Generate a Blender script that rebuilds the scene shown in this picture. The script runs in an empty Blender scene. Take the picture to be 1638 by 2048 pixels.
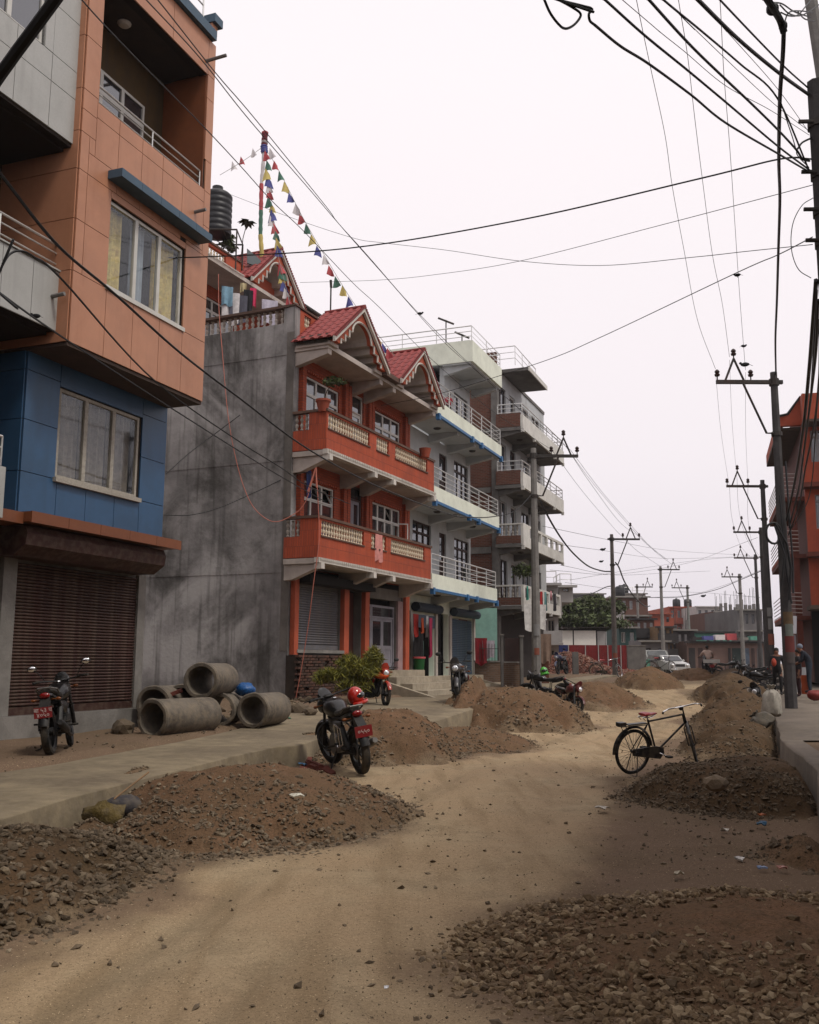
import bpy, bmesh, math, random
import numpy as np
from mathutils import Vector, Matrix, Euler
random.seed(7); RNG=np.random.default_rng(11)
R=math.radians
C=bpy.context.scene.collection
scn=bpy.context.scene
# ------------------------------------------------------------------ camera, sky, sun
F=1940.; TH=math.atan(298/F); ROLL=R(0.3); EYE=1.65
cam=bpy.data.cameras.new('camera'); camo=bpy.data.objects.new('camera',cam); C.objects.link(camo)
cam.sensor_fit='VERTICAL'; cam.sensor_height=36; cam.lens=36*F/2048; cam.clip_end=3000; cam.clip_start=.05
camo.matrix_world=Matrix.Translation((0,0,EYE))@Matrix.Rotation(R(90)+TH,4,'X')@Matrix.Rotation(ROLL,4,'Z')
scn.camera=camo
SUN_EL,SUN_AZ=R(58),R(128)          # azimuth clockwise from +Y
w=bpy.data.worlds.new('World'); scn.world=w; w.use_nodes=True
nt=w.node_tree; nt.nodes.clear()
N=nt.nodes.new; L=nt.links.new
sky=N('ShaderNodeTexSky'); sky.sky_type='NISHITA'; sky.sun_disc=False; sky.sun_elevation=SUN_EL; sky.sun_rotation=SUN_AZ; sky.dust_density=6; sky.air_density=1.5
sc_=N('ShaderNodeVectorMath'); sc_.operation='SCALE'; sc_.inputs['Scale'].default_value=.08
hs=N('ShaderNodeHueSaturation'); hs.inputs['Saturation'].default_value=.15
tc=N('ShaderNodeTexCoord'); sp=N('ShaderNodeSeparateXYZ'); rp=N('ShaderNodeValToRGB')
rp.color_ramp.elements[0].position=0.0; rp.color_ramp.elements[0].color=(.74,.685,.735,1)
rp.color_ramp.elements[1].position=.55; rp.color_ramp.elements[1].color=(.93,.865,.885,1)
e=rp.color_ramp.elements.new(.2); e.color=(.86,.80,.83,1)
mx=N('ShaderNodeMix'); mx.data_type='RGBA'; mx.inputs[0].default_value=.93
bg=N('ShaderNodeBackground'); bg.inputs['Strength'].default_value=1.0; ou=N('ShaderNodeOutputWorld')
L(sky.outputs[0],sc_.inputs[0]); L(sc_.outputs[0],hs.inputs['Color']); L(tc.outputs['Generated'],sp.inputs[0]); L(sp.outputs['Z'],rp.inputs[0])
L(hs.outputs[0],mx.inputs[6]); L(rp.outputs[0],mx.inputs[7]); L(mx.outputs[2],bg.inputs['Color']); L(bg.outputs[0],ou.inputs[0])
sl=bpy.data.lights.new('sun','SUN'); sl.energy=1.5; sl.angle=R(11); sl.color=(1,.95,.86)
so=bpy.data.objects.new('sun',sl); C.objects.link(so); so.location=(0,0,60)
so.rotation_euler=(R(90)-SUN_EL,0,math.pi-SUN_AZ)
vs=scn.view_settings; vs.view_transform='Standard'; vs.look='None'; vs.gamma=1; vs.exposure=0.22; vs.use_curve_mapping=False
try:
    scn.cycles.max_bounces=6; scn.cycles.diffuse_bounces=3; scn.cycles.transparent_max_bounces=12; scn.cycles.caustics_reflective=False; scn.cycles.caustics_refractive=False
except Exception: pass
# ------------------------------------------------------------------ measuring helpers (photo pixel -> point at a known distance / height)
cr,sr=math.cos(ROLL),math.sin(ROLL)
def ray(px,py):
    u,v=px-819.,-(py-1024.)
    u2=u*cr-v*sr; v2=u*sr+v*cr
    return (u2, F*math.cos(TH)-v2*math.sin(TH), F*math.sin(TH)+v2*math.cos(TH))
def at(px,py,d):
    r=ray(px,py); k=d/r[1]; return Vector((r[0]*k,d,EYE+r[2]*k))
def gp(px,py,z=0.):
    r=ray(px,py); k=(z-EYE)/r[2]; return Vector((r[0]*k,r[1]*k,z))
# ------------------------------------------------------------------ numpy noise
def _h(ix,iy,s):
    n=(ix.astype(np.int64)*374761393+iy.astype(np.int64)*668265263+s*974711)&0x7fffffff
    n=((n^(n>>13))*1274126177)&0x7fffffff
    return ((n^(n>>16))&0xffff)/65535.
def vnoise(x,y,s=0):
    x=np.asarray(x,float); y=np.asarray(y,float)
    ix=np.floor(x); iy=np.floor(y); fx=x-ix; fy=y-iy; fx=fx*fx*(3-2*fx); fy=fy*fy*(3-2*fy)
    a=_h(ix,iy,s); b=_h(ix+1,iy,s); c=_h(ix,iy+1,s); d=_h(ix+1,iy+1,s)
    return a+(b-a)*fx+(c-a)*fy+(a-b-c+d)*fx*fy
def fbm(x,y,s=0,o=4):
    t=0;a=.5
    for k in range(o): t=t+a*vnoise(x*2**k,y*2**k,s+k*17); a*=.5
    return t
def smooth(x,a,b):
    t=np.clip((np.asarray(x,float)-a)/(b-a),0,1); return t*t*(3-2*t)
# ------------------------------------------------------------------ mesh builder
class MB:
    def __init__(s): s.v=[]; s.f=[]
    def add(s,vs,fs):
        b=len(s.v); s.v+=[tuple(p) for p in vs]; s.f+=[tuple(b+i for i in f) for f in fs]; return s
    def box(s,x0,x1,y0,y1,z0,z1):
        if x0>x1:x0,x1=x1,x0
        if y0>y1:y0,y1=y1,y0
        if z0>z1:z0,z1=z1,z0
        return s.add([(x0,y0,z0),(x1,y0,z0),(x1,y1,z0),(x0,y1,z0),(x0,y0,z1),(x1,y0,z1),(x1,y1,z1),(x0,y1,z1)],
          [(0,3,2,1),(4,5,6,7),(0,1,5,4),(1,2,6,5),(2,3,7,6),(3,0,4,7)])
    def obox(s,c,size,rot=(0,0,0)):
        m=Matrix.Translation(c)@Euler(rot).to_matrix().to_4x4(); x,y,z=[q/2 for q in size]
        p=[m@Vector(q) for q in [(-x,-y,-z),(x,-y,-z),(x,y,-z),(-x,y,-z),(-x,-y,z),(x,-y,z),(x,y,z),(-x,y,z)]]
        return s.add(p,[(0,3,2,1),(4,5,6,7),(0,1,5,4),(1,2,6,5),(2,3,7,6),(3,0,4,7)])
    def prism(s,pts,a0,a1,axis='y'):
        n=len(pts)
        def P(p,a): return {'y':(p[0],a,p[1]),'x':(a,p[0],p[1]),'z':(p[0],p[1],a)}[axis]
        return s.add([P(p,a0) for p in pts]+[P(p,a1) for p in pts],[tuple(range(n)),tuple(range(2*n-1,n-1,-1))]+[(i,(i+1)%n+0,(i+1)%n+n,i+n)[::-1] for i in range(n)])
    def tube(s,pts,r,n=6,cap=True):
        pts=[Vector(p) for p in pts]; k=len(pts); rs=r if isinstance(r,(list,tuple)) else [r]*k
        vs=[];up=None
        for i,p in enumerate(pts):
            d=(pts[min(i+1,k-1)]-pts[max(i-1,0)])
            if d.length<1e-9: d=Vector((0,0,1))
            d.normalize()
            if up is None:
                up=Vector((0,0,1)) if abs(d.z)<.9 else Vector((1,0,0))
            a=d.cross(up)
            if a.length<1e-4: a=d.cross(Vector((1,.3,0)))
            a.normalize(); b=a.cross(d); up=b
            for j in range(n):
                t=2*math.pi*j/n; vs.append(p+(a*math.cos(t)+b*math.sin(t))*rs[i])
        fs=[(i*n+j,i*n+(j+1)%n,(i+1)*n+(j+1)%n,(i+1)*n+j) for i in range(k-1) for j in range(n)]
        if cap: fs+=[tuple(range(n-1,-1,-1)),tuple(range((k-1)*n,k*n))]
        return s.add(vs,fs)
    def cyl(s,p,q,r,r2=None,n=12): return s.tube([p,q],[r,r if r2 is None else r2],n)
    def lathe(s,prof,n=14,c=(0,0,0),axis='z',closed=False):
        vs=[];k=len(prof)
        for i in range(n):
            t=2*math.pi*i/n; ct,st=math.cos(t),math.sin(t)
            for r,h in prof:
                q={'z':(r*ct,r*st,h),'y':(r*ct,h,r*st),'x':(h,r*ct,r*st)}[axis]
                vs.append((c[0]+q[0],c[1]+q[1],c[2]+q[2]))
        m=k if closed else k-1
        fs=[(i*k+j,((i+1)%n)*k+j,((i+1)%n)*k+(j+1)%k,i*k+(j+1)%k) for i in range(n) for j in range(m)]
        return s.add(vs,fs)
    def ball(s,c,r,n=10,m=7,sc=(1,1,1),rot=None):
        prof=[(math.sin(math.pi*j/m),-math.cos(math.pi*j/m)) for j in range(m+1)]
        vs=[];M=Euler(rot).to_matrix() if rot else None
        for i in range(n):
            t=2*math.pi*i/n
            for a,h in prof:
                q=Vector((a*math.cos(t)*r*sc[0],a*math.sin(t)*r*sc[1],h*r*sc[2]))
                if M: q=M@q
                vs.append((c[0]+q.x,c[1]+q.y,c[2]+q.z))
        k=m+1
        return s.add(vs,[(i*k+j,((i+1)%n)*k+j,((i+1)%n)*k+j+1,i*k+j+1) for i in range(n) for j in range(m)])
    def xf(s,M,i0=0):
        for i in range(i0,len(s.v)): s.v[i]=tuple(M@Vector(s.v[i]))
        return s
    def mesh(s,name,m,sm=False,bev=0):
        me=bpy.data.meshes.new(name); me.from_pydata(s.v,[],s.f)
        if m: me.materials.append(m)
        bm=bmesh.new(); bm.from_mesh(me)
        bmesh.ops.remove_doubles(bm,verts=bm.verts,dist=1e-5)
        bmesh.ops.recalc_face_normals(bm,faces=bm.faces)
        if bev: bmesh.ops.bevel(bm,geom=list(bm.edges),offset=bev,segments=2,affect='EDGES',clamp_overlap=True)
        if sm:
            for f in bm.faces: f.smooth=True
        bm.to_mesh(me); bm.free()
        if sm:
            try: me.set_sharp_from_angle(angle=R(38))
            except Exception: pass
        return me
def link(name,me,parent=None,loc=None,rot=None,sc=None):
    o=bpy.data.objects.new(name,me); C.objects.link(o)
    if parent: o.parent=parent
    if loc is not None: o.location=loc
    if rot is not None: o.rotation_euler=rot
    if sc is not None: o.scale=sc
    return o
def part(name,mb,m,parent,sm=False,bev=0,label=None,loc=None,rot=None,kind=None):
    o=link(name,mb.mesh(name,m,sm,bev),parent,loc,rot)
    if label: o['label']=label
    if kind: o['kind']=kind
    return o
def box(name,parent,m,x0,x1,y0,y1,z0,z1,bev=0,**k): return part(name,MB().box(x0,x1,y0,y1,z0,z1),m,parent,bev=bev,**k)
def tag(o,label,cat,group=None,kind=None):
    o['label']=label; o['category']=cat
    if group: o['group']=group
    if kind: o['kind']=kind
    return o
def thing(name,label,cat,loc=(0,0,0),rot=(0,0,0),group=None,sc=None):
    o=bpy.data.objects.new(name,None); C.objects.link(o); o.location=loc; o.rotation_euler=rot if hasattr(rot,'__len__') else (0,0,rot)
    if sc: o.scale=(sc,)*3
    o.empty_display_size=.1
    return tag(o,label,cat,group)
def solo(name,mb,m,label,cat,group=None,sm=False,loc=None,rot=None,bev=0):
    o=link(name,mb.mesh(name,m,sm,bev),None,loc,rot); return tag(o,label,cat,group)
def copytree(o,parent=None,loc=None,rot=None,label=None):
    c=o.copy(); C.objects.link(c); c.parent=parent
    if loc is not None: c.location=loc
    if rot is not None: c.rotation_euler=rot
    if label: c['label']=label
    for ch in o.children: copytree(ch,c)
    return c
def curve(pts,n=8):
    P=[Vector(p) for p in pts]; P=[P[0]*2-P[1]]+P+[P[-1]*2-P[-2]]; out=[]
    for i in range(1,len(P)-2):
        for k in range(n):
            t=k/n; a,b,c,d=P[i-1],P[i],P[i+1],P[i+2]
            out.append(.5*((2*b)+(c-a)*t+(2*a-5*b+4*c-d)*t*t+(3*b-a-3*c+d)*t**3))
    return out+[P[-2]]
# ------------------------------------------------------------------ materials
_M={}
def mat(name,col,rough=.8,var=.18,scale=3.,bump=.15,bscale=40.,metal=0.,stain=0.,stcol=(.05,.045,.04),streak=0.,spec=.35,brick=None,coat=0.,attr=None,stsc=.8,trans=0,dust=0.,lite=None):
    if name in _M: return _M[name]
    deep=lambda c: tuple(.97*v**1.18 for v in c)
    if metal<.5: col=[deep(c) for c in col] if attr else deep(col); stcol=deep(stcol)
    m=bpy.data.materials.new(name); m.use_nodes=True; t=m.node_tree; N=t.nodes.new; L=t.links.new
    b=t.nodes['Principled BSDF']; b.inputs['Roughness'].default_value=rough; b.inputs['Metallic'].default_value=metal
    b.inputs['Specular IOR Level'].default_value=spec
    if coat: b.inputs['Coat Weight'].default_value=coat; b.inputs['Coat Roughness'].default_value=.08
    tc=N('ShaderNodeTexCoord'); n1=N('ShaderNodeTexNoise'); n1.inputs['Scale'].default_value=scale; n1.inputs['Detail'].default_value=6; n1.inputs['Roughness'].default_value=.65
    vec=tc.outputs['Object']; L(vec,n1.inputs['Vector'])
    def mixc(fac,a,bb,mode='MIX'):
        x=N('ShaderNodeMix'); x.data_type='RGBA'; x.blend_type=mode
        for s,i in ((fac,0),(a,6),(bb,7)):
            if hasattr(s,'links'): L(s,x.inputs[i])
            elif isinstance(s,(int,float)): x.inputs[i].default_value=s
            else: x.inputs[i].default_value=(*s,1)
        return x.outputs[2]
    def ramp(src,a,bb):
        x=N('ShaderNodeMapRange'); x.inputs[1].default_value=a; x.inputs[2].default_value=bb; L(src,x.inputs[0]); x.interpolation_type='SMOOTHSTEP'; return x.outputs[0]
    base=tuple(col)
    hgt=None
    if brick:
        bw,bh,mort,mc=brick
        sp=N('ShaderNodeSeparateXYZ'); L(vec,sp.inputs[0]); ad=N('ShaderNodeMath'); L(sp.outputs[0],ad.inputs[0]); L(sp.outputs[1],ad.inputs[1])
        cb=N('ShaderNodeCombineXYZ'); L(ad.outputs[0],cb.inputs[0]); L(sp.outputs[2],cb.inputs[1])
        bt=N('ShaderNodeTexBrick'); L(cb.outputs[0],bt.inputs['Vector']); bt.inputs['Scale'].default_value=1; bt.inputs['Brick Width'].default_value=bw; bt.inputs['Row Height'].default_value=bh
        bt.inputs['Mortar Size'].default_value=mort; bt.inputs['Color1'].default_value=(*[c*(1-var) for c in base],1); bt.inputs['Color2'].default_value=(*[min(1,c*(1+var)) for c in base],1); bt.inputs['Mortar'].default_value=(*mc,1)
        c0=mixc(n1.outputs['Fac'],bt.outputs['Color'],mixc(.5,bt.outputs['Color'],tuple(c*.7 for c in base)))
        hgt=bt.outputs['Fac']
    elif attr:
        at_=N('ShaderNodeAttribute'); at_.attribute_name=attr
        rr=N('ShaderNodeValToRGB'); L(at_.outputs['Fac'],rr.inputs[0])
        cs=col; rr.color_ramp.elements[0].color=(*cs[0],1); rr.color_ramp.elements[1].color=(*cs[-1],1)
        for i,c in enumerate(cs[1:-1]): e=rr.color_ramp.elements.new((i+1)/(len(cs)-1)); e.color=(*c,1)
        c0=mixc(n1.outputs['Fac'],mixc(.35,rr.outputs[0],(.09,.062,.038)),mixc(.12,rr.outputs[0],(.26,.19,.12)))
    else:
        c0=mixc(ramp(n1.outputs['Fac'],.3,.7),tuple(c*(1-var) for c in base),tuple(min(1,c*(1+var)) for c in base))
    if stain:
        n2=N('ShaderNodeTexNoise'); n2.inputs['Scale'].default_value=stsc; n2.inputs['Detail'].default_value=9; n2.inputs['Roughness'].default_value=.7; n2.inputs['Distortion'].default_value=.4; L(vec,n2.inputs['Vector'])
        mm=N('ShaderNodeMath'); mm.operation='MULTIPLY'; mm.inputs[1].default_value=stain; L(ramp(n2.outputs['Fac'],.42,.68),mm.inputs[0]); c0=mixc(mm.outputs[0],c0,stcol)
    if lite:
        n6=N('ShaderNodeTexNoise'); n6.inputs['Scale'].default_value=.33; n6.inputs['Detail'].default_value=8; n6.inputs['Roughness'].default_value=.6; n6.inputs['Distortion'].default_value=.8; L(vec,n6.inputs['Vector']); c0=mixc(ramp(n6.outputs['Fac'],.50,.66),c0,lite)
    if streak:
        mp=N('ShaderNodeMapping'); mp.inputs['Scale'].default_value=(6,6,.35); L(vec,mp.inputs[0]); n3=N('ShaderNodeTexNoise'); n3.inputs['Scale'].default_value=1; n3.inputs['Detail'].default_value=5; L(mp.outputs[0],n3.inputs['Vector'])
        mm=N('ShaderNodeMath'); mm.operation='MULTIPLY'; mm.inputs[1].default_value=streak; L(ramp(n3.outputs['Fac'],.48,.75),mm.inputs[0]); c0=mixc(mm.outputs[0],c0,stcol)
    if dust:
        n5=N('ShaderNodeTexNoise'); n5.inputs['Scale'].default_value=9; n5.inputs['Detail'].default_value=8; L(vec,n5.inputs['Vector'])
        mm=N('ShaderNodeMath'); mm.operation='MULTIPLY'; mm.inputs[1].default_value=dust; L(ramp(n5.outputs['Fac'],.4,.65),mm.inputs[0]); c0=mixc(mm.outputs[0],c0,(.2,.16,.11))
    L(c0,b.inputs['Base Color'])
    rr2=N('ShaderNodeMapRange'); L(n1.outputs['Fac'],rr2.inputs[0]); rr2.inputs[3].default_value=max(.02,rough-.08); rr2.inputs[4].default_value=min(1,rough+.1); L(rr2.outputs[0],b.inputs['Roughness'])
    if bump or hgt:
        n4=N('ShaderNodeTexNoise'); n4.inputs['Scale'].default_value=bscale; n4.inputs['Detail'].default_value=6; L(vec,n4.inputs['Vector'])
        bp=N('ShaderNodeBump'); bp.inputs['Strength'].default_value=max(bump,.05); bp.inputs['Distance'].default_value=.02; L(n4.outputs['Fac'],bp.inputs['Height'])
        if hgt:
            b2=N('ShaderNodeBump'); b2.invert=True; b2.inputs['Strength'].default_value=.8; b2.inputs['Distance'].default_value=.012; L(hgt,b2.inputs['Height']); L(bp.outputs[0],b2.inputs['Normal']); L(b2.outputs[0],b.inputs['Normal'])
        else: L(bp.outputs[0],b.inputs['Normal'])
    _M[name]=m; return m
def glassmat(name,tint=(.85,.9,.92),refl=.22,op=.25,base=(.10,.11,.12),rmax=.5):
    if name in _M: return _M[name]
    m=bpy.data.materials.new(name); m.use_nodes=True; t=m.node_tree; t.nodes.clear(); N=t.nodes.new; L=t.links.new
    tr=N('ShaderNodeBsdfTransparent'); tr.inputs[0].default_value=(*tint,1); gl=N('ShaderNodeBsdfGlossy'); gl.inputs['Roughness'].default_value=.04; gl.inputs[0].default_value=(.9,.92,.95,1)
    df=N('ShaderNodeBsdfDiffuse'); df.inputs[0].default_value=(*base,1)
    fr=N('ShaderNodeLayerWeight'); fr.inputs['Blend'].default_value=.25
    mr=N('ShaderNodeMapRange'); L(fr.outputs['Facing'],mr.inputs[0]); mr.inputs[3].default_value=refl; mr.inputs[4].default_value=rmax
    m1=N('ShaderNodeMixShader'); m1.inputs[0].default_value=op; L(tr.outputs[0],m1.inputs[1]); L(df.outputs[0],m1.inputs[2])
    m2=N('ShaderNodeMixShader'); L(mr.outputs[0],m2.inputs[0]); L(m1.outputs[0],m2.inputs[1]); L(gl.outputs[0],m2.inputs[2])
    o=N('ShaderNodeOutputMaterial'); L(m2.outputs[0],o.inputs[0]); _M[name]=m; return m
GLASS=glassmat('window_glass',(.92,.93,.93),.03,.02,rmax=.13); GLASSD=glassmat('dark_glass',(.3,.32,.34),.10,.75,(.03,.03,.035))
WHITE=mat('white_paint',(.66,.65,.62),.6,.08,stain=.25,stcol=(.35,.33,.29)); 
CHROME=mat('chrome',(.75,.75,.74),.15,.05,metal=1,bump=0); STEEL=mat('steel_rail',(.62,.62,.6),.35,.1,metal=.7,bump=0)
RUBBER=mat('rubber',(.017,.017,.017),.85,.2,scale=12,bump=.2,dust=.22); BLACKP=mat('black_plastic',(.014,.014,.015),.55,.2,bump=.1,dust=.06)
BLACKM=mat('black_paint_gloss',(.008,.008,.009),.32,.2,bump=0,coat=.25,dust=.03); WIREM=mat('cable_black',(.02,.02,.022),.6,.1,bump=0)
IRON=mat('dark_iron',(.06,.055,.05),.6,.3,metal=.3,stain=.5,stcol=(.09,.04,.02)); ALU=mat('cast_alloy',(.16,.155,.15),.5,.2,metal=.6,dust=.3)
CONC=mat('concrete_grey',(.27,.255,.235),.9,.2,scale=2.,bump=.3,bscale=25,stain=.5,stcol=(.13,.12,.105))
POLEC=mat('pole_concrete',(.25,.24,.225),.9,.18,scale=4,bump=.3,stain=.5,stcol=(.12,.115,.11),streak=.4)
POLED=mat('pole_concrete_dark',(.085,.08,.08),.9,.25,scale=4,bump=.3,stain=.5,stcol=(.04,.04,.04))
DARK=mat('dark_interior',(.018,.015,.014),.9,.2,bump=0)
# ------------------------------------------------------------------ ground shape
def interp(y,pts):
    ys=[p[1] for p in pts]; xs=[p[0] for p in pts]; return np.interp(y,ys,xs)
KL=[(-4.2,0),(-3.45,8.3),(-3.3,9.8),(-3.03,11.1),(-2.54,13.65),(-2.05,15.5),(-1.78,15.56),(-1.55,17.2),(-1.05,18.8),(.6,21),(2.2,26),(3.8,32),(8,46),(13,60),(21,84)]
KI=[(-7.5,0),(-5.4,9),(-4.8,11.7),(-4.5,12.6),(-3.77,16.05),(-3.25,18.9),(-2.9,21.3),(-2.6,23.4),(-1.9,25.2),(-1.1,27),(.9,31.5),(4,38),(9,52),(12,60),(20,84)]
KR=[(1.7,2),(3.4,8),(4.1,9.98),(4.86,11.81),(6.15,16.4),(7.9,21.2),(10.2,27.6),(12.5,33.7),(16.2,45),(21.4,60),(27.1,77),(34,97)]
def rise(y): return .8*smooth(y,20,56)
def pathz(y): return .33+.27*smooth(y,17,28)+.3*smooth(y,30,58)
def pavz(y): return .4+.5*smooth(y,30,60)
def gz(x,y,detail=True):
    x=np.asarray(x,float); y=np.asarray(y,float)
    kl=interp(y,KL); kr=interp(y,KR); ki=interp(y,KI)
    road=rise(y)
    if detail:
        road=road+.05*(fbm(x*.5,y*.4,3)-.5)+.055*(fbm(x*1.8,y*1.8,9)-.5)+.022*(fbm(x*7,y*7,19)-.5)
        # wheel tracks following the lane
        cx=(kl*.45+kr*.55)-.3
        for o in (-1.1,.55): road=road-.025*np.exp(-((x-cx-o)/.3)**2)*(.5+fbm(x*.8,y*.8,5))
        road=road-.03*rutf(x,y)
    left=pathz(y)-.04+.0*x
    inner=pathz(y)+.03+.06*fbm(x*1.3,y*1.3,21)
    z=road+(left-road)*smooth(kl-x,.12,.4)
    z=z+(inner-left)*smooth(ki-x,0.0,.25)
    z=z+(pavz(y)-.05+.04*fbm(x*1.5,y*1.5,31)-road)*smooth(x-kr,.1,.32)
    z=z+.0*x
    return z
def gzf(x,y): return float(gz(np.array([x]),np.array([y]))[0])
def npmesh(name,V,Fq,m,attrs=None,smoothf=True):
    me=bpy.data.meshes.new(name); V=np.asarray(V,np.float32); Fq=np.asarray(Fq,np.int32); k=Fq.shape[1]
    me.vertices.add(len(V)); me.vertices.foreach_set('co',V.ravel()); me.loops.add(Fq.size); me.loops.foreach_set('vertex_index',Fq.ravel())
    me.polygons.add(len(Fq)); me.polygons.foreach_set('loop_start',np.arange(0,Fq.size,k,dtype=np.int32)); me.polygons.foreach_set('loop_total',np.full(len(Fq),k,np.int32))
    me.polygons.foreach_set('use_smooth',np.full(len(Fq),smoothf)); me.update(calc_edges=True)
    for an,a in (attrs or {}).items():
        at_=me.attributes.new(an,'FLOAT','POINT'); at_.data.foreach_set('value',np.asarray(a,np.float32))
    me.materials.append(m); return me
def gridmesh(name,xs,ys,zf,m,attrf=None):
    X,Y=np.meshgrid(xs,ys); Z=zf(X,Y); nx,ny=len(xs),len(ys)
    V=np.stack([X.ravel(),Y.ravel(),Z.ravel()],1); i=np.arange(nx*ny).reshape(ny,nx)
    Q=np.stack([i[:-1,:-1].ravel(),i[:-1,1:].ravel(),i[1:,1:].ravel(),i[1:,:-1].ravel()],1)
    return npmesh(name,V,Q,m,{k:f(X.ravel(),Y.ravel()) for k,f in (attrf or {}).items()})
# soil materials
def soilmat(name,ca,cb,cc,attr=None,bump=.5,grit=.6):
    if name in _M: return _M[name]
    m=bpy.data.materials.new(name); m.use_nodes=True; t=m.node_tree; N=t.nodes.new; L=t.links.new; b=t.nodes['Principled BSDF']; b.inputs['Roughness'].default_value=.95; b.inputs['Specular IOR Level'].default_value=.1
    g=N('ShaderNodeNewGeometry'); P=g.outputs['Position']
    def noi(s,d=8,r=.6):
        n=N('ShaderNodeTexNoise'); n.inputs['Scale'].default_value=s; n.inputs['Detail'].default_value=d; n.inputs['Roughness'].default_value=r; L(P,n.inputs['Vector']); return n.outputs['Fac']
    def rg(s,a,c):
        x=N('ShaderNodeMapRange'); x.inputs[1].default_value=a; x.inputs[2].default_value=c; x.interpolation_type='SMOOTHSTEP'; L(s,x.inputs[0]); return x.outputs[0]
    def mix(f,a,c):
        x=N('ShaderNodeMix'); x.data_type='RGBA'
        for s,i in ((f,0),(a,6),(c,7)):
            if hasattr(s,'links'): L(s,x.inputs[i])
            elif isinstance(s,float): x.inputs[i].default_value=s
            else: x.inputs[i].default_value=(*s,1)
        return x.outputs[2]
    big=noi(.55); mid=noi(3.2)
    mpp=N('ShaderNodeMapping'); mpp.inputs['Rotation'].default_value=(0,0,R(18)); mpp.inputs['Scale'].default_value=(3.4,.45,1); L(P,mpp.inputs[0]); ns_=N('ShaderNodeTexNoise'); ns_.inputs['Scale'].default_value=1.; ns_.inputs['Detail'].default_value=7; L(mpp.outputs[0],ns_.inputs['Vector']); fine=noi(38,10,.75)
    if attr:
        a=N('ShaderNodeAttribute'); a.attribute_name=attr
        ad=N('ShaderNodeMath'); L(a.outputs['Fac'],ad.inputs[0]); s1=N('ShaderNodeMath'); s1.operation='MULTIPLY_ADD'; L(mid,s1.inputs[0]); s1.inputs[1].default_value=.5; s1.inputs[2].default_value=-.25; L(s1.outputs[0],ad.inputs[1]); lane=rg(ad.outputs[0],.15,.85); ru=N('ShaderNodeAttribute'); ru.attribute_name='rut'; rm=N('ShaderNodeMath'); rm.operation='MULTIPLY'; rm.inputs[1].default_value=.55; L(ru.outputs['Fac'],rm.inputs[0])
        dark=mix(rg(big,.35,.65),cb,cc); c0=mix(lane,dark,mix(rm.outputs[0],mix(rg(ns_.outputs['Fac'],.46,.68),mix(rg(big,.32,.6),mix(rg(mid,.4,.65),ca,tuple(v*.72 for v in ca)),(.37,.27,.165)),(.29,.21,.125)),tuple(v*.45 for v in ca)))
    else:
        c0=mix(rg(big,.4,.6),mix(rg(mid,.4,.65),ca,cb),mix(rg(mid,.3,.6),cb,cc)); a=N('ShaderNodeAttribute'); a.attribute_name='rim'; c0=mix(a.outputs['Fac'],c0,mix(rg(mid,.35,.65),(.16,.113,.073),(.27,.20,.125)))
    c1=mix(rg(fine,.35,.62),tuple(v*.45 for v in cb),c0); 
    x=N('ShaderNodeMix'); x.data_type='RGBA'; x.inputs[0].default_value=grit; L(c0,x.inputs[6]); L(c1,x.inputs[7])
    spk=rg(noi(120,3,.5),.60,.70); y_=mix(spk,x.outputs[2],tuple(v*.35 for v in cb)); spl=rg(noi(75,2,.5),.66,.74); L(mix(spl,y_,tuple(min(1,v*1.5) for v in ca)),b.inputs['Base Color'])
    vor=N('ShaderNodeTexVoronoi'); vor.inputs['Scale'].default_value=26; L(P,vor.inputs['Vector'])
    bp=N('ShaderNodeBump'); bp.inputs['Strength'].default_value=bump; bp.inputs['Distance'].default_value=.03; L(fine,bp.inputs['Height'])
    b2=N('ShaderNodeBump'); b2.inputs['Strength'].default_value=bump*.8; b2.inputs['Distance'].default_value=.03; L(noi(9),b2.inputs['Height']); L(bp.outputs[0],b2.inputs['Normal']); L(b2.outputs[0],b.inputs['Normal'])
    _M[name]=m; return m
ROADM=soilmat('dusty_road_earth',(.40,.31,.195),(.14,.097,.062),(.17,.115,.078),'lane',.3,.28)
SOILM=soilmat('heaped_soil',(.17,.105,.06),(.13,.083,.048),(.195,.112,.065))
SOILD=soilmat('heaped_soil_dark',(.10,.066,.036),(.075,.05,.03),(.115,.07,.038))
HALO=[(-1.75,10.9,1.9,2.7),(-3.1,7.4,1.7,2.5),(4.3,12.55,1.8,2.2),(2.25,5.95,2.3,1.6),(-.4,17.9,1.6,2.1),(1.1,20,1.7,2.3),(3,25.2,2.1,2.2),(6.4,33,1.8,2.4),(6.3,18.8,1.4,3),(8.3,24.6,1.4,4),(12.1,37,1.6,5.4)]
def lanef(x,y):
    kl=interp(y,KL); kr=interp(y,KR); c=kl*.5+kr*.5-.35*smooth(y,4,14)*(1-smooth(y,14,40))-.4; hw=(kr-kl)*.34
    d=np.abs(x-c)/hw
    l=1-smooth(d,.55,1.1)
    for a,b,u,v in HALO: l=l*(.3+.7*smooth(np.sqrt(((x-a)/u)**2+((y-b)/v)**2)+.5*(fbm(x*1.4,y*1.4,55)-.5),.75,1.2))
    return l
def rutf(x,y):
    kl=interp(y,KL); kr=interp(y,KR); cx=(kl*.45+kr*.55)-.3; u=x-cx+.25*(vnoise(y*.35,x*0,7)-.5)
    t=sum(np.exp(-((u-o)/wd)**2)*a for o,wd,a in ((-1.15,.10,.9),(-.95,.06,.6),(.5,.09,.8),(.75,.05,.7),(-.3,.05,.5),(-1.8,.06,.5),(1.3,.07,.5)))
    return np.clip(t*smooth(fbm(x*.6,y*.22,91),.35,.6),0,1)
ys=[1.5]
while ys[-1]<90: ys.append(ys[-1]+max(.035,.0105*ys[-1]))
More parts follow.
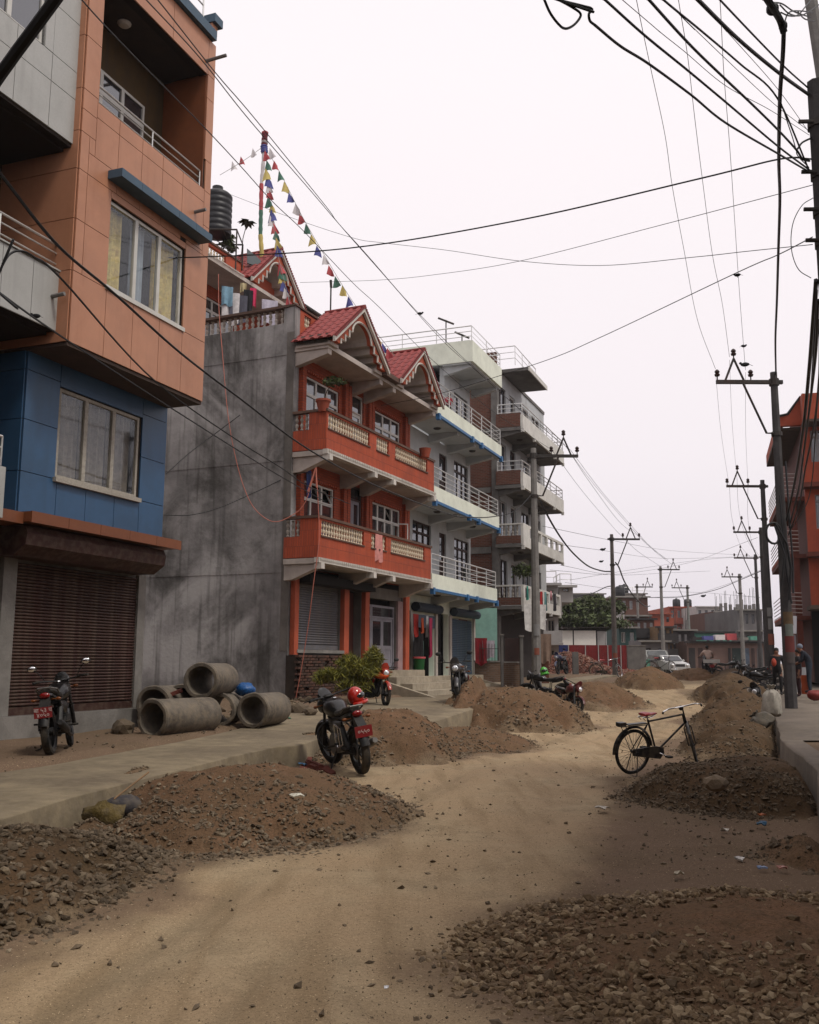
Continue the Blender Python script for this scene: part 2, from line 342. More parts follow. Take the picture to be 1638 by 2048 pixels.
ys=np.array([-60,-20,-5]+ys+[100,115,140,200,300,500,900,1500])
xs=np.concatenate([[-900,-400,-150,-60,-30,-15],np.arange(-8,13,.075),np.arange(13,40,.5),[45,60,90,150,300,600,1100]])
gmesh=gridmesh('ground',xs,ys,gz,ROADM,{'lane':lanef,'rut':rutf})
go=link('ground',gmesh); go['kind']='structure'
# left concrete path, a strip with a real kerb face
_r0=0
def strip(name,ins,outs,zf,m,y0,y1,dy,skirt=.5,thick=None):
    ysr=np.arange(y0,y1+1e-6,dy); V=[];Fq=[]
    for y in ysr:
        a=float(interp(y,ins)); b=float(interp(y,outs)); z=float(zf(y)); jit=.025*(vnoise(y*1.7,3.3,4)-.5)*2
        n=9; row=[]
        for k in range(n):
            x=a+(b-a)*k/(n-1)+(jit if k==n-1 else 0); V.append((x,y,z+.012*(float(fbm(x*1.1,y*1.1,8))-.5)-(.012 if k==n-1 else 0)))
        V.append((b+jit+(.008 if b>a else -.008),y,z-.025)); V.append((b+jit+(.03 if b>a else -.03),y,z-skirt))
    n=11
    for i in range(len(ysr)-1):
        for k in range(n-1):
            q=(i*n+k,i*n+k+1,(i+1)*n+k+1,(i+1)*n+k); Fq.append(q if b>a else q[::-1])
    b=len(V); V.append(V[0][:2]+(V[0][2]-skirt,))
    me=npmesh(name,V[:b],Fq,m); o=link(name,me); o['kind']='structure'; return o
PATHM=mat('dusty_concrete_path',(.265,.22,.15),.92,.28,scale=2.6,bump=.5,bscale=14,stain=.8,stcol=(.15,.12,.085),stsc=.55,dust=.5)
strip('footpath',KI,KL,pathz,PATHM,4,84,.22,.55)
PAVM=mat('pavement_concrete',(.19,.16,.13),.92,.2,scale=1.3,bump=.3,bscale=20,stain=.6,stcol=(.11,.095,.08),dust=.3)
KR2=[(x+(.34 if y<16.6 else 9),y) for x,y in KR]; KR2.insert(5,(6.2+9,16.45)); KR2[4]=(6.15+.34,16.4)
strip('pavement',KR2,KR,pavz,PAVM,3,97,.25,.5)
# ------------------------------------------------------------------ stones
ICO=None
def _ico():
    bm=bmesh.new(); bmesh.ops.create_icosphere(bm,subdivisions=1,radius=1); v=np.array([x.co[:] for x in bm.verts]); f=np.array([[q.index for q in x.verts] for x in bm.faces]); bm.free(); return v,f
ICOV,ICOF=_ico()
OCV=np.array([(1,0,0),(-1,0,0),(0,1,0),(0,-1,0),(0,0,1),(0,0,-1)],float); OCF=np.array([(0,2,4),(2,1,4),(1,3,4),(3,0,4),(2,0,5),(1,2,5),(3,1,5),(0,3,5)])
def stones(P,S,hi=True,seed=1):
    r=np.random.default_rng(seed); n=len(P); V0,F0=(ICOV,ICOF) if hi else (OCV,OCF); k=len(V0)
    q=r.normal(size=(n,4)); q/=np.linalg.norm(q,axis=1)[:,None]; a,b,c,d=q.T
    Rm=np.stack([1-2*(c*c+d*d),2*(b*c-a*d),2*(b*d+a*c),2*(b*c+a*d),1-2*(b*b+d*d),2*(c*d-a*b),2*(b*d-a*c),2*(c*d+a*b),1-2*(b*b+c*c)],1).reshape(n,3,3)
    sc=np.stack([r.uniform(.8,1.35,n),r.uniform(.55,1.,n),r.uniform(.4,.8,n)],1)*S[:,None]
    v=V0[None]*(1+r.uniform(-.28,.22,(n,k,1)))*sc[:,None,:]; v=np.einsum('nij,nkj->nki',Rm,v); v[:,:,2]*=.8; v+=P[:,None,:]
    f=F0[None]+(np.arange(n)*k)[:,None,None]
    return v.reshape(-1,3),f.reshape(-1,3),np.repeat(r.uniform(0,1,n),k)
STONEG=mat('broken_stone_grey',[(.10,.078,.055),(.18,.14,.098),(.26,.205,.145),(.14,.11,.078),(.37,.31,.225)],.9,attr='rnd',scale=30,bump=.4,bscale=60)
STONEW=mat('broken_stone_tan',[(.12,.085,.05),(.25,.175,.10),(.19,.135,.085),(.32,.235,.14),(.45,.36,.24)],.9,attr='rnd',scale=30,bump=.4,bscale=60)
STONED=mat('broken_stone_dark',[(.07,.055,.038),(.13,.10,.068),(.19,.145,.10),(.11,.084,.058),(.29,.235,.165)],.9,attr='rnd',scale=30,bump=.4,bscale=60)
def rocks(name,P,S,m,parent=None,hi=True,seed=1,kind='stuff'):
    V,Fc,a=stones(np.asarray(P,float),np.asarray(S,float),hi,seed); o=link(name,npmesh(name,V,Fc,m,{'rnd':a},False),parent)
    if kind: o['kind']=kind
    return o
# ------------------------------------------------------------------ heaps
HEAPS=[]
def heap(label,cx,cy,rx,ry,h,rot=0,seed=1,n=1500,s=(.018,.045),front=.6,cover=.12,soil=None,stone=None,gw=1.5,name='soil_heap',power=1.25,cat='soil heap',ns=.45,group='heaps of soil and gravel along the road'):
    soil=soil or SOILM; stone=stone or STONEG; ca,sa=math.cos(rot),math.sin(rot); oz=gzf(cx,cy)
    def hf(lx,ly):
        r=np.sqrt((lx/rx)**2+(ly/ry)**2); w=1+ns*(fbm(lx*1.1+seed*9,ly*1.1,seed)-.5)*2+.28*(fbm(lx*4.3+seed,ly*4.3,seed+77)-.5)
        p=np.clip(1-(r/w)**2,0,1)**power
        return p*h*(.85+.3*fbm(lx*1.7+seed,ly*1.7,seed+5))+.05*p**.5*(fbm(lx*6,ly*6,seed+8)-.5)+.02*(fbm(lx*16,ly*16,seed+3)-.5)*np.minimum(1,p*4)
    def wz(X,Y):
        dx,dy=X-cx,Y-cy; lx=dx*ca+dy*sa; ly=-dx*sa+dy*ca; H=hf(lx,ly)*smooth(interp(Y,KR)+.02-X,0,.3); r=np.sqrt((lx/rx)**2+(ly/ry)**2)
        return gz(X,Y)+H-.05*smooth(r,.8,1.25)+.012-.35*smooth(X-interp(Y,KR)+.1,0,.2)
    m=1.3; nx=int(min(160,max(40,2*m*rx/.04))); ny=int(min(160,max(40,2*m*ry/.04)))
    th=np.linspace(0,2*math.pi,97)[:-1]; rr=np.linspace(0.001,1.25,56)
    T,Q=np.meshgrid(th,rr); lx=Q*np.cos(T)*rx; ly=Q*np.sin(T)*ry; X=cx+lx*ca-ly*sa; Y=cy+lx*sa+ly*ca; Z=wz(X,Y)
    V=np.stack([(X-cx).ravel(),(Y-cy).ravel(),(Z-oz).ravel()],1); i=np.arange(96*56).reshape(56,96); j=np.roll(i,-1,1)
    Fq=np.stack([i[:-1].ravel(),j[:-1].ravel(),j[1:].ravel(),i[1:].ravel()],1)
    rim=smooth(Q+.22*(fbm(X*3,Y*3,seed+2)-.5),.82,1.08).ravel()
    root=link(name,npmesh(name,V,Fq,soil,{'rim':rim}),None,(cx,cy,oz)); tag(root,label,cat,group)
    rg=np.random.default_rng(seed*13+5); k=n*5
    a=rg.uniform(0,2*math.pi,k); q=np.sqrt(rg.uniform(0,1,k))*gw; lx=q*np.cos(a)*rx; ly=q*np.sin(a)*ry
    X=cx+lx*ca-ly*sa; Y=cy+lx*sa+ly*ca
    fr=-(X*0+ (Y-cy))/max(ry,rx)      # camera side
    dens=np.clip(cover+.55*np.exp(-((q-.92)/.30)**2)+front*np.clip(fr,0,1)*1.3,0,1)*np.maximum(cover*.9,smooth(fbm(X*1.6,Y*1.6,seed+40),.3,.55))*(1-smooth(q+.5*(fbm(X*2.3,Y*2.3,seed+9)-.5),gw*.66,gw))
    keep=np.where(rg.uniform(0,1,k)<dens)[0][:n]; X,Y=X[keep],Y[keep]; S=rg.uniform(0,1,len(keep))**3*(s[1]*1.25-s[0])+s[0]*.9
    P=np.stack([X-cx,Y-cy,wz(X,Y)-oz+S*.22],1)
    rocks('gravel',P,S,stone,root,cy<12,seed)
    if cy<14:      # fines between the stones
        k=16000; a=rg.uniform(0,2*math.pi,k); q=np.sqrt(rg.uniform(0,1,k))*1.35; lx=q*np.cos(a)*rx; ly=q*np.sin(a)*ry; X=cx+lx*ca-ly*sa; Y=cy+lx*sa+ly*ca
        S=rg.uniform(.0025,.0075,k); kk=rg.uniform(0,1,k)<smooth(fbm(X*3,Y*3,seed+70),.35,.6)*(1-smooth(q,1.0,1.35)); X,Y,S=X[kk],Y[kk],S[kk]
        rocks('fine_gravel',np.stack([X-cx,Y-cy,wz(X,Y)-oz+S*.2],1),S,stone,root,False,seed+1)
        k=45; a=rg.uniform(0,2*math.pi,k); q=np.sqrt(rg.uniform(0,1,k))*1.15; lx=q*np.cos(a)*rx; ly=q*np.sin(a)*ry; X=cx+lx*ca-ly*sa; Y=cy+lx*sa+ly*ca; S=rg.uniform(.03,.06,k); kk=X<interp(Y,KR)-.1; X,Y,S=X[kk],Y[kk],S[kk]
        rocks('coarse_stones',np.stack([X-cx,Y-cy,wz(X,Y)-oz+S*.05],1),S,stone,root,True,seed+2)
    HEAPS.append(wz); return root
# ------------------------------------------------------------------ building helpers (local x along the facade, y into the building, z up)
def frame(name,label,cat,ox,oy,psi,group=None): return thing(name,label,cat,(ox,oy,0),(0,0,math.pi/2-psi),group)
def wall(mb,x0,x1,z0,z1,y0,y1,holes=()):
    hs=[h for h in holes]; zs=sorted({z0,z1,*[max(z0,min(z1,v)) for h in hs for v in h[2:4]]})
    for a,b in zip(zs,zs[1:]):
        if b-a<1e-4: continue
        zc=(a+b)/2; cuts=sorted([(h[0],h[1]) for h in hs if h[2]<zc<h[3]]); x=x0
        for c,d in cuts:
            if c-x>1e-4: mb.box(x,c,y0,y1,a,b)
            x=max(x,d)
        if x1-x>1e-4: mb.box(x,x1,y0,y1,a,b)
    return mb
def window(p,x0,x1,z0,z1,y,nx,fm,gm=None,trans=0,fw=.055,d=.06,sill=None,curtain=(),widths=None,open_=(),mull=.8):
    gm=gm or GLASSD; mb=MB(); f=fw
    mb.box(x0,x1,y,y+d,z0,z0+f).box(x0,x1,y,y+d,z1-f,z1).box(x0,x0+f,y+.001,y+d-.001,z0+f,z1-f).box(x1-f,x1,y+.001,y+d-.001,z0+f,z1-f)
    ws=widths or [1/nx]*nx; xs=[x0+f]
    for w in ws: xs.append(xs[-1]+w*(x1-x0-2*f))
    zt=z1-trans if trans else None
    for v in xs[1:-1]: mb.box(v-f*mull,v+f*mull,y-.004,y+d-.004,z0+f,z1-f)
    if zt: mb.box(x0+f,x1-f,y-.008,y+d-.01,zt-f*.8,zt+f*.8)
    fr=part('window',mb,fm,p)
    for i in range(len(xs)-1):
        for a,b in ([(z0,zt),(zt,z1)] if zt else [(z0,z1)]):
            if (i,int(bool(zt) and a==zt)) in open_:
                o=MB(); w=xs[i+1]-xs[i]; g=f*.6
                o.box(0,w,0,.035,0,g).box(0,w,0,.035,b-a-g,b-a).box(0,g,0,.035,g,b-a-g).box(w-g,w,0,.035,g,b-a-g)
                part('sash',o,fm,fr,loc=(xs[i],y-.03,a),rot=(R(-28) if a==zt else 0,0,0 if a==zt else R(-55)))
            else: box('pane',fr,gm,xs[i]+.01,xs[i+1]-.01,y+d*.45,y+d*.45+.008,a+f*.6,b-f*.6)
    if sill: box('sill',fr,sill,x0-.06,x1+.06,y-.09,y+.02,z0-.08,z0-.003)
    for (a,b,cm) in curtain:
        n=max(6,int((b-a)*26)); V=[];Fq=[]
        for i in range(n+1):
            X=a+(b-a)*i/n; Y=y+.16+.03*math.sin(i*1.9)+.015*math.sin(i*.7)
            V+=[(X,Y,z0+.04),(X,Y,z1-.04)]
        Fq=[(2*i,2*i+2,2*i+3,2*i+1) for i in range(n)]
        part('curtain',MB().add(V,Fq),cm,fr,sm=True)
    return fr
def shutter(p,x0,x1,z0,z1,y,m,slat=.06,guide=None):
    b=MB().box(x0,x1,y+.03,y+.05,z0,z1); fr=part('shutter',b,DARK,p)
    n=int((z1-z0-.14)/slat); me=None
    for i in range(n):
        z=z0+.14+i*slat
        if me is None:
            w=x1-x0; pr=[(-.002,.002),(-.016,slat*.25),(-.021,slat*.5),(-.016,slat*.75),(-.002,slat*.93),(.018,slat*.93),(.018,.002)]
            me=MB().prism(pr,0,w,'x').mesh('slat',m)
        link('slat',me,fr,(x0,y,z))
    box('bottom_bar',fr,m,x0,x1,y-.03,y+.02,z0,z0+.13)
    return fr
def baluster_mesh(h,m,r=.045):
    k=h
    prof=[(.001,0),(r*.9,0),(r*.9,k*.06),(r*.55,k*.1),(r*.5,k*.16),(r,k*.3),(r*.85,k*.4),(r*.45,k*.47),(r*.8,k*.5),(r*.45,k*.53),(r*.85,k*.62),(r,k*.72),(r*.5,k*.85),(r*.55,k*.9),(r*.9,k*.94),(r*.9,k),(.001,k)]
    return MB().lathe(prof,8).mesh('baluster',m,True)
def balusters(p,me,x0,x1,y,z,sp,along='x'):
    n=max(1,int(round(abs(x1-x0)/sp)))
    for i in range(n):
        a=x0+(x1-x0)*(i+.5)/n
        link('baluster',me,p,(a,y,z) if along=='x' else (y,a,z))
def railing(p,pts,z0,hs,m=None,post=1.2,r=.022,parts=True,z1s=None):
    m=m or STEEL; top=max(hs); mb=MB().tube([(x,y,z0+hs[0]) for x,y in pts],r*.8,6)
    for a,b in zip(pts,pts[1:]):
        a=Vector((*a,0)); b=Vector((*b,0)); n=max(1,int(round((b-a).length/post)))
        for i in range(n+1): q=a.lerp(b,i/n); mb.cyl((q.x,q.y,z0),(q.x,q.y,z0+top),r,n=6)
    fr=part('railing',mb,m,p)
    for h in hs[1:]:
        part('rail',MB().tube([(x,y,z0+h) for x,y in pts],r*(1.2 if h==top else .8),6),m,fr)
    return fr
def door(p,x0,x1,z0,z1,y,m,fm,leaves=2,glass=None,transom=0):
    mb=MB().box(x0,x0+.07,y,y+.1,z0,z1).box(x1-.07,x1,y,y+.1,z0,z1).box(x0+.07,x1-.07,y,y+.1,z1-.07,z1)
    if transom: mb.box(x0+.07,x1-.07,y,y+.1,z1-transom-.05,z1-transom)
    fr=part('door',mb,fm,p); zt=z1-transom-.05 if transom else z1-.07; w=(x1-x0-.14)/leaves
    if transom: box('pane',fr,GLASSD,x0+.07,x1-.07,y+.04,y+.05,z1-transom,z1-.07)
    for i in range(leaves):
        a=x0+.07+i*w+.006; b=a+w-.012; mb=MB(); st=.09; midz=z0+(zt-z0)*.42
        for q in ((a,a+st,z0,zt),(b-st,b,z0,zt),(a+st,b-st,z0,z0+.18),(a+st,b-st,zt-.1,zt),(a+st,b-st,midz-.06,midz+.06)): mb.box(q[0],q[1],y+.03,y+.07,q[2],q[3])
        mb.box(a+st,b-st,y+.048,y+.06,z0+.18,midz-.06)
        if glass: 
            box('pane',fr,glass,a+st,b-st,y+.046,y+.054,midz+.06,zt-.1)
        else: mb.box(a+st,b-st,y+.048,y+.06,midz+.06,zt-.1)
        part('door_leaf',mb,m,fr)
    return fr
# ------------------------------------------------------------------ 1. building clad in composite panels (left)
ORANGE=mat('orange_panel',(.50,.26,.16),.42,.08,scale=1.2,bump=.05,bscale=90,stain=.35,stcol=(.34,.15,.075),spec=.4,streak=.22)
BROWNP=mat('brown_panel',(.235,.09,.04),.5,.1,bump=.05); BLUEP=mat('blue_panel',(.052,.13,.24),.42,.08,scale=1.2,bump=.05,bscale=90,stain=.35,stcol=(.035,.08,.13),spec=.4,streak=.25)
GREYP=mat('grey_panel',(.46,.46,.44),.45,.05,scale=40,bump=.12,bscale=150,stain=.3,stcol=(.3,.3,.28),streak=.35); BLUETRIM=mat('slate_blue_trim',(.07,.125,.175),.5,.1,bump=.05)
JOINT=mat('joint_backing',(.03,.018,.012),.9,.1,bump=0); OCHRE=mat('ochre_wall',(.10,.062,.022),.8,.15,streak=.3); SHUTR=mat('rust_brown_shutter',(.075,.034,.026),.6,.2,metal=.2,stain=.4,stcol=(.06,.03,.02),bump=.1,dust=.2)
RENDER=mat('cement_render',(.20,.185,.17),.92,.22,scale=1.3,bump=.35,bscale=14,stain=.6,stcol=(.105,.10,.09),streak=.35)
PVC=mat('upvc_frame',(.62,.61,.57),.45,.06,bump=0,stain=.3,stcol=(.4,.38,.33)); TIMBERF=mat('weathered_white_frame',(.42,.39,.34),.7,.2,scale=30,stain=.5,stcol=(.2,.17,.13))
CURTY=mat('yellow_patterned_curtain',(.80,.66,.28),.85,.25,scale=5,bump=.1,stain=.6,stcol=(.30,.16,.12),stsc=5); CURTG=mat('grey_brown_curtain',(.30,.26,.22),.85,.25,scale=9,bump=.1,streak=.5); CURTB=mat('blue_grey_curtain',(.42,.47,.52),.85,.15,bump=.1)
p=frame('commercial_building','tall panel clad building in orange, blue and grey with roller shutter at street level','building',-4.0756,18.5,.36258)
mb=MB()
# core bodies, set behind the cladding
wall(mb,-12,0,.75,3.3,1.22,1.5,[(-3.42,-.2,0,3.2)]); mb.box(-12,-.001,1.5,9,.1,3.9); mb.box(-12,0.0,1.12,1.49,.0,.75)
mb.box(-12,-3.88,1.65,9,3.9,14.2).box(-3.87,-.001,1.3,9,3.9,9.95)
part('wall',mb,RENDER,p)
mb=MB(); wall(mb,-3.87,0,3.93,6.6,.83,1.0,[(-3.07,-.86,4.65,6.2)]); wall(mb,-3.86,-.002,6.68,11.0,.03,.2,[(-3.02,-.8,7.92,9.48)])
mb.box(-3.86,-3.48,.031,.2,11,14.28).box(-.26,-.002,.031,.2,11,14.28).box(-3.48,-.26,.031,.2,13.48,14.28)
mb.box(-3.84,-.02,.2,1.3,9.95,10.2).box(-3.84,-3.5,.2,1.3,10.2,14.2)
part('wall_backing',mb,JOINT,p)
g=.012
def panels(rects,y,m,th=.028,nm='panel'):
    for (a,b,c,d) in rects: box(nm,p,m,a+g/2,b-g/2,y,y+th,c+g/2,d-g/2)
PX=[-3.87,-3.03,-2.29,-1.51,-.78,0]
rc=[(a,b,6.66,7.86) for a,b in zip(PX,PX[1:])]
for a,b in ((7.86,8.75),(8.75,9.62)): rc+=[(-3.87,-3.66,a,b),(-3.66,-3.03,a,b),(-.78,0,a,b)] if a>8.8 else [(-3.87,-3.66,a,b),(-3.66,-3.03,a,b),(-.78,0,a,b)]
rc+=[(-3.03,-.78,9.49,9.62),(-3.87,-3.66,9.62,10.29),(-3.66,-2.91,9.62,10.0),(-3.66,-3.51,10.0,10.29),(-.78,-.22,9.62,9.7)]
V_=[-3.51,-2.91,-2.25,-1.62,-.97,-.22]
rc+=[(a,b,10.0 if a<-2.95 else 9.62,10.72) for a,b in zip(V_,V_[1:])]
rc[-1]=(-.97,-.22,9.7,10.72); rc+=[(a,b,10.72,11.0) for a,b in zip(V_,V_[1:])]
rc+=[(-3.87,-3.51,10.29,10.69),(-3.87,-3.51,10.69,11.05)]
for a,b in ((11.05,12.01),(12.01,13.0),(13.0,14.28)): rc.append((-3.87,-3.49,a,b))
for a,b in ((9.62,10.25),(10.25,10.98),(10.98,11.64),(11.64,12.28),(12.28,12.98),(12.98,13.5),(13.5,14.28)): rc.append((-.22 if a<11 else -.26,0,a,b))
rc+=[(-3.49,-1.49,13.48,14.28),(-1.49,-.26,13.48,14.28)]
panels(rc,0,ORANGE)
for a,b in ((6.66,7.86),(7.86,8.75),(8.75,9.62),(9.62,10.29),(10.29,11.05),(11.05,12.01),(12.01,13),(13,14.28)):   # returns, both sides
    box('side_panel',p,ORANGE,-3.9,-3.872,.03,1.64,a+g/2,b-g/2); box('side_panel',p,ORANGE,.002,.028,.03,1.3,a+g/2,b-g/2); box('side_panel',p,ORANGE,.002,.028,1.312,3.2,a+g/2,b-g/2)
box('soffit',p,mat('dark_soffit',(.10,.07,.055),.8,.2),-3.87,0,.03,1.64,6.6,6.655)
rc=[(PX[0],-3.08,4.62,5.47),(PX[0],-3.08,5.47,6.29),(PX[0],-3.08,6.29,6.6),(-3.08,-.79,6.21,6.6),(-.79,0,4.62,5.46),(-.79,0,5.46,6.29),(-.79,0,6.29,6.6)]+[(a,b,3.94,4.62) for a,b in zip(PX,PX[1:])]
panels(rc,.8,BLUEP)
BLUED=BLUEP
for a,b in ((3.94,4.62),(4.62,5.47),(5.47,6.29),(6.29,6.6)): box('side_panel',p,BLUEP,-3.9,-3.872,.83,1.64,a+g/2,b-g/2); box('side_panel',p,BLUEP,.002,.026,.83,1.6,a+g/2,b-g/2)
window(p,-3.02,-.8,7.92,9.48,.06,3,PVC,GLASS,widths=[.35,.33,.32],sill=PVC,curtain=[(-2.98,-2.45,CURTY),(-2.2,-1.75,CURTB),(-1.55,-.88,CURTY)])
window(p,-3.07,-.86,4.65,6.19,.82,3,TIMBERF,GLASS,widths=[.31,.36,.33],sill=TIMBERF,curtain=[(-3.0,-2.4,CURTG),(-2.35,-1.7,CURTG),(-1.62,-.92,CURTG)])
mb=MB().box(-3.04,-.8,.45,.5,7.7,9.6).box(-3.1,-.8,1.25,1.29,4.5,6.4); part('room_back',mb,DARK,p)
for i in range(5): box('lintel_ledge',p,BLUETRIM,-3.16+i*.566,-3.16+(i+1)*.566-.006,-.3,-.005,9.78,9.93)
for a,b in ((-6,-1.27),(-1.265,-.14)): box('roof_trim',p,BLUETRIM,a,b,-.1,.3,14.29,14.5)
box('corner_cap',p,BLUETRIM,-.2,.1,-.08,.35,14.72,14.9); box('corner_post',p,ORANGE,-.17,.02,.0,.25,14.5,14.72)
box('roof_slab',p,RENDER,-12,0,.3,9,14.2,14.45)
railing(p,[(-6,.15),(-.3,.15)],14.5,[.3,.55,.8])
# upper balcony recess, its shade deepened in wall, side and ceiling colours
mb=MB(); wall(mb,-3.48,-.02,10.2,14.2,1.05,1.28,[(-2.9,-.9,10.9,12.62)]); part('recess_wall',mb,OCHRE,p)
box('recess_side',p,BROWNP,-.285,-.262,.028,1.04,11.0,13.47); box('recess_side',p,ORANGE,-3.478,-3.46,.028,1.04,11.0,13.47); box('recess_ceiling',p,mat('shaded_stained_ceiling',(.07,.05,.04),.9,.2,stain=.5),-3.48,-.27,.2,1.05,13.5,13.56)  # right side is orange cladding, given brown to paint its shade
window(p,-2.9,-.9,10.9,12.62,1.03,3,PVC,GLASSD,trans=.45)
part('ceiling_lamp',MB().lathe([(.001,-.07),(.09,-.06),(.13,-.02),(.13,0)],12,(-2.2,.6,13.49)),WHITE,p,True)
railing(p,[(-3.45,.08),(-.3,.08)],11.0,[.08,.22,.37],post=1.6,r=.016)
# grey bay and grey balcony further left
GV=[-9,-8.2,-7.42,-6.64,-5.86,-5.25,-4.48,-3.62]
rc=[]
for a,b in zip(GV,GV[1:]):
    for c,d in ((10.05,10.84),(10.84,11.32),(11.32,12.19),(12.19,13.1),(13.1,14.3)):
        if c>11.3 and -7.5<a and b<-4.4: continue
        rc.append((a,b,c,d))
panels(rc,.14,GREYP)
mb=MB(); wall(mb,-9,-3.63,10.0,14.3,.17,.32,[(-7.42,-4.66,11.35,13.4)]); mb.box(-9,-3.63,.32,1.6,9.95,10.02).box(-9,-3.63,1.2,1.6,10.02,14.2); part('bay_backing',mb,JOINT,p)
box('bay_reveal',p,GREYP,-4.66,-4.48,.14,.3,11.33,13.4)
window(p,-7.42,-4.68,11.34,13.2,.2,4,PVC,GLASSD)
rc=[(a,b,6.85,7.84) for a,b in zip([-9,-8,-7.1,-6.4,-5.78,-5.11,-4.47],[-8,-7.1,-6.4,-5.78,-5.11,-4.47,-3.74])]
panels(rc,.25,GREYP); part('balcony_backing',MB().box(-9,-3.75,.28,.42,6.85,7.84).box(-9,-3.91,.42,1.65,6.8,6.95),JOINT,p)
box('balcony_coping',p,GREYP,-9,-3.72,.22,.44,7.845,7.87)
railing(p,[(-9,.33),(-3.85,.33)],7.87,[.12,.3,.45],post=1.4,r=.018)
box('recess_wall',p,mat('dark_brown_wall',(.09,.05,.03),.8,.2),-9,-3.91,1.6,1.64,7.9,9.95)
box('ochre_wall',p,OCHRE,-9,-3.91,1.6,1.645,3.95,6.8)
panels([(a,b,3.7,4.47) for a,b in ((-8,-7),(-7,-6),(-6,-5.4),(-5.4,-4.75))],.25,GREYP); part('balcony_backing',MB().box(-8,-4.76,.28,.4,3.7,4.47).box(-8,-4.76,.4,1.6,3.7,3.85),JOINT,p)
railing(p,[(-8,.3),(-4.82,.3)],4.48,[.1,.27,.44],post=1.4,r=.018)
for q in ((-4.05,7.38,.12),(-.55,10.37,-.14),(-.35,13.75,-.35)): part('drain_pipe',MB().cyl((q[0],q[2]+.35,q[1]-.02),(q[0]+.04,q[2]-.1,q[1]+.03),.035,n=8),mat('pvc_pipe_grey',(.2,.19,.18),.5,.1),p)
# brown ledge and shutter box
for a,b in zip([-4.05,-3.2,-2.4,-1.6,-.8],[-3.2,-2.4,-1.6,-.8,0]): box('ledge_panel',p,BROWNP,a+.004,b-.004,.35,.38,3.745,3.92)
part('ledge',MB().box(-4.05,0,.38,1.2,3.76,3.915).box(-12,-4.06,.5,1.2,3.72,3.9),BROWNP,p)
part('shutter_housing',MB().prism([(.58,3.72),(.52,3.6),(.55,3.42),(.78,3.26),(1.2,3.26),(1.2,3.72)],-3.93,-.24,'x'),mat('dark_red_housing',(.075,.03,.022),.6,.2,dust=.2),p)
shutter(p,-3.42,-.2,.75,3.24,1.2,SHUTR,.054)
box('pillar',p,CONC,-.2,.03,1.14,1.22,.75,3.26); box('pillar',p,CONC,-3.72,-3.42,1.14,1.22,.75,3.26)
box('plinth',p,CONC,-12,.05,1.05,1.12,.0,.74)
# ------------------------------------------------------------------ 2. brick red house with grey side wall
REDP=mat('red_brick_cladding',(.50,.115,.05),.75,.14,scale=3,bump=.15,brick=(.075,.42,.006,(.20,.05,.03)),stain=.45,stcol=(.24,.07,.045),streak=.3); REDW=mat('red_brick_wall',(.43,.10,.042),.8,.16,scale=3,bump=.15,brick=(.24,.075,.009,(.17,.05,.032)),stain=.25,stcol=(.2,.06,.04))
REDS=mat('red_paint_smooth',(.46,.12,.06),.7,.12,bump=.1,stain=.25,stcol=(.26,.08,.05)); CREAM=mat('cream_baluster',(.70,.61,.47),.7,.12,bump=.05,stain=.3,stcol=(.3,.24,.17)); GREYB=mat('grey_baluster',(.4,.37,.33),.85,.2,stain=.4)
GREYW=mat('stained_render_wall',(.31,.30,.295),.95,.35,scale=.7,bump=.45,bscale=9,stain=.85,stcol=(.07,.066,.058),stsc=.45,streak=.6,lite=(.40,.39,.38))
SOFF=mat('whitewashed_soffit',(.52,.47,.43),.85,.15,scale=2,stain=.35,stcol=(.25,.22,.19)); TILE=mat('red_roof_tile',(.27,.055,.05),.6,.22,scale=6,bump=.15,stain=.25,stcol=(.16,.05,.05)); COPING=mat('dark_coping',(.16,.10,.075),.8,.2,stain=.4)
TRIMW=mat('white_trim',(.62,.59,.54),.6,.1,stain=.25,stcol=(.35,.31,.27)); GREYM=mat('blue_grey_metal_door',(.28,.27,.30),.5,.15,stain=.3,stcol=(.15,.13,.13)); SHUTG=mat('grey_shutter',(.20,.20,.215),.5,.15,metal=.3,stain=.3,dust=.3)
BRICKR=mat('rough_brick',(.20,.085,.05),.9,.3,scale=3,bump=.4,brick=(.24,.075,.012,(.13,.11,.09)),stain=.4,stcol=(.1,.07,.05)); BROWNF=mat('dark_brown_timber',(.06,.03,.024),.6,.25)
p=frame('brick_house','red brick house with two tiled gables, cream balusters and a stained grey side wall','house',-2.23727,25.5,.42257)
RH=p
mb=MB().box(-.02,.24,1.06,14,.0,10.72).box(-.02,.24,1.06,1.42,10.72,11.44)
part('side_wall',mb,GREYW,p)
for z_ in (3.98,7.05,10.05): box('floor_band',p,GREYW,-.032,-.0205,1.08,13.9,z_,z_+.22)
box('corner_strip',p,RENDER,-.035,-.0205,1.062,1.3,1.9,10.7)
WA=[(.6,2.6,8.05,9.62),(3.45,4.22,7.2,9.85),(5.02,7.0,8.05,9.68)]; WB=[(.42,2.4,5.05,6.62),(3.16,4.22,4.25,6.95),(4.8,7.05,5.05,6.66)]
mb=MB(); wall(mb,.24,7.55,4.15,10.1,1.05,1.25,WA+WB); part('front_wall',mb,REDW,p)
mb=MB().box(.24,7.5,1.5,13.9,1.25,10.1).box(.24,7.5,1.25,1.5,3.9,4.15); part('inner_wall',mb,DARK,p)
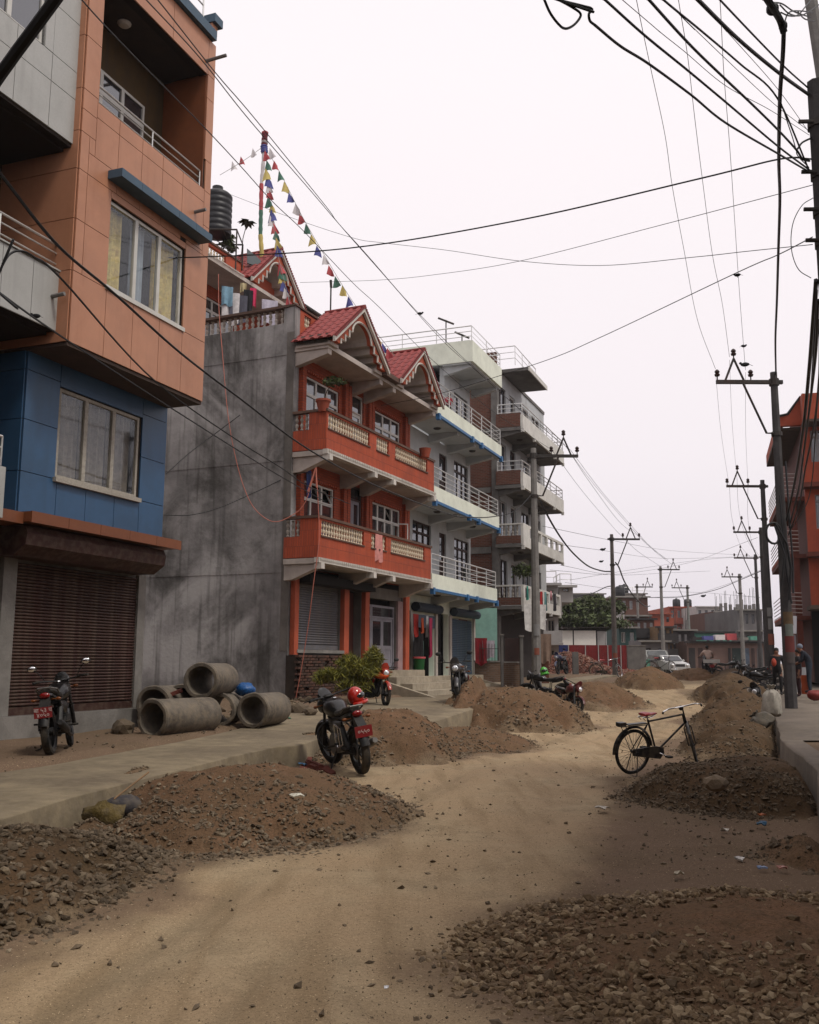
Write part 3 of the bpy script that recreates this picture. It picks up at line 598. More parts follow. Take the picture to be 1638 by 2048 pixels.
for zz in (4.15,7.2):
    for a,b in ((.26,.46),(2.78,2.98),(3.02,3.2),(4.4,4.58),(4.62,4.8),(7.18,7.36),(7.4,7.55)):
        if zz<5 and 4.35<a<4.7: a-=.12;b-=.12
        box('pilaster',p,REDW,a,b,.93,1.045,zz,zz+2.75)
    for a,b in ((.62,2.6),(5.0,7.0)):
        for i in range(int((b-a)/.13)): box('dentil',p,REDS,a+i*.13,a+i*.13+.07,.98,1.045,zz+2.5,zz+2.56)
window(p,*WA[0],1.1,3,WHITE,trans=.5,sill=None); window(p,*WA[2],1.1,3,WHITE,trans=.5)
window(p,*WB[0],1.1,3,WHITE,trans=.5,open_=[(2,1),(1,1)]); window(p,*WB[2],1.1,4,WHITE,trans=.5,open_=[(3,0),(2,1)])
door(p,*WA[1],1.1,WHITE,SOFF,1,GLASSD,.55); door(p,*WB[1],1.1,GREYM,BROWNF,2,GLASSD,.4)
BC=baluster_mesh(.40,CREAM,.042); BG=baluster_mesh(.42,GREYB,.05)
def balcony(zb,x0,x1):  # zb = underside
    box('balcony_floor',p,SOFF,x0,x1,.1,1.05,zb,zb+.14)
    sec=[(.08,2.57),(3.04,3.88),(4.36,6.88)] if zb>6 else [(-.2,2.28),(2.76,3.75),(4.1,6.67)]
    zo,zt=zb+.75,zb+1.2
    mb=MB(); wall(mb,x0,x1,zb+.16,zt,.0,.12,[(a,b,zo,zt-.05) for a,b in sec]); mb.box(x0,x0+.12,.12,.55,zb+.16,zt).box(x1-.12,x1,.12,1.05,zb+.16,zt)
    mb.box(x0,x0+.12,.55,1.05,zb+.16,zb+.72); part('balcony_parapet',mb,REDP,p)
    mb=MB().box(x0-.03,x1+.03,-.04,.16,zt,zt+.07).box(x0-.03,x0+.15,.16,1.06,zt,zt+.07).box(x1-.15,x1+.03,.16,1.06,zt,zt+.07); part('coping',mb,COPING,p)
    for a,b in sec:
        balusters(p,BC,a,b,.06,zo,.15); box('baluster_sill',p,COPING,a-.03,b+.03,-.03,.13,zo-.04,zo-.001)
    balusters(p,BG,.57,1.04,x0+.06,zb+.74,.155,'y')
    box('white_trim',p,TRIMW,x0-.01,x1+.01,-.05,.1,zb+.02,zb+.155)
    for i in range(int((x1-x0)/.11)): box('trim_tooth',p,TRIMW,x0+.05+i*.11,x0+.11+i*.11,-.08,-.051,zb+.09,zb+.15)
    for a in (x0+.02,2.75,4.05,x1-.2): box('corbel_block',p,TRIMW,a,a+.18,-.1,.12,zb-.14,zb+.018 if a<0 else zb+.018)
    for a in (x0+.05,2.72,4.02,x1-.25): part('beam',MB().prism([(.12,zb),(1.05,zb),(1.05,zb-.42),(.8,zb-.4),(.12,zb-.14)],a,a+.22,'x'),SOFF,p)
balcony(7.12,-.02,7.46); balcony(4.16,-.36,7.2)
box('eave_slab',p,SOFF,-.02,7.7,.0,4.0,10.1,10.24)
for a in (.02,3.25,4.2,7.4): part('beam',MB().prism([(.02,10.1),(1.05,10.1),(1.05,9.7),(.02,9.95)],a,a+.2,'x'),SOFF,p)
# gables with arched cut-outs and stepped corbels below
def gable(x0,x1,zb,zp,y0,y1,steps=True,near=True):
    w=x1-x0; c=(x0+x1)/2; h=zp-zb; r=.36*w/3.2
    out=[(x0,zb),(c,zp),(x1,zb)]
    inn=[]; st=[(.84,.0),(.84,.10),(.68,.10),(.68,.24),(.52,.24),(.52,.40)]
    for u,v in st: inn.append((c+(u-0)*w/2*.92,zb+v*h))
    arc=[(c+.40*w/2*.92*math.cos(t),zb+.40*h+.34*h*math.sin(t)) for t in np.linspace(0,math.pi,15)]
    inn2=[(2*c-a,b) for a,b in inn[::-1]]
    path=inn+arc+inn2
    poly=[(x0,zb),(c,zp),(x1,zb)]+path
    part('gable_wall',MB().prism(poly,y0,y0+.12,'y'),REDS,p)
    part('scalloped_trim',MB().tube([(a,y0-.02,b) for a,b in path],.036,4),TRIMW,p)
    # soffit following the cut-out (barrel and steps)
    q=[(a,b) for a,b in path]; th=.05
    vs=[];fs=[]
    for a,b in q: vs+=[(a,y0+.12,b),(a,min(y1,y0+1.22),b)]
    part('stepped_vault',MB().add(vs,[(2*i,2*i+1,2*i+3,2*i+2) for i in range(len(q)-1)]),SOFF,p)
    # bargeboards
    for s in (-1,1):
        e=(c+s*(w/2+.1),zb-.08*1); part('bargeboard',MB().prism([(c,zp+.02),(c,zp+.16),(e[0],e[1]+.14),(e[0],e[1])],y0-.1,y0-.02,'y'),TRIMW,p)
        n=26
        for i in range(n): t=(i+.5)/n; box('tile_end',p,TILE,c+(e[0]-c)*t-.028,c+(e[0]-c)*t+.028,y0-.13,y0-.06,zp+.17+(e[1]+.14-zp-.16)*t-.03,zp+.17+(e[1]+.14-zp-.16)*t+.03)
        # tile courses
        Ls=math.hypot(w/2+.12,h+.08); ang=math.atan2(h+.08,w/2+.12); nc=7; nr=int((y1-y0+.1)/.26)
        ln=Ls/nc
        pr=[(-.13,.0),(-.10,.03),(-.05,.045),(0,.03),(.04,.0),(.10,.005),(.13,.0),(.13,-.02),(-.13,-.02)]
        me=MB().prism([(a,b) for a,b in pr],0,ln+.05,'x').mesh('roof_tile',TILE)
        for i in range(nc):
            for k in range(nr):
                d0=i*ln; o=link('roof_tile',me,p); x=c+s*math.cos(ang)*(d0+ (ln+.05 if s<0 else 0)); 
                dd=d0 if s>0 else d0+ln+.05
                o.location=(c+s*math.cos(ang)*dd,y0-.02+(k+.5)*.26,zp+.15-math.sin(ang)*dd+.015)
                o.rotation_euler=(0,(ang-.03) if s>0 else -(ang-.03),0)
        part('roof_board',MB().prism([(c,zp+.12),(c,zp+.13),(c+s*(w/2+.1),zb+.05),(c+s*(w/2+.1),zb+.02)],y0-.02,y1,'y'),DARK,p)
    part('ridge_cap',MB().cyl((c,y0-.12,zp+.17),(c,y1,zp+.17),.06,n=8),TILE,p,True)
    for a,b in ((x0,x0+.3*w/2),(x1-.3*w/2,x1)): box('gable_soffit',p,SOFF,a,b,y0+.12,min(y0+1.2,y1),zb-.1,zb-.001)
gable(-.06,3.2,10.28,11.6,-.2,1.0); gable(4.3,7.6,10.28,11.66,-.2,1.0)
box('gutter',p,COPING,3.2,4.3,-.2,.1,10.2,10.34)
box('gable_side',p,RENDER,-.06,.1,.0,1.05,10.24,10.5)
# roof terrace parapet
mb=MB(); wall(mb,.25,7.6,10.24,11.42,1.06,1.2,[(.48,.86,11.0,11.35),(3.3,4.3,10.95,11.35),(4.72,5.8,11.0,11.35),(6.4,7.3,11.0,11.35)]); part('terrace_parapet',mb,REDS,p)
box('coping',p,COPING,-.05,7.65,1.02,1.26,11.445,11.5)
BT=baluster_mesh(.36,CREAM,.042)
for a,b in ((.48,.86),(3.3,4.3),(4.72,5.8),(6.4,7.3)): balusters(p,BT,a,b,1.13,10.98,.14)
BS=baluster_mesh(.42,mat('pale_baluster',(.5,.45,.4),.8,.15,stain=.3),.055)
balusters(p,BS,1.45,6.6,.1,11.0,.2,'y'); part('side_coping',MB().box(-.06,.26,1.262,7,11.43,11.5),COPING,p); box('side_curb',p,GREYW,-.02,.23,1.43,14,10.72,10.98)
# top storey set back
X0,X1,YF=-.5,7.4,5.2
mb=MB(); wall(mb,X0,X1,10.3,13.3,YF,YF+.2,[(1.2,3.0,11.5,12.9),(.1,.8,11.5,12.9),(4.2,5.2,10.4,12.8)]); part('top_storey_wall',mb,REDW,p)
part('top_storey_body',MB().box(X0,X1,YF+.45,12,10.3,13.3),DARK,p)
window(p,1.2,3.0,11.5,12.9,YF+.05,3,WHITE,trans=.4); window(p,.1,.8,11.5,12.9,YF+.05,1,WHITE,trans=.4); door(p,4.2,5.2,10.4,12.8,YF+.05,WHITE,BROWNF,1,GLASSD)
box('eave_slab',p,SOFF,X0-.3,X1,4.0,6,13.3,13.42)
for i in range(40):
    box('tile_end',p,TRIMW,X0-.28+i*.062,X0-.25+i*.062,3.96,3.999,13.42,13.46)
gable(2.15,5.25,13.5,15.0,4.0,6.2)
mb=MB(); wall(mb,X0-.3,7.4,13.42,14.25,4.62,4.75,[(-.7,.5,13.72,14.18),(.55,1.6,13.72,14.18)]); part('upper_parapet',mb,REDS,p)
balusters(p,BT,-.7,1.6,4.68,13.76,.15); box('coping',p,COPING,X0-.3,2.4,4.58,4.8,14.25,14.31)
box('roof_slab',p,RENDER,X0,X1,4.8,12,13.42,13.5)
# ground floor of the red house
BASEZ=.55
mb=MB(); wall(mb,.24,7.5,1.6,3.95,1.05,1.3,[(.3,2.84,1.9,3.7),(3.18,4.2,1.25,3.75),(4.55,6.75,1.35,3.6)]); mb.box(7.15,7.6,1.0,1.3,1.25,3.9); part('ground_wall',mb,RENDER,p)
for a,b in ((.05,.26),(2.86,3.16),(4.22,4.5),(7.2,7.5)): box('pillar',p,REDS,a,b,.9,1.04,1.3 if a>1 else 1.8,3.95)
shutter(p,.28,2.84,1.95,3.75,1.12,SHUTG,.068); box('shutter_housing',p,DARK,.26,4.2,.55,1.04,3.72,3.95); box('shutter_sill',p,CONC,.2,2.86,.88,1.1,1.85,1.94)
box('alcove_back',p,mat('dark_red_wall',(.10,.03,.02),.8,.2),3.18,4.2,1.31,1.36,1.25,3.7)
door(p,4.55,5.05,1.4,3.4,1.12,GREYM,GREYM,1,GLASSD,.35); door(p,5.07,6.75,1.4,3.4,1.12,GREYM,GREYM,2,GLASSD,.35); box('side_post',p,mat('pink_grey_render',(.36,.25,.25),.8,.15,stain=.3),6.76,7.14,.98,1.1,1.3,3.6)
# brick plinth, brick by brick on its top courses
part('brick_plinth',MB().box(-.1,3.0,.74,1.05,.1,1.78),mat('earth_mortar',(.055,.04,.03),.95,.3,bump=.5),p)
BM_=[MB().obox((0,0,0),(.225,.11,.062)).mesh('brick',m_,bev=.004) for m_ in (mat('old_brick_a',(.135,.07,.05),.9,.3,scale=12,bump=.4,stain=.5,stcol=(.08,.06,.045)),mat('old_brick_b',(.10,.06,.045),.9,.3,scale=12,bump=.4,stain=.6,stcol=(.06,.05,.04)))]
rr_=random.Random(8)
for j in range(21):
    for i in range(13):
        if rr_.random()<.03: continue
        link('brick',BM_[rr_.random()<.45],p,(.0+i*.243+(.12 if j%2 else 0)+rr_.uniform(-.006,.006),.72+rr_.uniform(-.018,.012),.22+j*.077),(rr_.uniform(-.03,.03),rr_.uniform(-.015,.015),rr_.uniform(-.05,.05)))
# ------------------------------------------------------------------ 3. pale green house
PALE=mat('pale_green_paint',(.76,.79,.69),.8,.08,scale=1.5,bump=.1,stain=.25,stcol=(.36,.38,.31)); PALEW=mat('pale_blue_grey_wall',(.50,.515,.52),.8,.1,scale=1.5,bump=.1,stain=.3,stcol=(.33,.33,.32))
BLUET=mat('bright_blue_trim',(.05,.17,.34),.5,.12); BLUES=mat('blue_shutter',(.075,.125,.19),.5,.2,metal=.2,stain=.4,stcol=(.08,.09,.1),dust=.25); AQUA=mat('aqua_paint',(.30,.50,.44),.8,.12,stain=.3,stcol=(.3,.38,.33))
p=frame('terrace_house','pale green four storey house with blue trimmed balconies and steel rails','house',.83869,33.,.38027)
WH=p
hol=[(1.3,3.18,9.25,9.95),(1.3,3.2,8.05,9.25),(1.3,3.2,4.95,6.72),(4.1,5.0,7.9,9.75),(5.87,7.68,7.95,9.8),(4.12,4.9,4.75,6.6),(5.87,7.75,4.75,6.6),(5.9,7.65,11.0,12.7)]
mb=MB(); wall(mb,.05,8.0,3.95,10.15,1.3,1.5,hol[1:]); wall(mb,4.7,8.0,10.15,13.44,1.3,1.5,[hol[-1]]); part('front_wall',mb,PALEW,p)
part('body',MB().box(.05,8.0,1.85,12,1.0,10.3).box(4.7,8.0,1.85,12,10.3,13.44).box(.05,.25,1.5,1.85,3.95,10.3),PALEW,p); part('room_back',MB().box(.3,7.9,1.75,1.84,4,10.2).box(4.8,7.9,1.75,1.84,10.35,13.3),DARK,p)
for k,zb in enumerate((4.0,7.06,10.2)):
    x1=(7.5,7.9,8.35)[k]; x0=(-.18,.02,.38)[k]
    box('balcony_floor',p,PALEW,x0,x1,.08,1.3,zb+.02,zb+.16); mb=MB().box(x0,x1,0,.1,zb+.1,zb+.6).box(x1-.1,x1,.1,1.3,zb+.1,zb+.6).box(x0,x0+.1,.1,1.3,zb+.1,zb+(1.15 if k==2 else .6)); part('fascia',mb,PALE,p)
    mb=MB().box(x0,x1,-.04,.06,zb-.0,zb+.095)
    for a in (x0,x0+(x1-x0)*.48,x0+(x1-x0)*.63,x1-.16): mb.box(a,a+.16,-.07,.07,zb-.11,zb+.12)
    part('blue_trim',mb,BLUET,p)
    railing(p,[(x0+.05,.05),(x1-.05,.05),(x1-.05,1.25)],zb+.6,[.15,.33,.5,.68],post=1.25,r=.02)
    for a in (2.9,5.0,7.4): part('beam',MB().prism([(.15,zb+.02),(1.3,zb+.02),(1.3,zb-.32),(.15,zb-.1)],a,a+.25,'x'),PALEW,p)
    for a in (2.1,6.3): part('ceiling_lamp',MB().lathe([(.001,-.07),(.1,-.055),(.14,-.02),(.15,0)],12,(a,.65,zb+.02)),IRON,p,True)
window(p,*hol[1],1.36,3,BROWNF,trans=.4); window(p,*hol[2],1.36,3,BROWNF,trans=.4)
for h in (hol[3],hol[5]): door(p,*h,1.36,BROWNF,BROWNF,1,GLASSD)
for h in (hol[4],hol[6]): window(p,*h,1.36,3,BROWNF,trans=.4); 
window(p,*hol[7],1.36,3,BROWNF,trans=.0)
# roof
part('roof_slab',MB().box(4.45,8.55,.1,1.3,13.36,13.46).box(4.53,8.37,1.3,12,13.45,13.6),PALEW,p)
part('roof_parapet',MB().box(4.4,8.5,0,.12,13.42,14.28).box(4.4,4.52,.12,10,13.42,14.3).box(8.38,8.5,.12,10,13.42,14.28),PALE,p)
railing(p,[(4.46,9),(4.46,.06),(8.44,.06),(8.44,6)],14.28,[.2,.4,.62],post=1.6,r=.02)
for a in (4.6,6.6,8.1): part('beam',MB().prism([(.15,13.36),(1.3,13.36),(1.3,13.0),(.15,13.25)],a,a+.22,'x'),PALEW,p)
part('divider_pier',MB().box(.0,.3,.6,1.35,10.4,12.1),PALE,p)
# ground floor shops
mb=MB(); wall(mb,.7,8.0,.9,4.0,1.2,1.4,[(.95,3.25,1.1,3.25),(3.55,4.85,1.1,3.45),(5.1,7.85,1.1,3.35)]); part('shop_wall',mb,PALE,p)
part('shop_room',MB().box(.9,3.3,2.9,3.0,1.0,3.6).box(3.4,5.0,1.5,1.6,1.0,3.6).box(.8,.94,1.4,3,1,3.6).box(3.26,3.4,1.4,2.9,1,3.6),DARK,p)
box('shop_counter_front',p,AQUA,2.65,3.25,1.6,1.75,1.1,2.4)
box('rolled_shutter',p,BLUES,.95,3.25,1.15,1.3,2.85,3.3); shutter(p,5.1,7.85,1.12,3.3,1.24,BLUES,.07)
for a,b in ((.9,3.4),(5.0,8.0)): part('shutter_housing',MB().lathe([(.001,a),(.17,a),(.17,b),(.001,b)],10,(0,1.02,3.55),'x'),mat('shaded_blue_housing',(.04,.06,.09),.6,.2,stain=.4),p)  # housing blue darkened, its shade put into the colour
for a in (.72,3.28,4.88,7.86): box('pillar',p,SOFF,a,a+.2,1.12,1.198,1.05,3.4)
# ------------------------------------------------------------------ steps in front of both houses
STEPM=mat('step_concrete',(.42,.37,.29),.9,.15,scale=2,bump=.25,bscale=20,stain=.5,stcol=(.2,.165,.12),dust=.3)
p=frame('stair','three pale concrete steps with a sloping side slab below the grey double doors','steps',-2.23727,25.5,.42257)
for i,(a,b,z) in enumerate(((4.5,7.9,1.36),(4.75,7.9,1.16),(5.0,8.0,.96),(5.2,8.1,.76))): box('step',p,STEPM,a,b,.9-.42*i-.4,1.06 if i==0 else .9-.42*(i-1)-.402,.3,z,bev=.012)
part('side_slab',MB().prism([(.5,1.1),(-1.5,.55),(-1.5,.35),(.5,.35)],4.28,4.48,'x'),STEPM,p)
p=frame('stair','low concrete steps and sloping slab below the blue shop shutters','steps',.83869,33.,.38027)
for i,(a,b,z) in enumerate(((.3,8.2,1.12),(.3,4.8,.98),(.3,8.0,.82))): box('step',p,STEPM,a,b,.8-.4*i-.4,1.1 if i==0 else .8-.4*(i-1)-.402,.3,z,bev=.012)
part('side_slab',MB().prism([(.1,1.0),(-1.4,.6),(-1.4,.4),(.1,.4)],5.2,5.4,'x'),STEPM,p)
# ------------------------------------------------------------------ 4. unfinished brick and grey house
GREYC=mat('grey_bare_concrete',(.20,.19,.18),.9,.2,scale=2,bump=.3,stain=.5,stcol=(.1,.095,.09)); BRICKD=mat('bare_brick_infill',(.19,.075,.05),.9,.25,scale=2,bump=.3,brick=(.24,.075,.012,(.14,.11,.09)),stain=.3,stcol=(.12,.08,.06)); WHG=mat('off_white_paint',(.66,.65,.61),.8,.1,stain=.3,stcol=(.36,.34,.3))
p=frame('apartment_house','tall grey and bare brick house with white balconies behind the leftmost utility pole','house',5.2573,44.,.37499)
mb=MB()
hol=[(a,b,z,z+1.85) for z in (4.55,7.35,10.15,12.95) for a,b in ((.5,1.9),(2.6,3.6),(4.6,6.2),(7.0,8.6))]
wall(mb,.1,9.8,3.9,15.5,1.35,1.55,hol); part('front_wall',mb,PALEW,p)
mb=MB()
for i,z in enumerate((1.0,4.1,6.9,9.7,12.5)):
    mb.box(.1,.35,1.55,10,z+.0,z+(2.85 if i else 2.9))
part('side_brick_wall',mb,BRICKD,p); part('side_column',MB().box(.04,.4,1.25,1.55,1,15.4).box(.04,.4,4.2,4.6,1,15.4).box(.04,.36,1.6,10,6.6,6.9).box(.04,.36,1.6,10,3.85,4.1).box(.04,.36,1.6,10,9.45,9.7).box(.04,.36,1.6,10,12.3,12.5),GREYC,p)
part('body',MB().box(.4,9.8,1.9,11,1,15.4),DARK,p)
for k,h in enumerate(hol): 
    (window if k%4!=1 else lambda p,a,b,c,d,y,n,fm,**kw: door(p,a,b,c-.4,d,y,BROWNF,fm,1,GLASSD))(p,*h,1.42,2,mat('white_grille',(.5,.48,.46),.6,.15) if k%3 else BROWNF)
for k,zb in enumerate((3.97,6.8,9.55,12.3)):
    x1=(7.25,8.2,8.45,8.75)[k]; x0=(-.25,-.15,-.1,0)[k]
    box('balcony_floor',p,GREYC,x0,x1,.1,1.34,zb+.02,zb+.18)
    mb=MB()
    if k<2:
        wall(mb,x0,x1,zb+.05,zb+1.12,0,.12,[(a,a+.95,zb+.55,zb+1.0) for a in np.arange(x0+1.2 if k else x0+.3,x1-1,1.2)])
    else: mb.box(x0,x1,0,.12,zb+.05,zb+.75)
    mb.box(x1-.12,x1,.12,1.3,zb+.05,zb+.7)
    part('balcony_parapet',mb,WHG,p)
    box('brick_end',p,BRICKD,x0,x0+.12,.125,1.3,zb+.2,zb+(.55 if k<2 else .85)); 
    if k<2:
        box('coping',p,WHG,x0-.03,x0+.15,.13,1.3,zb+1.05,zb+1.12); balusters(p,baluster_mesh(.48,GREYB,.06),.2,1.25,x0+.06,zb+.56,.2,'y')
    else: railing(p,[(x0+.06,1.25),(x0+.06,.06),(x1-.06,.06),(x1-.06,1.2)],zb+.75,[.15,.35,.55],post=1.3,r=.022)
    for a in (x0,x0+2.2,x1-2.2,x1-.2): box('drip_block',p,WHG,a,a+.12,-.04,.1,zb-.08,zb+.1)
    for a in (.1,3.0,6.0): part('beam',MB().prism([(.15,zb+.02),(1.34,zb+.02),(1.34,zb-.3),(.15,zb-.08)],a,a+.22,'x'),GREYC,p)
    for a in (2.0,5.4): part('ceiling_lamp',MB().lathe([(.001,-.09),(.12,-.06),(.16,0)],10,(a,.7,zb+.02)),IRON,p,True)
part('roof_slab',MB().box(1.1,4.85,-.0,1.5,15.5,15.66).box(.1,9.8,1.3,11,15.5,15.66),GREYC,p)
part('roof_parapet_brick',MB().box(.1,.3,1.3,6,15.66,16.25),BRICKD,p); part('roof_trim',MB().box(1.1,4.85,-.06,-.005,15.48,15.7),WHG,p)
railing(p,[(.6,6),(.6,.5),(4.6,.5)],15.66,[.35,.65,.95],post=1.4,r=.02)
box('ground_wall',p,mat('dark_brown_ground_wall',(.045,.035,.03),.9,.3),.4,9.0,1.36,1.5,.8,3.9)  # plain very dark brown wall along the ground floor
# ------------------------------------------------------------------ heaps of soil and gravel
heap('large brown soil and gravel heap against the kerb, in front of the left footpath',-1.75,10.9,1.75,2.5,.48,R(-12),3,10000,(.008,.03),.45)
heap('dark stony gravel heap at the left edge of the road, nearest the camera',-3.15,7.4,1.2,2.1,.34,R(-8),4,12000,(.008,.038),.6,cover=.4,soil=SOILD,stone=STONED,gw=1.4)
heap('brown soil heap with grey gravel toe just behind the near black motorcycle',-.4,17.9,1.45,2.0,.8,R(-15),5,7000,(.010,.036),.7)
heap('low reddish gravel spread between two soil heaps before the steps',1.1,20.0,1.5,2.2,.34,R(-20),6,5000,(.010,.032),.8)
heap('rounded brown soil heap below the leftmost utility pole',2.7,25.2,1.95,2.1,.98,R(-20),7,2600,(.02,.05),.5,power=.95)
heap('low wide soil heap right of the lying red motorcycle',6.35,33,1.6,2.3,.72,R(-18),8,900,(.02,.05),.5,power=1.0)
heap('soil heap beside the second left utility pole',10.6,43.5,1.5,2.2,.85,R(-16),9,300,(.03,.06),.5,power=1.0)
heap('far soil heap in front of the parked pickup and white car',15.4,52.5,2.0,2.4,.6,R(-16),10,250,(.03,.06),.4,power=1.0)
heap('brown heap with stones in which the bicycle stands',4.3,12.55,1.6,2.0,.46,R(-18),11,10000,(.008,.032),.6,soil=SOILD,stone=STONED,power=1.0)
heap('long dark soil bank along the right kerb behind the bicycle',6.35,18.8,1.25,2.7,.55,R(-22),12,5000,(.010,.034),.6,soil=SOILD,stone=STONED)
heap('higher dark soil bank beside the pavement sacks',8.35,24.6,1.3,3.9,.85,R(-19),13,2200,(.02,.05),.4,soil=SOILD,stone=STONED)
heap('far dark soil bank where the right row of motorcycles stands',12.1,37,1.45,5.2,.85,R(-19),14,900,(.02,.06),.4,soil=SOILD,stone=STONED)
heap('furthest dark soil bank at the right kerb, behind the ridden motorcycle',17.0,50.5,1.6,5.5,.6,R(-19),24,400,(.02,.06),.4,soil=SOILD,stone=STONED)
heap('low pale mound of rubbish and earth at the right edge',3.75,8.55,.75,.75,.26,0,15,400,(.012,.03),.4,soil=SOILM,stone=STONED)
heap('wide spread of earth and coarse gravel in the right foreground',2.25,5.95,2.05,1.45,.13,R(6),16,17000,(.007,.032),  .42,cover=.03,soil=SOILM,stone=STONEW,gw=1.5,power=1.1,ns=.45)
# loose stones scattered over the road, by hand-sized clusters
rg=np.random.default_rng(99)
Y=4.2*np.exp(rg.uniform(0,2.1,60000)); X=rg.uniform(-4.5,12,60000)
kl=interp(Y,KL)+.15; kr=interp(Y,KR)-.1; ok=(X>kl)&(X<kr); lane=lanef(X,Y); pr=(1-lane)*.75*smooth(fbm(X*.9,Y*.9,61),.3,.6)+.06*smooth(fbm(X*.7,Y*.7,77),.45,.6)+.12*smooth(fbm(X*2,Y*2,5),.5,.7)+.05
k=ok&(rg.uniform(0,1,60000)<pr); X,Y=X[k],Y[k]; S=rg.uniform(0,1,len(X))**6*.034+.0035
o=rocks('loose_stones',np.stack([X,Y,gz(X,Y)+S*.2],1),S,STONEG,None,False,4); o['label']='small loose stones scattered over the dirt road'; o['category']='stones'
Yf=4.2*np.exp(rg.uniform(0,1.6,30000)); Xf=rg.uniform(-4.2,9,30000); kf=(Xf>interp(Yf,KL)+.1)&(Xf<interp(Yf,KR)-.1)&(rg.uniform(0,1,30000)<.75*smooth(fbm(Xf*1.1,Yf*.8,33),.42,.62)+.12); Xf,Yf=Xf[kf],Yf[kf]; Sf=rg.uniform(.0025,.008,len(Xf))
o=rocks('road_grit',np.stack([Xf,Yf,gz(Xf,Yf)+Sf*.15],1),Sf,STONEG,None,False,6); o['label']='fine grit scattered in patches over the dirt road'; o['category']='grit'
X=rg.uniform(-5.5,-1.5,2600); Y=rg.uniform(11.5,26,2600)**1.0; k=(rg.uniform(0,1,2600)<.25+.75*smooth(Y,16,20))&(X<interp(Y,KI)+.1)&(X>interp(Y,KI)-1.6); X,Y=X[k],Y[k]; S=rg.uniform(0,1,len(X))**3*(.035+.07*smooth(Y,19,22))+.010
o=rocks('rubble',np.stack([X,Y,gz(X,Y)+S*.3],1),S,STONED,None,True,5); o['label']='broken stones and rubble along the foot of the grey wall'; o['category']='rubble'
def rock(name,label,px,py,z,s,m=STONED,seed=1,cat='rock',group=None,sc=(1,1,.7)):
    p=gp(px,py,z); v,f=ICOV.copy(),ICOF; r=np.random.default_rng(seed)
    bm=bmesh.new(); bmesh.ops.create_icosphere(bm,subdivisions=2,radius=1)
    for q in bm.verts: q.co=Vector((q.co.x*s*sc[0],q.co.y*s*sc[1],q.co.z*s*sc[2]))*(1+r.uniform(-.16,.16)); 
    for fc in bm.faces: fc.smooth=False
    me=bpy.data.meshes.new(name); bm.to_mesh(me); bm.free(); me.materials.append(m)
    a=me.attributes.new('rnd','FLOAT','POINT'); a.data.foreach_set('value',np.full(len(me.vertices),r.uniform(.2,.8),np.float32))
    o=link(name,me,None,(p.x,p.y,p.z+s*.35)); o.rotation_euler=(0,0,r.uniform(0,6)); return tag(o,label,cat,group)
rk=[(355-20,1455,.3),(575,1418,.16),(600,1425,.22),(620,1428,.16),(640,1420,.14),(592,1408,.2),(612,1412,.13),(655,1425,.11),(670,1433,.12)]
for i,(x,y,s) in enumerate(rk[1:]):
    rock('rock','grey broken rock lying in the rubble below the brick plinth',x,y,.47,s,STONEG,20+i,group='rocks below the brick plinth')
rock('rock','long low mud covered stone block beside the shutter pillar, left of the pipes',246,1470,.35,.3,STONED,51,sc=(1.5,.7,.55))
rock('rock','flat pale stone half buried on the heap below the bicycle',1433,1575,.33,.13,STONEG,52)
# ------------------------------------------------------------------ concrete pipes
PIPEM=mat('concrete_pipe',(.19,.165,.135),.92,.22,scale=2.5,bump=.35,bscale=22,stain=.8,stcol=(.075,.062,.05),dust=.5,streak=.2)
def pipe(label,px,py,d,az,tilt=0,length=1.6,ro=.36,th=.065,group='concrete drain pipes by the grey wall',z=None):
    c=at(px,py,d); rt=thing('concrete_pipe',label,'pipe',c,(0,0,0),group); rt.rotation_euler=(0,tilt,R(90)-R(az))
    ri=ro-th; b=.02
    body=MB().lathe([(ri,.09),(ri,length-.01),(ro-b,length-.01),(ro-.005,length-.04),(ro-.0,.16),(ro-.0,.09)],36,axis='x',closed=True); part('pipe_body',body,PIPEM,rt,True)
    col=MB().lathe([(ri+.012,.0),(ri-.0,.085),(ro+.012,.085),(ro+.02,.03),(ro,.0)],36,axis='x',closed=True); cl=part('collar',col,PIPEM,rt,True)
    for ob in (rt.children[0],cl):
        for v in ob.data.vertices:
            t=math.atan2(v.co.z,v.co.y); j=1+.035*(float(fbm(np.array([t*4+px*.1]),np.array([v.co.x*3+py]),11)[0])-.5); v.co.y*=j; v.co.z*=j; v.co.x+=.02*(float(fbm(np.array([t*5+px]),np.array([py*.3]),5)[0])-.5)
    return rt
# near end mouths measured in the photo; azimuth = direction the barrel runs away
pipe('long concrete pipe lying nearest the footpath, mouth toward the camera',303,1437,16.9,27,length=1.55,ro=.32)
pipe('top concrete pipe resting on the others, highest of the pile',401,1361,18.3,8,length=1.35,ro=.32)
pipe('concrete pipe under the top one, half hidden behind the long pipe',437,1420,18.9,2,length=1.2,ro=.31)
pipe('cracked concrete pipe furthest right in the pile, beside the rubble',505,1421,19.0,16,length=1.2,ro=.32)
pipe('concrete pipe at the back left, beside the shutter pillar',306,1408,18.4,10,length=1.3,ro=.33)
pipe('dark concrete pipe at the back, between pillar and top pipe',362,1404,18.9,12,length=1.2,ro=.33)
bm=MB().ball((0,0,0),.16,14,10,(1.25,1,.8)); me=bm.mesh('plastic_bag',mat('blue_plastic_bag',(.03,.12,.30),.35,.3,scale=20,bump=.8,bscale=18),True)
r_=random.Random(3)
for v in me.vertices: v.co*=1+r_.uniform(-.16,.16)
o=link('plastic_bag',me,None,at(491,1379,19.6)); tag(o,'crumpled blue plastic bag on top of the right pipes','plastic bag')
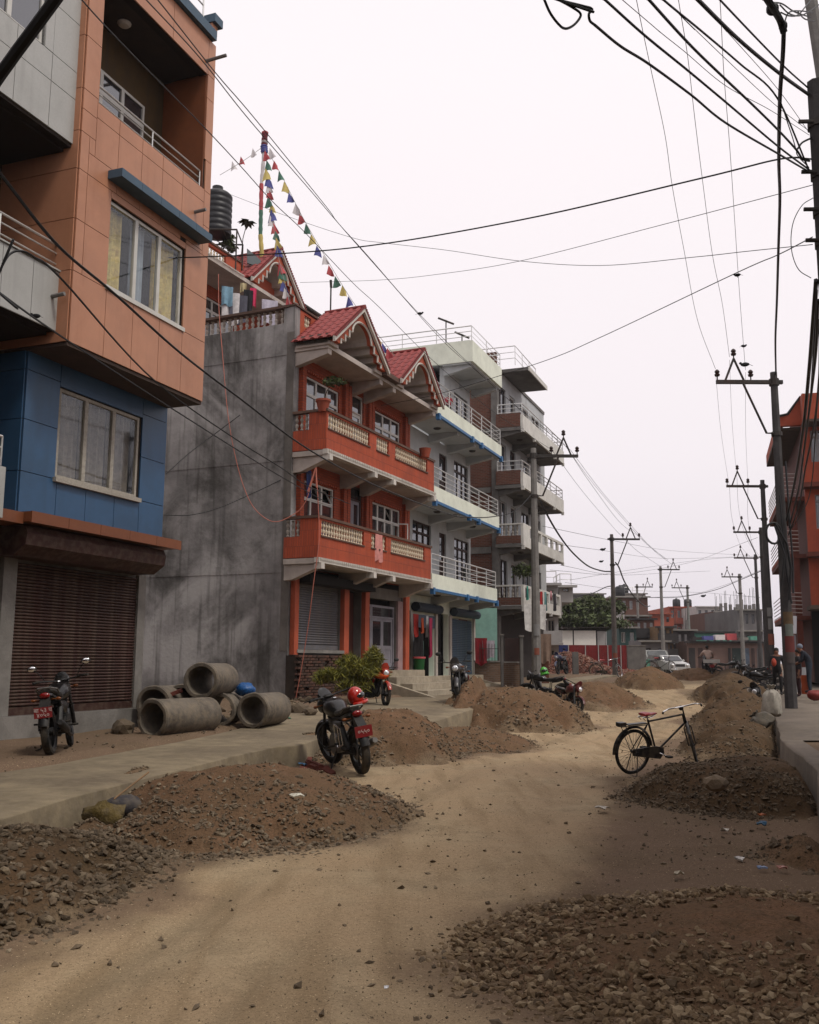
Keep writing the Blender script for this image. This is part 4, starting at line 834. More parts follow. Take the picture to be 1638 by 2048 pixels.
box_=at(352,1385,18.6); solo('brick',MB().obox((0,0,0),(.24,.11,.07),(0,R(-20),R(20))),mat('red_fired_brick',(.17,.055,.04),.85,.2),'red brick balanced on the back concrete pipe','brick',loc=box_)
# sack, stick and litter
def crumple(name,label,cat,p,s,m,seed,sc=(1,1,.5),rot=0,amp=.25):
    r=random.Random(seed); mb=MB().ball((0,0,0),s,16,11,sc); me=mb.mesh(name,m,True)
    for v in me.vertices:
        q=v.co/s; v.co*=1+amp*(float(fbm(np.array([q.x*2.5+seed]),np.array([q.y*2.5+q.z*2]),seed)[0])-.5)*2
    o=link(name,me,None,p,(0,0,rot)); return tag(o,label,cat)
sk=crumple('sack','torn yellow woven sack slumped against the kerb of the left footpath','sack',gp(208,1632,.14),.2,mat('yellow_woven_sack',(.17,.125,.04),.85,.3,scale=9,bump=.8,stain=.7,stcol=(.06,.045,.025),stsc=6,dust=.3),5,(.75,1.25,.62),R(55),.75)
crumple('sack','dark grey cloth sack lying behind the yellow sack','sack',gp(247,1612,.16),.19,mat('grey_cloth',(.075,.07,.075),.9,.2,bump=.4,dust=.3),9,(1.2,.9,.55),R(20),.3)
a=gp(228,1598,.3); solo('stick',MB().tube([a,a+Vector((.13,.18,.12)),a+Vector((.24,.34,.22))],.009,6),mat('pale_wood',(.33,.22,.13),.8,.2),'thin pale wooden stick poking out above the yellow sack','stick')
def litter(label,px,py,s,col,seed,z=0.,cat='litter',rg_=.5):
    m=mat('litter_'+'_'.join(str(int(c*100)) for c in col),col,rg_,.25,scale=20,bump=.6,bscale=30)
    p=gp(px,py,z); p.z=gzf(p.x,p.y)+s*.25 if z==0 else z+s*.2
    r=random.Random(seed); n=9; V=[(0,0,s*.35)]+[(s*math.cos(t)*r.uniform(.5,1.2),s*math.sin(t)*r.uniform(.4,1.),s*r.uniform(-.1,.45)) for t in [i*2*math.pi/n for i in range(n)]]
    V+=[(x*.9,y*.9,z-.012) for x,y,z in V]
    fs=[(0,i+1,(i+1)%n+1) for i in range(n)]+[(n+1,n+1+(i+1)%n+1,n+1+i+1) for i in range(n)]+[(i+1,n+2+i,n+2+(i+1)%n,(i+1)%n+1) for i in range(n)]
    o=link('litter',MB().add(V,fs).mesh('litter',m),None,p); return tag(o,label,cat)
litter('crumpled pink red plastic bag on the dirt in the left foreground',243,1704,.085,(.42,.05,.07),1,rg_=.3)
litter('strip of white paper on the large left soil heap',594,1594,.06,(.6,.58,.5),2,.5)
litter('blue plastic scrap in the gravel right of the middle soil heap',975,1475,.09,(.04,.13,.25),3,.1)
litter('small orange scrap by the edge of the right heap',1524,1632,.05,(.5,.18,.08),4,.05)
litter('small blue scrap below the orange one at the right',1523,1650,.06,(.04,.13,.22),5,.03)
litter('white torn paper lying below the bicycle heap',1205,1621,.09,(.5,.46,.4),6,.02)
litter('white paper strip right of the road among dark earth',1450,1663,.06,(.6,.56,.5),7,.02)
litter('pale scrap on the bare earth above the foreground gravel',1358,1750,.06,(.45,.4,.3),8,.02)
litter('pink and white scraps in the rubbish at the right edge',1565,1738,.05,(.55,.3,.25),9,.03)
litter('blue white scrap in the rubbish at the right edge',1525,1738,.04,(.3,.38,.55),10,.03)
litter('white scrap in the rubbish at the right edge above the others',1480,1720,.05,(.6,.58,.55),12,.03)
litter('small white scrap at the bottom centre of the road',772,1964,.02,(.75,.75,.78),11,.0)
litter('green scrap on the ground right of the pipes',575,1439,.09,(.05,.16,.1),13,.4)
litter('blue rag beside the kerb left of the near motorcycle',604,1532,.09,(.05,.13,.23),14,.05)
litter('yellow green leaf scrap on the foreground gravel',1040,1840,.03,(.35,.33,.05),15,.03)
# broken bricks beside the near motorcycle
bm_=MB().obox((0,0,0),(.2,.1,.06)).mesh('brick',_M['red_fired_brick'])
for i in range(12):
    r=random.Random(i); q=gp(r.uniform(596,660),r.uniform(1518,1545),.03); o=link('brick',bm_,None,q,(r.uniform(-.4,.4),r.uniform(-.4,.4),r.uniform(0,3))); tag(o,'red brick fragment lying between the kerb and the near black motorcycle','brick','red brick fragments by the kerb')
# ------------------------------------------------------------------ utility poles
def pole(label,base,h,r0,r1,m=POLEC,arm=0,group='concrete utility poles with steel arms',armlen=1.7,az=0,posters=()):
    rt=thing('utility_pole',label,'utility pole',base,(0,0,0),group)
    part('shaft',MB().tube([(0,0,-.6),(0,0,h*.5),(0,0,h)],[r0,(r0+r1)/2,r1],8),m,rt)
    if arm:
        s=arm; a=MB().box(min(0,s*armlen)-(.25 if s>0 else 0),max(0,s*armlen)+(.25 if s<0 else 0),-.05,.05,h-.35,h-.24); part('crossarm',a,IRON,rt,rot=(0,0,az))
        part('brace',MB().tube([(s*armlen*.55,-.06,h-.36),(s*.32,-.06,h-1.85),(s*.02,-.06,h-1.85)],.035,5),IRON,rt,rot=(0,0,az))
        part('pole_clamp',MB().cyl((0,0,h-1.92),(0,0,h-1.8),r1+.05,n=10).cyl((0,0,h-.4),(0,0,h-.2),r1+.04,n=10),IRON,rt)
        c=s*armlen*.68
        part('peak_bracket',MB().tube([(c-.27,0,h-.24),(c,0,h+.42)],.035,5).tube([(c+.27,0,h-.24),(c,0,h+.42)],.035,5),IRON,rt,rot=(0,0,az))
        for x,z in ((c,h+.4),(s*armlen*.98,h-.24),(s*armlen*.4,h-.24)):
            part('insulator',MB().lathe([(.001,.0),(.02,.0),(.02,.1),(.07,.12),(.085,.17),(.05,.2),(.08,.25),(.05,.3),(.001,.33)],8,(x,0,z)),mat('brown_insulator',(.05,.025,.02),.3,.1,bump=0),rt,True,rot=(0,0,az))
    for (z,hh,w,m_) in posters:
        rr=r0*(1-.4*z/h)+.012; a0=w/2/rr; ts=np.linspace(-a0,a0,7)-math.pi/2; V=[]
        for q in (rr,rr-.008):
            for t in ts: V+=[(q*math.cos(t),q*math.sin(t),z),(q*math.cos(t),q*math.sin(t),z+hh)]
        fs=[(2*i,2*i+2,2*i+3,2*i+1) for i in range(6)]+[(14+2*i,14+2*i+1,14+2*i+3,14+2*i+2) for i in range(6)]; part('poster',MB().add(V,fs),m_,rt)
    return rt
WP=mat('paper_white',(.25,.25,.245),.8,.1); OP=mat('paper_orange',(.27,.10,.065),.8,.15); RP=mat('paper_red',(.15,.04,.035),.8,.2); GP_=mat('paper_green_grey',(.15,.17,.15),.8,.2); YP=mat('paper_ochre',(.14,.095,.05),.8,.3)
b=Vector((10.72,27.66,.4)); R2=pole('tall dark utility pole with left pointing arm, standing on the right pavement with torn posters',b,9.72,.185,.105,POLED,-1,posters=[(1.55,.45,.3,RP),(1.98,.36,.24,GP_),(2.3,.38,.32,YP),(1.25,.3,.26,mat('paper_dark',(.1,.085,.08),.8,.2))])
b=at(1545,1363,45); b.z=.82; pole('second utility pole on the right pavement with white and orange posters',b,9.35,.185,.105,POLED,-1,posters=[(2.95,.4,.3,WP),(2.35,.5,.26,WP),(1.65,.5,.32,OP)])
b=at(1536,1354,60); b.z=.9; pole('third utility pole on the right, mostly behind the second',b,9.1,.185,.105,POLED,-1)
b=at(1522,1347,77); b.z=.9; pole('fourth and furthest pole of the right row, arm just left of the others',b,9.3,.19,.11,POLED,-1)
b=Vector((4.716,36.22,.7)); pole('leftmost pale utility pole in front of the grey brick house, poster at eye height',b,9.0,.185,.105,POLEC,1,posters=[(1.9,.42,.26,WP),(1.2,.25,.2,OP)])
b=Vector((12.23,58.2,.69)); pole('second utility pole of the left row, beside the red fence',b,8.6,.18,.10,mat('pole_brown_grey',(.16,.14,.13),.9,.2,stain=.4),1,posters=[(1.2,.3,.3,OP)])
b=at(1328,1346,86); b.z=.8; pole('third utility pole of the left row, in front of the pickup',b,9.3,.2,.11,POLEC,1)
b=at(1279,1340,105); b.z=.8; pole('distant utility pole behind the second left pole',b,9.2,.19,.11,POLEC,1)
b=at(1381,1341,106); b.z=.8; pole('distant utility pole right of the white car, arm to the left',b,9.2,.2,.12,POLEC,-1)
b=at(1488,1344,92); b.z=.8; pole('distant pale utility pole by the shop row, arm to the left',b,9.2,.22,.14,POLEC,-1)
b=at(1212,1345,140); b.z=.8; pole('faint small utility pole beyond the green trees',b,8.6,.2,.14,POLEC,-1)
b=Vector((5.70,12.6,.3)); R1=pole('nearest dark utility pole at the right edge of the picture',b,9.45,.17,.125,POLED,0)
for z in (8.75,8.0,7.45,7.0): part('cable_clamp',MB().cyl((0,0,z),(0,0,z+.1),.155,n=8).tube([(0,-.1,z+.05),(-.3,-.05,z+.07)],.03,5),IRON,R1)
a=at(1622,0,16.5); b_=at(1668,300,16.5); dv=(a-b_); solo('pole_strut',MB().tube([b_-dv*.8,a+dv*.6],[.13,.11],8),POLEC,'slanting grey pole top in the upper right corner','pole')
# ------------------------------------------------------------------ cables
def cable(label,pts,r=.012,group='overhead cables',n=8,cat='cable',m=None,name='cable',sides=5):
    P=[at(*q) for q in pts]
    off=lambda q:q[0]<=-10 or q[1]<=0
    if off(pts[-1]) and not off(pts[0]): P.append(P[-1]+(P[-1]-P[-2]).normalized()*9)
    if off(pts[0]) and not off(pts[-1]): P.insert(0,P[0]+(P[0]-P[1]).normalized()*5)
    P=curve(P,n) if len(P)>2 else [P[0].lerp(P[1],i/6) for i in range(7)]
    return solo(name,MB().tube(P,r,sides),m or WIREM,label,cat,group)
cable('very thick black cable crossing the upper left corner',[(-120,330,3.6),(0,150,3.5),(110,0,3.4),(260,-210,3.3)],.0235,n=3,sides=8)
cable('thick twisted cable sagging from the left edge to the leftmost pole',[(-60,260,7),(20,372,8),(120,495,9.5),(232,590,11),(360,705,13),(480,797,15.5),(619,900,18.5),(760,975,22),(897,1028,27),(931,1034,28),(980,1034,31),(1030,1022,34),(1062,990,36)],.017)
cable('thin cable looping in front of the lower grey balcony',[(-10,565,8),(5,530,8),(20,508,8.1),(42,502,8.2),(70,515,8.4),(125,560,9),(310,762,12),(480,884,16),(560,934,18.5),(621,975,21),(700,1008,24)],.011)
cable('thin cable slanting past the blue panels toward the red balcony',[(-30,560,8),(0,586,8),(123,673,9.5),(322,803,12.5),(480,903,16),(560,952,19),(650,1003,23)],.010)
cable('straight black cable from the nearest pole across the sky to the grey balcony corner',[(1625,318,12.6),(1560,318,12.6),(1400,357,13.2),(1040,440,15),(700,496,16.8),(400,514,17.6),(240,514,17.6),(128,512,17.4)],.0125)
cable('thin wire from the nearest pole drooping to the red house roof',[(1625,370,12.5),(1330,448,16),(1040,522,20),(880,548,23),(760,560,26),(600,565,29)],.006)
cable('thin sagging wire from the pole over the water tank',[(1625,489,12.5),(1490,503,14),(1390,514,15),(1200,531,18),(1040,522,20),(890,500,22),(760,485,24),(703,475,25),(576,433,27),(453,386,29),(425,375,30)],.006)
cable('thin wire from the nearest pole down to the second gable',[(1625,474,12.5),(1555,510,13.5),(1470,547,15),(1200,675,20),(1080,725,22),(880,787,26),(762,811,27.5)],.008)
HVT=[(1431,738,27.6),(1459,714,27.6),(1491,740,27.6)]
cable('leftmost of the three thin high wires rising above the right poles',[HVT[0],(1395,640,25),(1368,500,22),(1345,375,19.5),(1330,270,18),(1300,130,15.5),(1273,0,13.5),(1240,-180,11)],.006,'high wires on the right')
cable('middle one of the three thin high wires rising above the right poles',[HVT[1],(1445,610,25),(1425,510,22.5),(1405,360,19.5),(1390,240,17.5),(1375,110,15.3),(1357,0,13.8),(1330,-180,11.5)],.006,'high wires on the right')
cable('rightmost of the three thin high wires rising above the right poles',[HVT[2],(1480,600,25),(1470,450,21.5),(1460,300,18.5),(1448,150,15.8),(1440,0,13.8),(1425,-180,11.5)],.006,'high wires on the right')
ARM=[((1431,745,27.6),(1459,975,45),(1469,1060,60),(1500,1113,77)),((1459,720,27.6),(1474,958,45),(1483,1048,60),(1512,1103,77)),((1491,745,27.6),(1496,972,45),(1498,1060,60),(1520,1114,77))]
for i,a in enumerate(ARM):
    for j in range(3):
        lb=('outer','middle','inner')[i]+' high wire between the '+('tall dark pole and the second','second and third pole','third and fourth pole')[j]+' on the right'
        p0,p1=a[j],a[j+1]; mid=((p0[0]+p1[0])/2-2,(p0[1]+p1[1])/2+4+ (8 if j==0 else 3),(p0[2]+p1[2])/2)
        cable(lb,[p0,mid,p1],.005 if j==0 else .007,'high wires between the right poles',n=4)
cable('heavy twisted cable hanging from the knot at the top right down to the second pole',[(1552,748,27.6),(1551,680,24),(1554,600,21),(1557,500,18),(1560,400,15.5),(1558,320,13.5),(1560,200,11.5),(1566,110,10.4),(1568,60,10)],.027)
cable('tangled thick cable knot leaving the frame at the top right',[(1568,65,10),(1560,40,9.9),(1545,15,9.6),(1520,-25,9.2),(1490,-80,8.7)],.04,n=4,sides=8)
solo('cable_knot',MB().ball(at(1566,52,10),.05,10,7,(1,1,1.3)).ball(at(1545,18,9.7),.07,10,7),WIREM,'black taped cable joint at the top right','cable joint')
for i,q in enumerate([[(1568,48,10),(1578,25,10.3),(1600,22,11),(1625,25,12.3)],[(1560,10,9.8),(1580,28,10.3),(1605,30,11.2),(1640,8,12.5)],[(1545,5,9.6),(1565,8,10),(1590,24,10.8),(1622,35,12.3)],[(1562,25,9.9),(1580,32,10.3),(1598,28,11),(1622,0,12.5)],[(1596,24,10.9),(1610,38,11.6),(1628,42,12.4)]]):
    cable(('lowest looping','wide slack','short slack','upper crossing','hooked')[i]+' thin wire beside the cable knot in the upper right corner',q,.009,'slack wires at the top right corner')
BND=[('thick cable, heaviest of the fan leaving the nearest pole',[(1618,190,12.6),(1560,148,11.5),(1480,82,10.3),(1400,4,9.2),(1300,-100,8)],.0235),
('upper cable of the fan leaving the nearest pole, just above the heaviest',[(1616,176,12.6),(1560,125,11.5),(1440,0,9.6),(1340,-110,8.2)],.012),
('cable of the fan that ends highest on the crossing bundle',[(1620,345,12.6),(1555,197,11.5),(1480,128,10.4),(1400,60,9.4),(1327,0,8.6),(1240,-80,7.8)],.012),
('cable of the fan which ends in a drip loop near the pole',[(1619,322,12.6),(1605,318,12.4),(1592,299,12.2),(1553,257,11.6),(1500,205,10.8),(1448,156,10),(1380,90,9.2),(1298,0,8.2),(1220,-90,7.4)],.015),
('lower cable of the fan leaving the nearest pole',[(1620,341,12.6),(1555,292,11.5),(1452,205,10.2),(1374,140,9.4),(1288,70,8.5),(1210,0,7.8),(1120,-80,7)],.013),
('lowest cable of the fan, ending in a spliced knot at the top',[(1620,345,12.6),(1557,308,11.5),(1450,245,10.2),(1382,190,9.4),(1296,127,8.5),(1240,92,8),(1189,50,7.6)],.013),
('bent cable end with splice at the top centre right',[(1189,50,7.6),(1180,42,7.55),(1178,28,7.5),(1184,18,7.5),(1165,12,7.4),(1118,0,7.2),(1060,-20,7)],.012),
('loose hanging cable loop at the top centre right',[(1085,-10,7),(1100,25,7.1),(1119,50,7.2),(1132,57,7.2),(1148,50,7.3),(1160,35,7.4),(1159,25,7.4),(1140,12,7.3),(1118,0,7.2)],.011),
('thin wire in the fan crossing the high wires',[(1618,270,12.6),(1540,220,11.5),(1452,172,10.3),(1370,104,9.4),(1320,64,8.8),(1245,0,8)],.004),
('thin straight wire in the fan, second from the top',[(1616,262,12.6),(1553,175,11.6),(1444,52,10),(1400,0,9.5)],.004),
('thin straight wire in the fan, beside the third cable',[(1618,262,12.6),(1553,212,11.6),(1480,145,10.4),(1363,33,9),(1330,0,8.7)],.004),
('thin jumper wire hanging from the heavy cable to the drip loop',[(1562,205,11.4),(1575,245,11.8),(1585,275,12),(1592,299,12.2),(1596,312,12.3),(1618,335,12.6)],.007),
('large open loop of black wire left of the nearest pole',[(1626,396,12.5),(1605,410,12.4),(1588,440,12.3),(1582,475,12.3),(1585,510,12.3),(1598,540,12.4),(1622,556,12.5)],.006),
('short black jumper between pole clamp and cable bundle',[(1625,275,12.6),(1605,285,12.4),(1595,298,12.3)],.014)]
for l,q,r in BND: cable(l,q,r,'fan of cables from the nearest pole')
LOW=[[(1632,560,12.6),(1626,640,13.5),(1618,740,15.5),(1606,860,19),(1590,960,24),(1573,1040,27.5)],[(1636,600,12.6),(1632,700,14),(1622,790,16),(1608,900,20),(1596,985,24.5),(1578,1055,27.5)],[(1640,640,12.6),(1638,760,15),(1628,850,17.5),(1610,940,21.5),(1598,1010,25),(1577,1070,27.5)],[(1634,580,12.6),(1628,690,14),(1620,800,16.5),(1611,880,19.5),(1600,960,23),(1580,1050,27.5)],[(1642,700,12.8),(1634,800,15.5),(1630,880,18.5),(1624,960,22),(1612,1010,24),(1580,1062,27.5)]]
for i,q in enumerate(LOW): cable(('thickest','second thickest','middle','straighter thin','outermost thin')[i]+' hanging cable before the orange house on the right',q,(.032,.022,.02,.014,.012)[i],'cable bundle in front of the orange house')
part('cable_coil',MB().tube([(-.35+.22*math.cos(t),-.28,4.9+.3*math.sin(t)) for t in np.linspace(0,5.5,16)],.035,6).tube([(-.3,-.28,5.2),(.0,-.3,4.6),(.1,-.26,3.9),(.0,-.25,3.0)],.04,6).tube([(-.3,-.28,5.1),(-.1,-.34,4.3),(-.2,-.28,3.4)],.03,6),WIREM,R2)
part('cable_bundle',MB().tube([(-.1,-.22,6.0),(-.05,-.25,4),(.06,-.26,2.9)],.03,5).tube([(.12,-.22,7.0),(.16,-.25,4),(.12,-.26,3.2)],.03,5),WIREM,R2)
for l,q in (('first long high wire running down from the top left to the leftmost pole arm',[(120,-60,7.5),(164,0,8),(264,108,9.5),(406,252,12),(480,331,14),(545,403,16),(611,466,18),(705,565,21.5),(760,616,24),(867,722,28.5),(985,822,32.5),(1104,900,36.2)]),('second long high wire running down from the top left to the leftmost pole arm',[(230,-70,8),(293,0,9),(401,117,11),(499,240,13.5),(620,380,17),(679,449,19.5),(736,512,21.5),(831,620,26),(936,725,30.5),(1030,810,33.5),(1122,880,36.2)]),('third long high wire running down from the top left to the leftmost pole arm',[(255,-70,8),(316,0,9),(434,149,11.5),(512,240,13.5),(653,414,18.5),(679,449,19.5),(760,541,22.5),(882,678,28),(960,748,31.5),(1050,828,34.2),(1141,900,36.2)])): cable(l,q,.0075,'long high wires above the left houses')
# left row and cross-street wires
for i,(a,c) in enumerate((((1104,900,36.2),(1233,1062,58.2)),((1122,880,36.2),(1257,1050,58.2)),((1141,900,36.2),(1272,1062,58.2)),((1233,1062,58.2),(1318,1131,86)),((1257,1050,58.2),(1336,1120,86)),((1272,1062,58.2),(1347,1131,86)))):
    m_=((a[0]+c[0])/2,(a[1]+c[1])/2+6,(a[2]+c[2])/2); cable(('outermost','peak','innermost')[i%3]+' thin wire from the '+('leftmost pole to the second','second left pole to the third')[i//3],[a,m_,c],.008 if i<3 else .011,'wires between the left poles',n=4)
cable('thick sagging cable from the leftmost pole to the second',[(1080,1000,36),(1100,1040,39),(1125,1080,43),(1150,1110,47),(1178,1133,52),(1205,1142,56),(1222,1143,58)],.04)
cable('thick sagging cable from the second left pole to the third',[(1231,1125,58),(1238,1135,59),(1250,1165,64),(1270,1195,72),(1290,1212,80),(1300,1212,86)],.045)
cable('sagging cable from the far white house to the second left pole',[(1145,1192,72),(1180,1188,66),(1210,1175,60),(1222,1172,58)],.03)
for q_,q in enumerate(([(1085,1052,40),(1220,1080,58),(1340,1101,90),(1500,1111,95)],[(1090,1085,40),(1200,1100,60),(1330,1117,90),(1500,1113,95)],[(1120,1130,50),(1230,1150,70),(1330,1146,90),(1420,1142,100)],[(1100,1140,50),(1240,1148,70),(1380,1125,92),(1515,1075,55)],[(1140,1160,60),(1260,1140,80),(1400,1120,90),(1515,1112,78)],[(1300,1195,95),(1380,1190,90),(1450,1170,85),(1522,1140,52)],[(1140,905,36.2),(1180,965,44),(1240,1045,56),(1280,1075,70),(1330,1118,86)],[(1130,1165,60),(1250,1180,80),(1400,1185,100),(1520,1195,52)])):
    cable(('highest nearly level distant wire from the grey house','second nearly level distant wire from the grey house','distant wire dipping just above the far pole arms','distant wire rising to the upper right pole','distant wire dipping then rising to the right poles','distant wire rising from the far roofs to the right poles','distant wire falling steeply from the leftmost pole arm','lowest distant wire just over the far roofs')[q_],q,.010,'distant wires over the street',n=5,sides=4)
cable('black cable sagging across the far houses to the right poles',[(1300,1195,86),(1360,1194,90),(1430,1180,92),(1480,1160,92),(1522,1142,60)],.03)
cable('thin cable curving across the grey wall of the brick house',[(332,948,25),(380,905,25.5),(440,860,26),(480,830,26)],.012,'wires on the grey wall',n=6)
cable('drooping cable across the grey wall of the brick house',[(328,1030,24.5),(380,1030,25),(440,1015,25.5),(520,980,26),(600,945,26),(640,960,25.5)],.012,'wires on the grey wall',n=6)
PINK=mat('pink_rope',(.5,.2,.15),.8,.1,bump=0)
cable('pink string hanging from the roof over the grey wall and looping to the balcony',[(437,548,25.5),(438,620,25.3),(446,720,25),(456,830,24.8),(470,910,24.8),(488,975,24.8),(510,1018,24.8),(545,1043,24.8),(580,1033,24.9),(610,1005,25),(632,935,25)],.010,'pink strings on the brick house',m=PINK,cat='rope',name='rope')
cable('pink rope hanging straight down from the first balcony of the brick house to the ground',[(632,935,25),(636,1000,25),(638,1080,25),(628,1160,25),(618,1240,25.2),(604,1330,25.4),(592,1395,25.5)],.012,'pink strings on the brick house',m=PINK,cat='rope',name='rope')
solo('rope',MB().tube([at(632,935,25),at(615,985,25)],.02,5).tube([at(632,935,25),at(633,975,25)],.02,5),PINK,'doubled pink rope hanging in a peak before the first floor window','rope')
# ------------------------------------------------------------------ birds
def bird(label,px,py,d,s=.09,yaw=0,flying=False):
    p=at(px,py,d); mb=MB().ball((0,0,0),s,10,7,(1.5,.7,.75)).ball((s*1.45,0,s*.55),s*.48,8,6).add([(s*1.8,0,s*.6),(s*2.15,0,s*.5),(s*1.8,.02,s*.45)],[(0,1,2)])
    mb.add([(-s*1.1,-s*.3,.0),(-s*1.1,s*.3,.0),(-s*2.5,s*.25,-s*.7),(-s*2.5,-s*.25,-s*.7),(-s*1.1,0,s*.15)],[(0,1,2,3),(0,3,4),(1,4,2),(3,2,4)]).tube([(0,0,-s*.6),(0,0,-s*1.2)],.006,4)
    if flying: mb.add([(s*.5,s*.3,.1*s),(-s*.6,s*.3,.1*s),(-s*.6,s*2.6,s*1.2),(s*.1,s*2.4,s*1.2)],[(0,1,2,3)]).add([(s*.5,-s*.3,.1*s),(-s*.6,-s*.3,.1*s),(-s*.6,-s*2.6,s*1.2),(s*.1,-s*2.4,s*1.2)],[(0,1,2,3)])
    return solo('bird',mb,mat('bird_plumage',(.02,.02,.024),.8,.2,bump=0),label,'bird',None,True,p,(0,0,yaw))
bird('dark bird perched on the arm of the right hand pole',1490,729,27.5,.085,R(160)); bird('small bird on the high wire above the perched one',1487,692,26,.05,R(0)); bird('small bird on the wire right of centre sky',1475,550,15,.035,R(150)); bird('small bird on the cable above the red gable',840,627,20,.04,0)
bird('tiny bird on the cable before the lower grey balcony',72,632,9,.03,R(180)); bird('small dark bird flying left of the second left pole',1205,1099,55,.10,0); bird('speck of a bird on a far wire',1202,1123,55,.08); bird('bird on the far black cable over the shop row',1406,1192,80,.13,0)
# ------------------------------------------------------------------ motorcycles
def loft(mb,secs,n=12,p=2.6,cap=True):
    # secs: (x, zc, halfwidth, halfheight)
    vs=[];k=len(secs)
    for (x,z,w,h) in secs:
        for j in range(n):
            t=2*math.pi*j/n; c,s_=math.cos(t),math.sin(t)
            vs.append((x,w*math.copysign(abs(c)**(2/p),c),z+h*math.copysign(abs(s_)**(2/p),s_)))
    fs=[(i*n+j,i*n+(j+1)%n,(i+1)*n+(j+1)%n,(i+1)*n+j) for i in range(k-1) for j in range(n)]
    if cap: fs+=[tuple(range(n-1,-1,-1)),tuple(range((k-1)*n,k*n))]
    return mb.add(vs,fs)
REDLENS=mat('red_lens',(.25,.01,.01),.2,.1,bump=0,coat=.5); CLEAR=mat('lamp_glass',(.7,.72,.74),.08,.05,metal=.6,bump=0); ORL=mat('amber_lens',(.22,.075,.015),.3,.1,bump=0); PLATE=mat('red_number_plate',(.26,.02,.025),.5,.1,bump=0,dust=.15)
MIRRORM=mat('mirror_glass',(.9,.9,.9),.03,.01,metal=1,bump=0); SEATM=mat('vinyl_seat',(.016,.016,.017),.55,.2,bump=.2,dust=.15); LETT=mat('plate_lettering',(.62,.55,.52),.6,.05,bump=0)
def text(body,size,m,parent,loc,rot,name='plate_lettering',ext=.0015):
    c=bpy.data.curves.new(name,'FONT'); c.body=body; c.size=size; c.extrude=ext; c.align_x='CENTER'; c.align_y='CENTER'; o=bpy.data.objects.new('tmp',c); C.objects.link(o)
    bpy.context.view_layer.update(); me=bpy.data.meshes.new_from_object(o.evaluated_get(bpy.context.evaluated_depsgraph_get())); bpy.data.objects.remove(o); me.materials.clear(); me.materials.append(m)
    return link(name,me,parent,loc,rot)
def wheelmesh(r,w,fat):
    ty=MB().lathe([(r-.075,-w*.42),(r-.04,-w*.5),(r-.012,-w*.38),(r,0),(r-.012,w*.38),(r-.04,w*.5),(r-.075,w*.42)],30,axis='y')
    rim=MB().lathe([(r-.075,-w*.4),(r-.1,-w*.3),(r-.1,w*.3),(r-.075,w*.4),(r-.085,0)],30,axis='y',closed=True)
    for i in range(fat):
        t=2*math.pi*i/fat; d=(math.cos(t),math.sin(t)); rim.tube([(d[0]*.04,.012,d[1]*.04),(d[0]*(r-.09),.0,d[1]*(r-.09))],.014 if fat<10 else .003,5)
    rim.lathe([(.001,-.06),(.055,-.06),(.055,.06),(.001,.06)],14,axis='y')
    return ty,rim
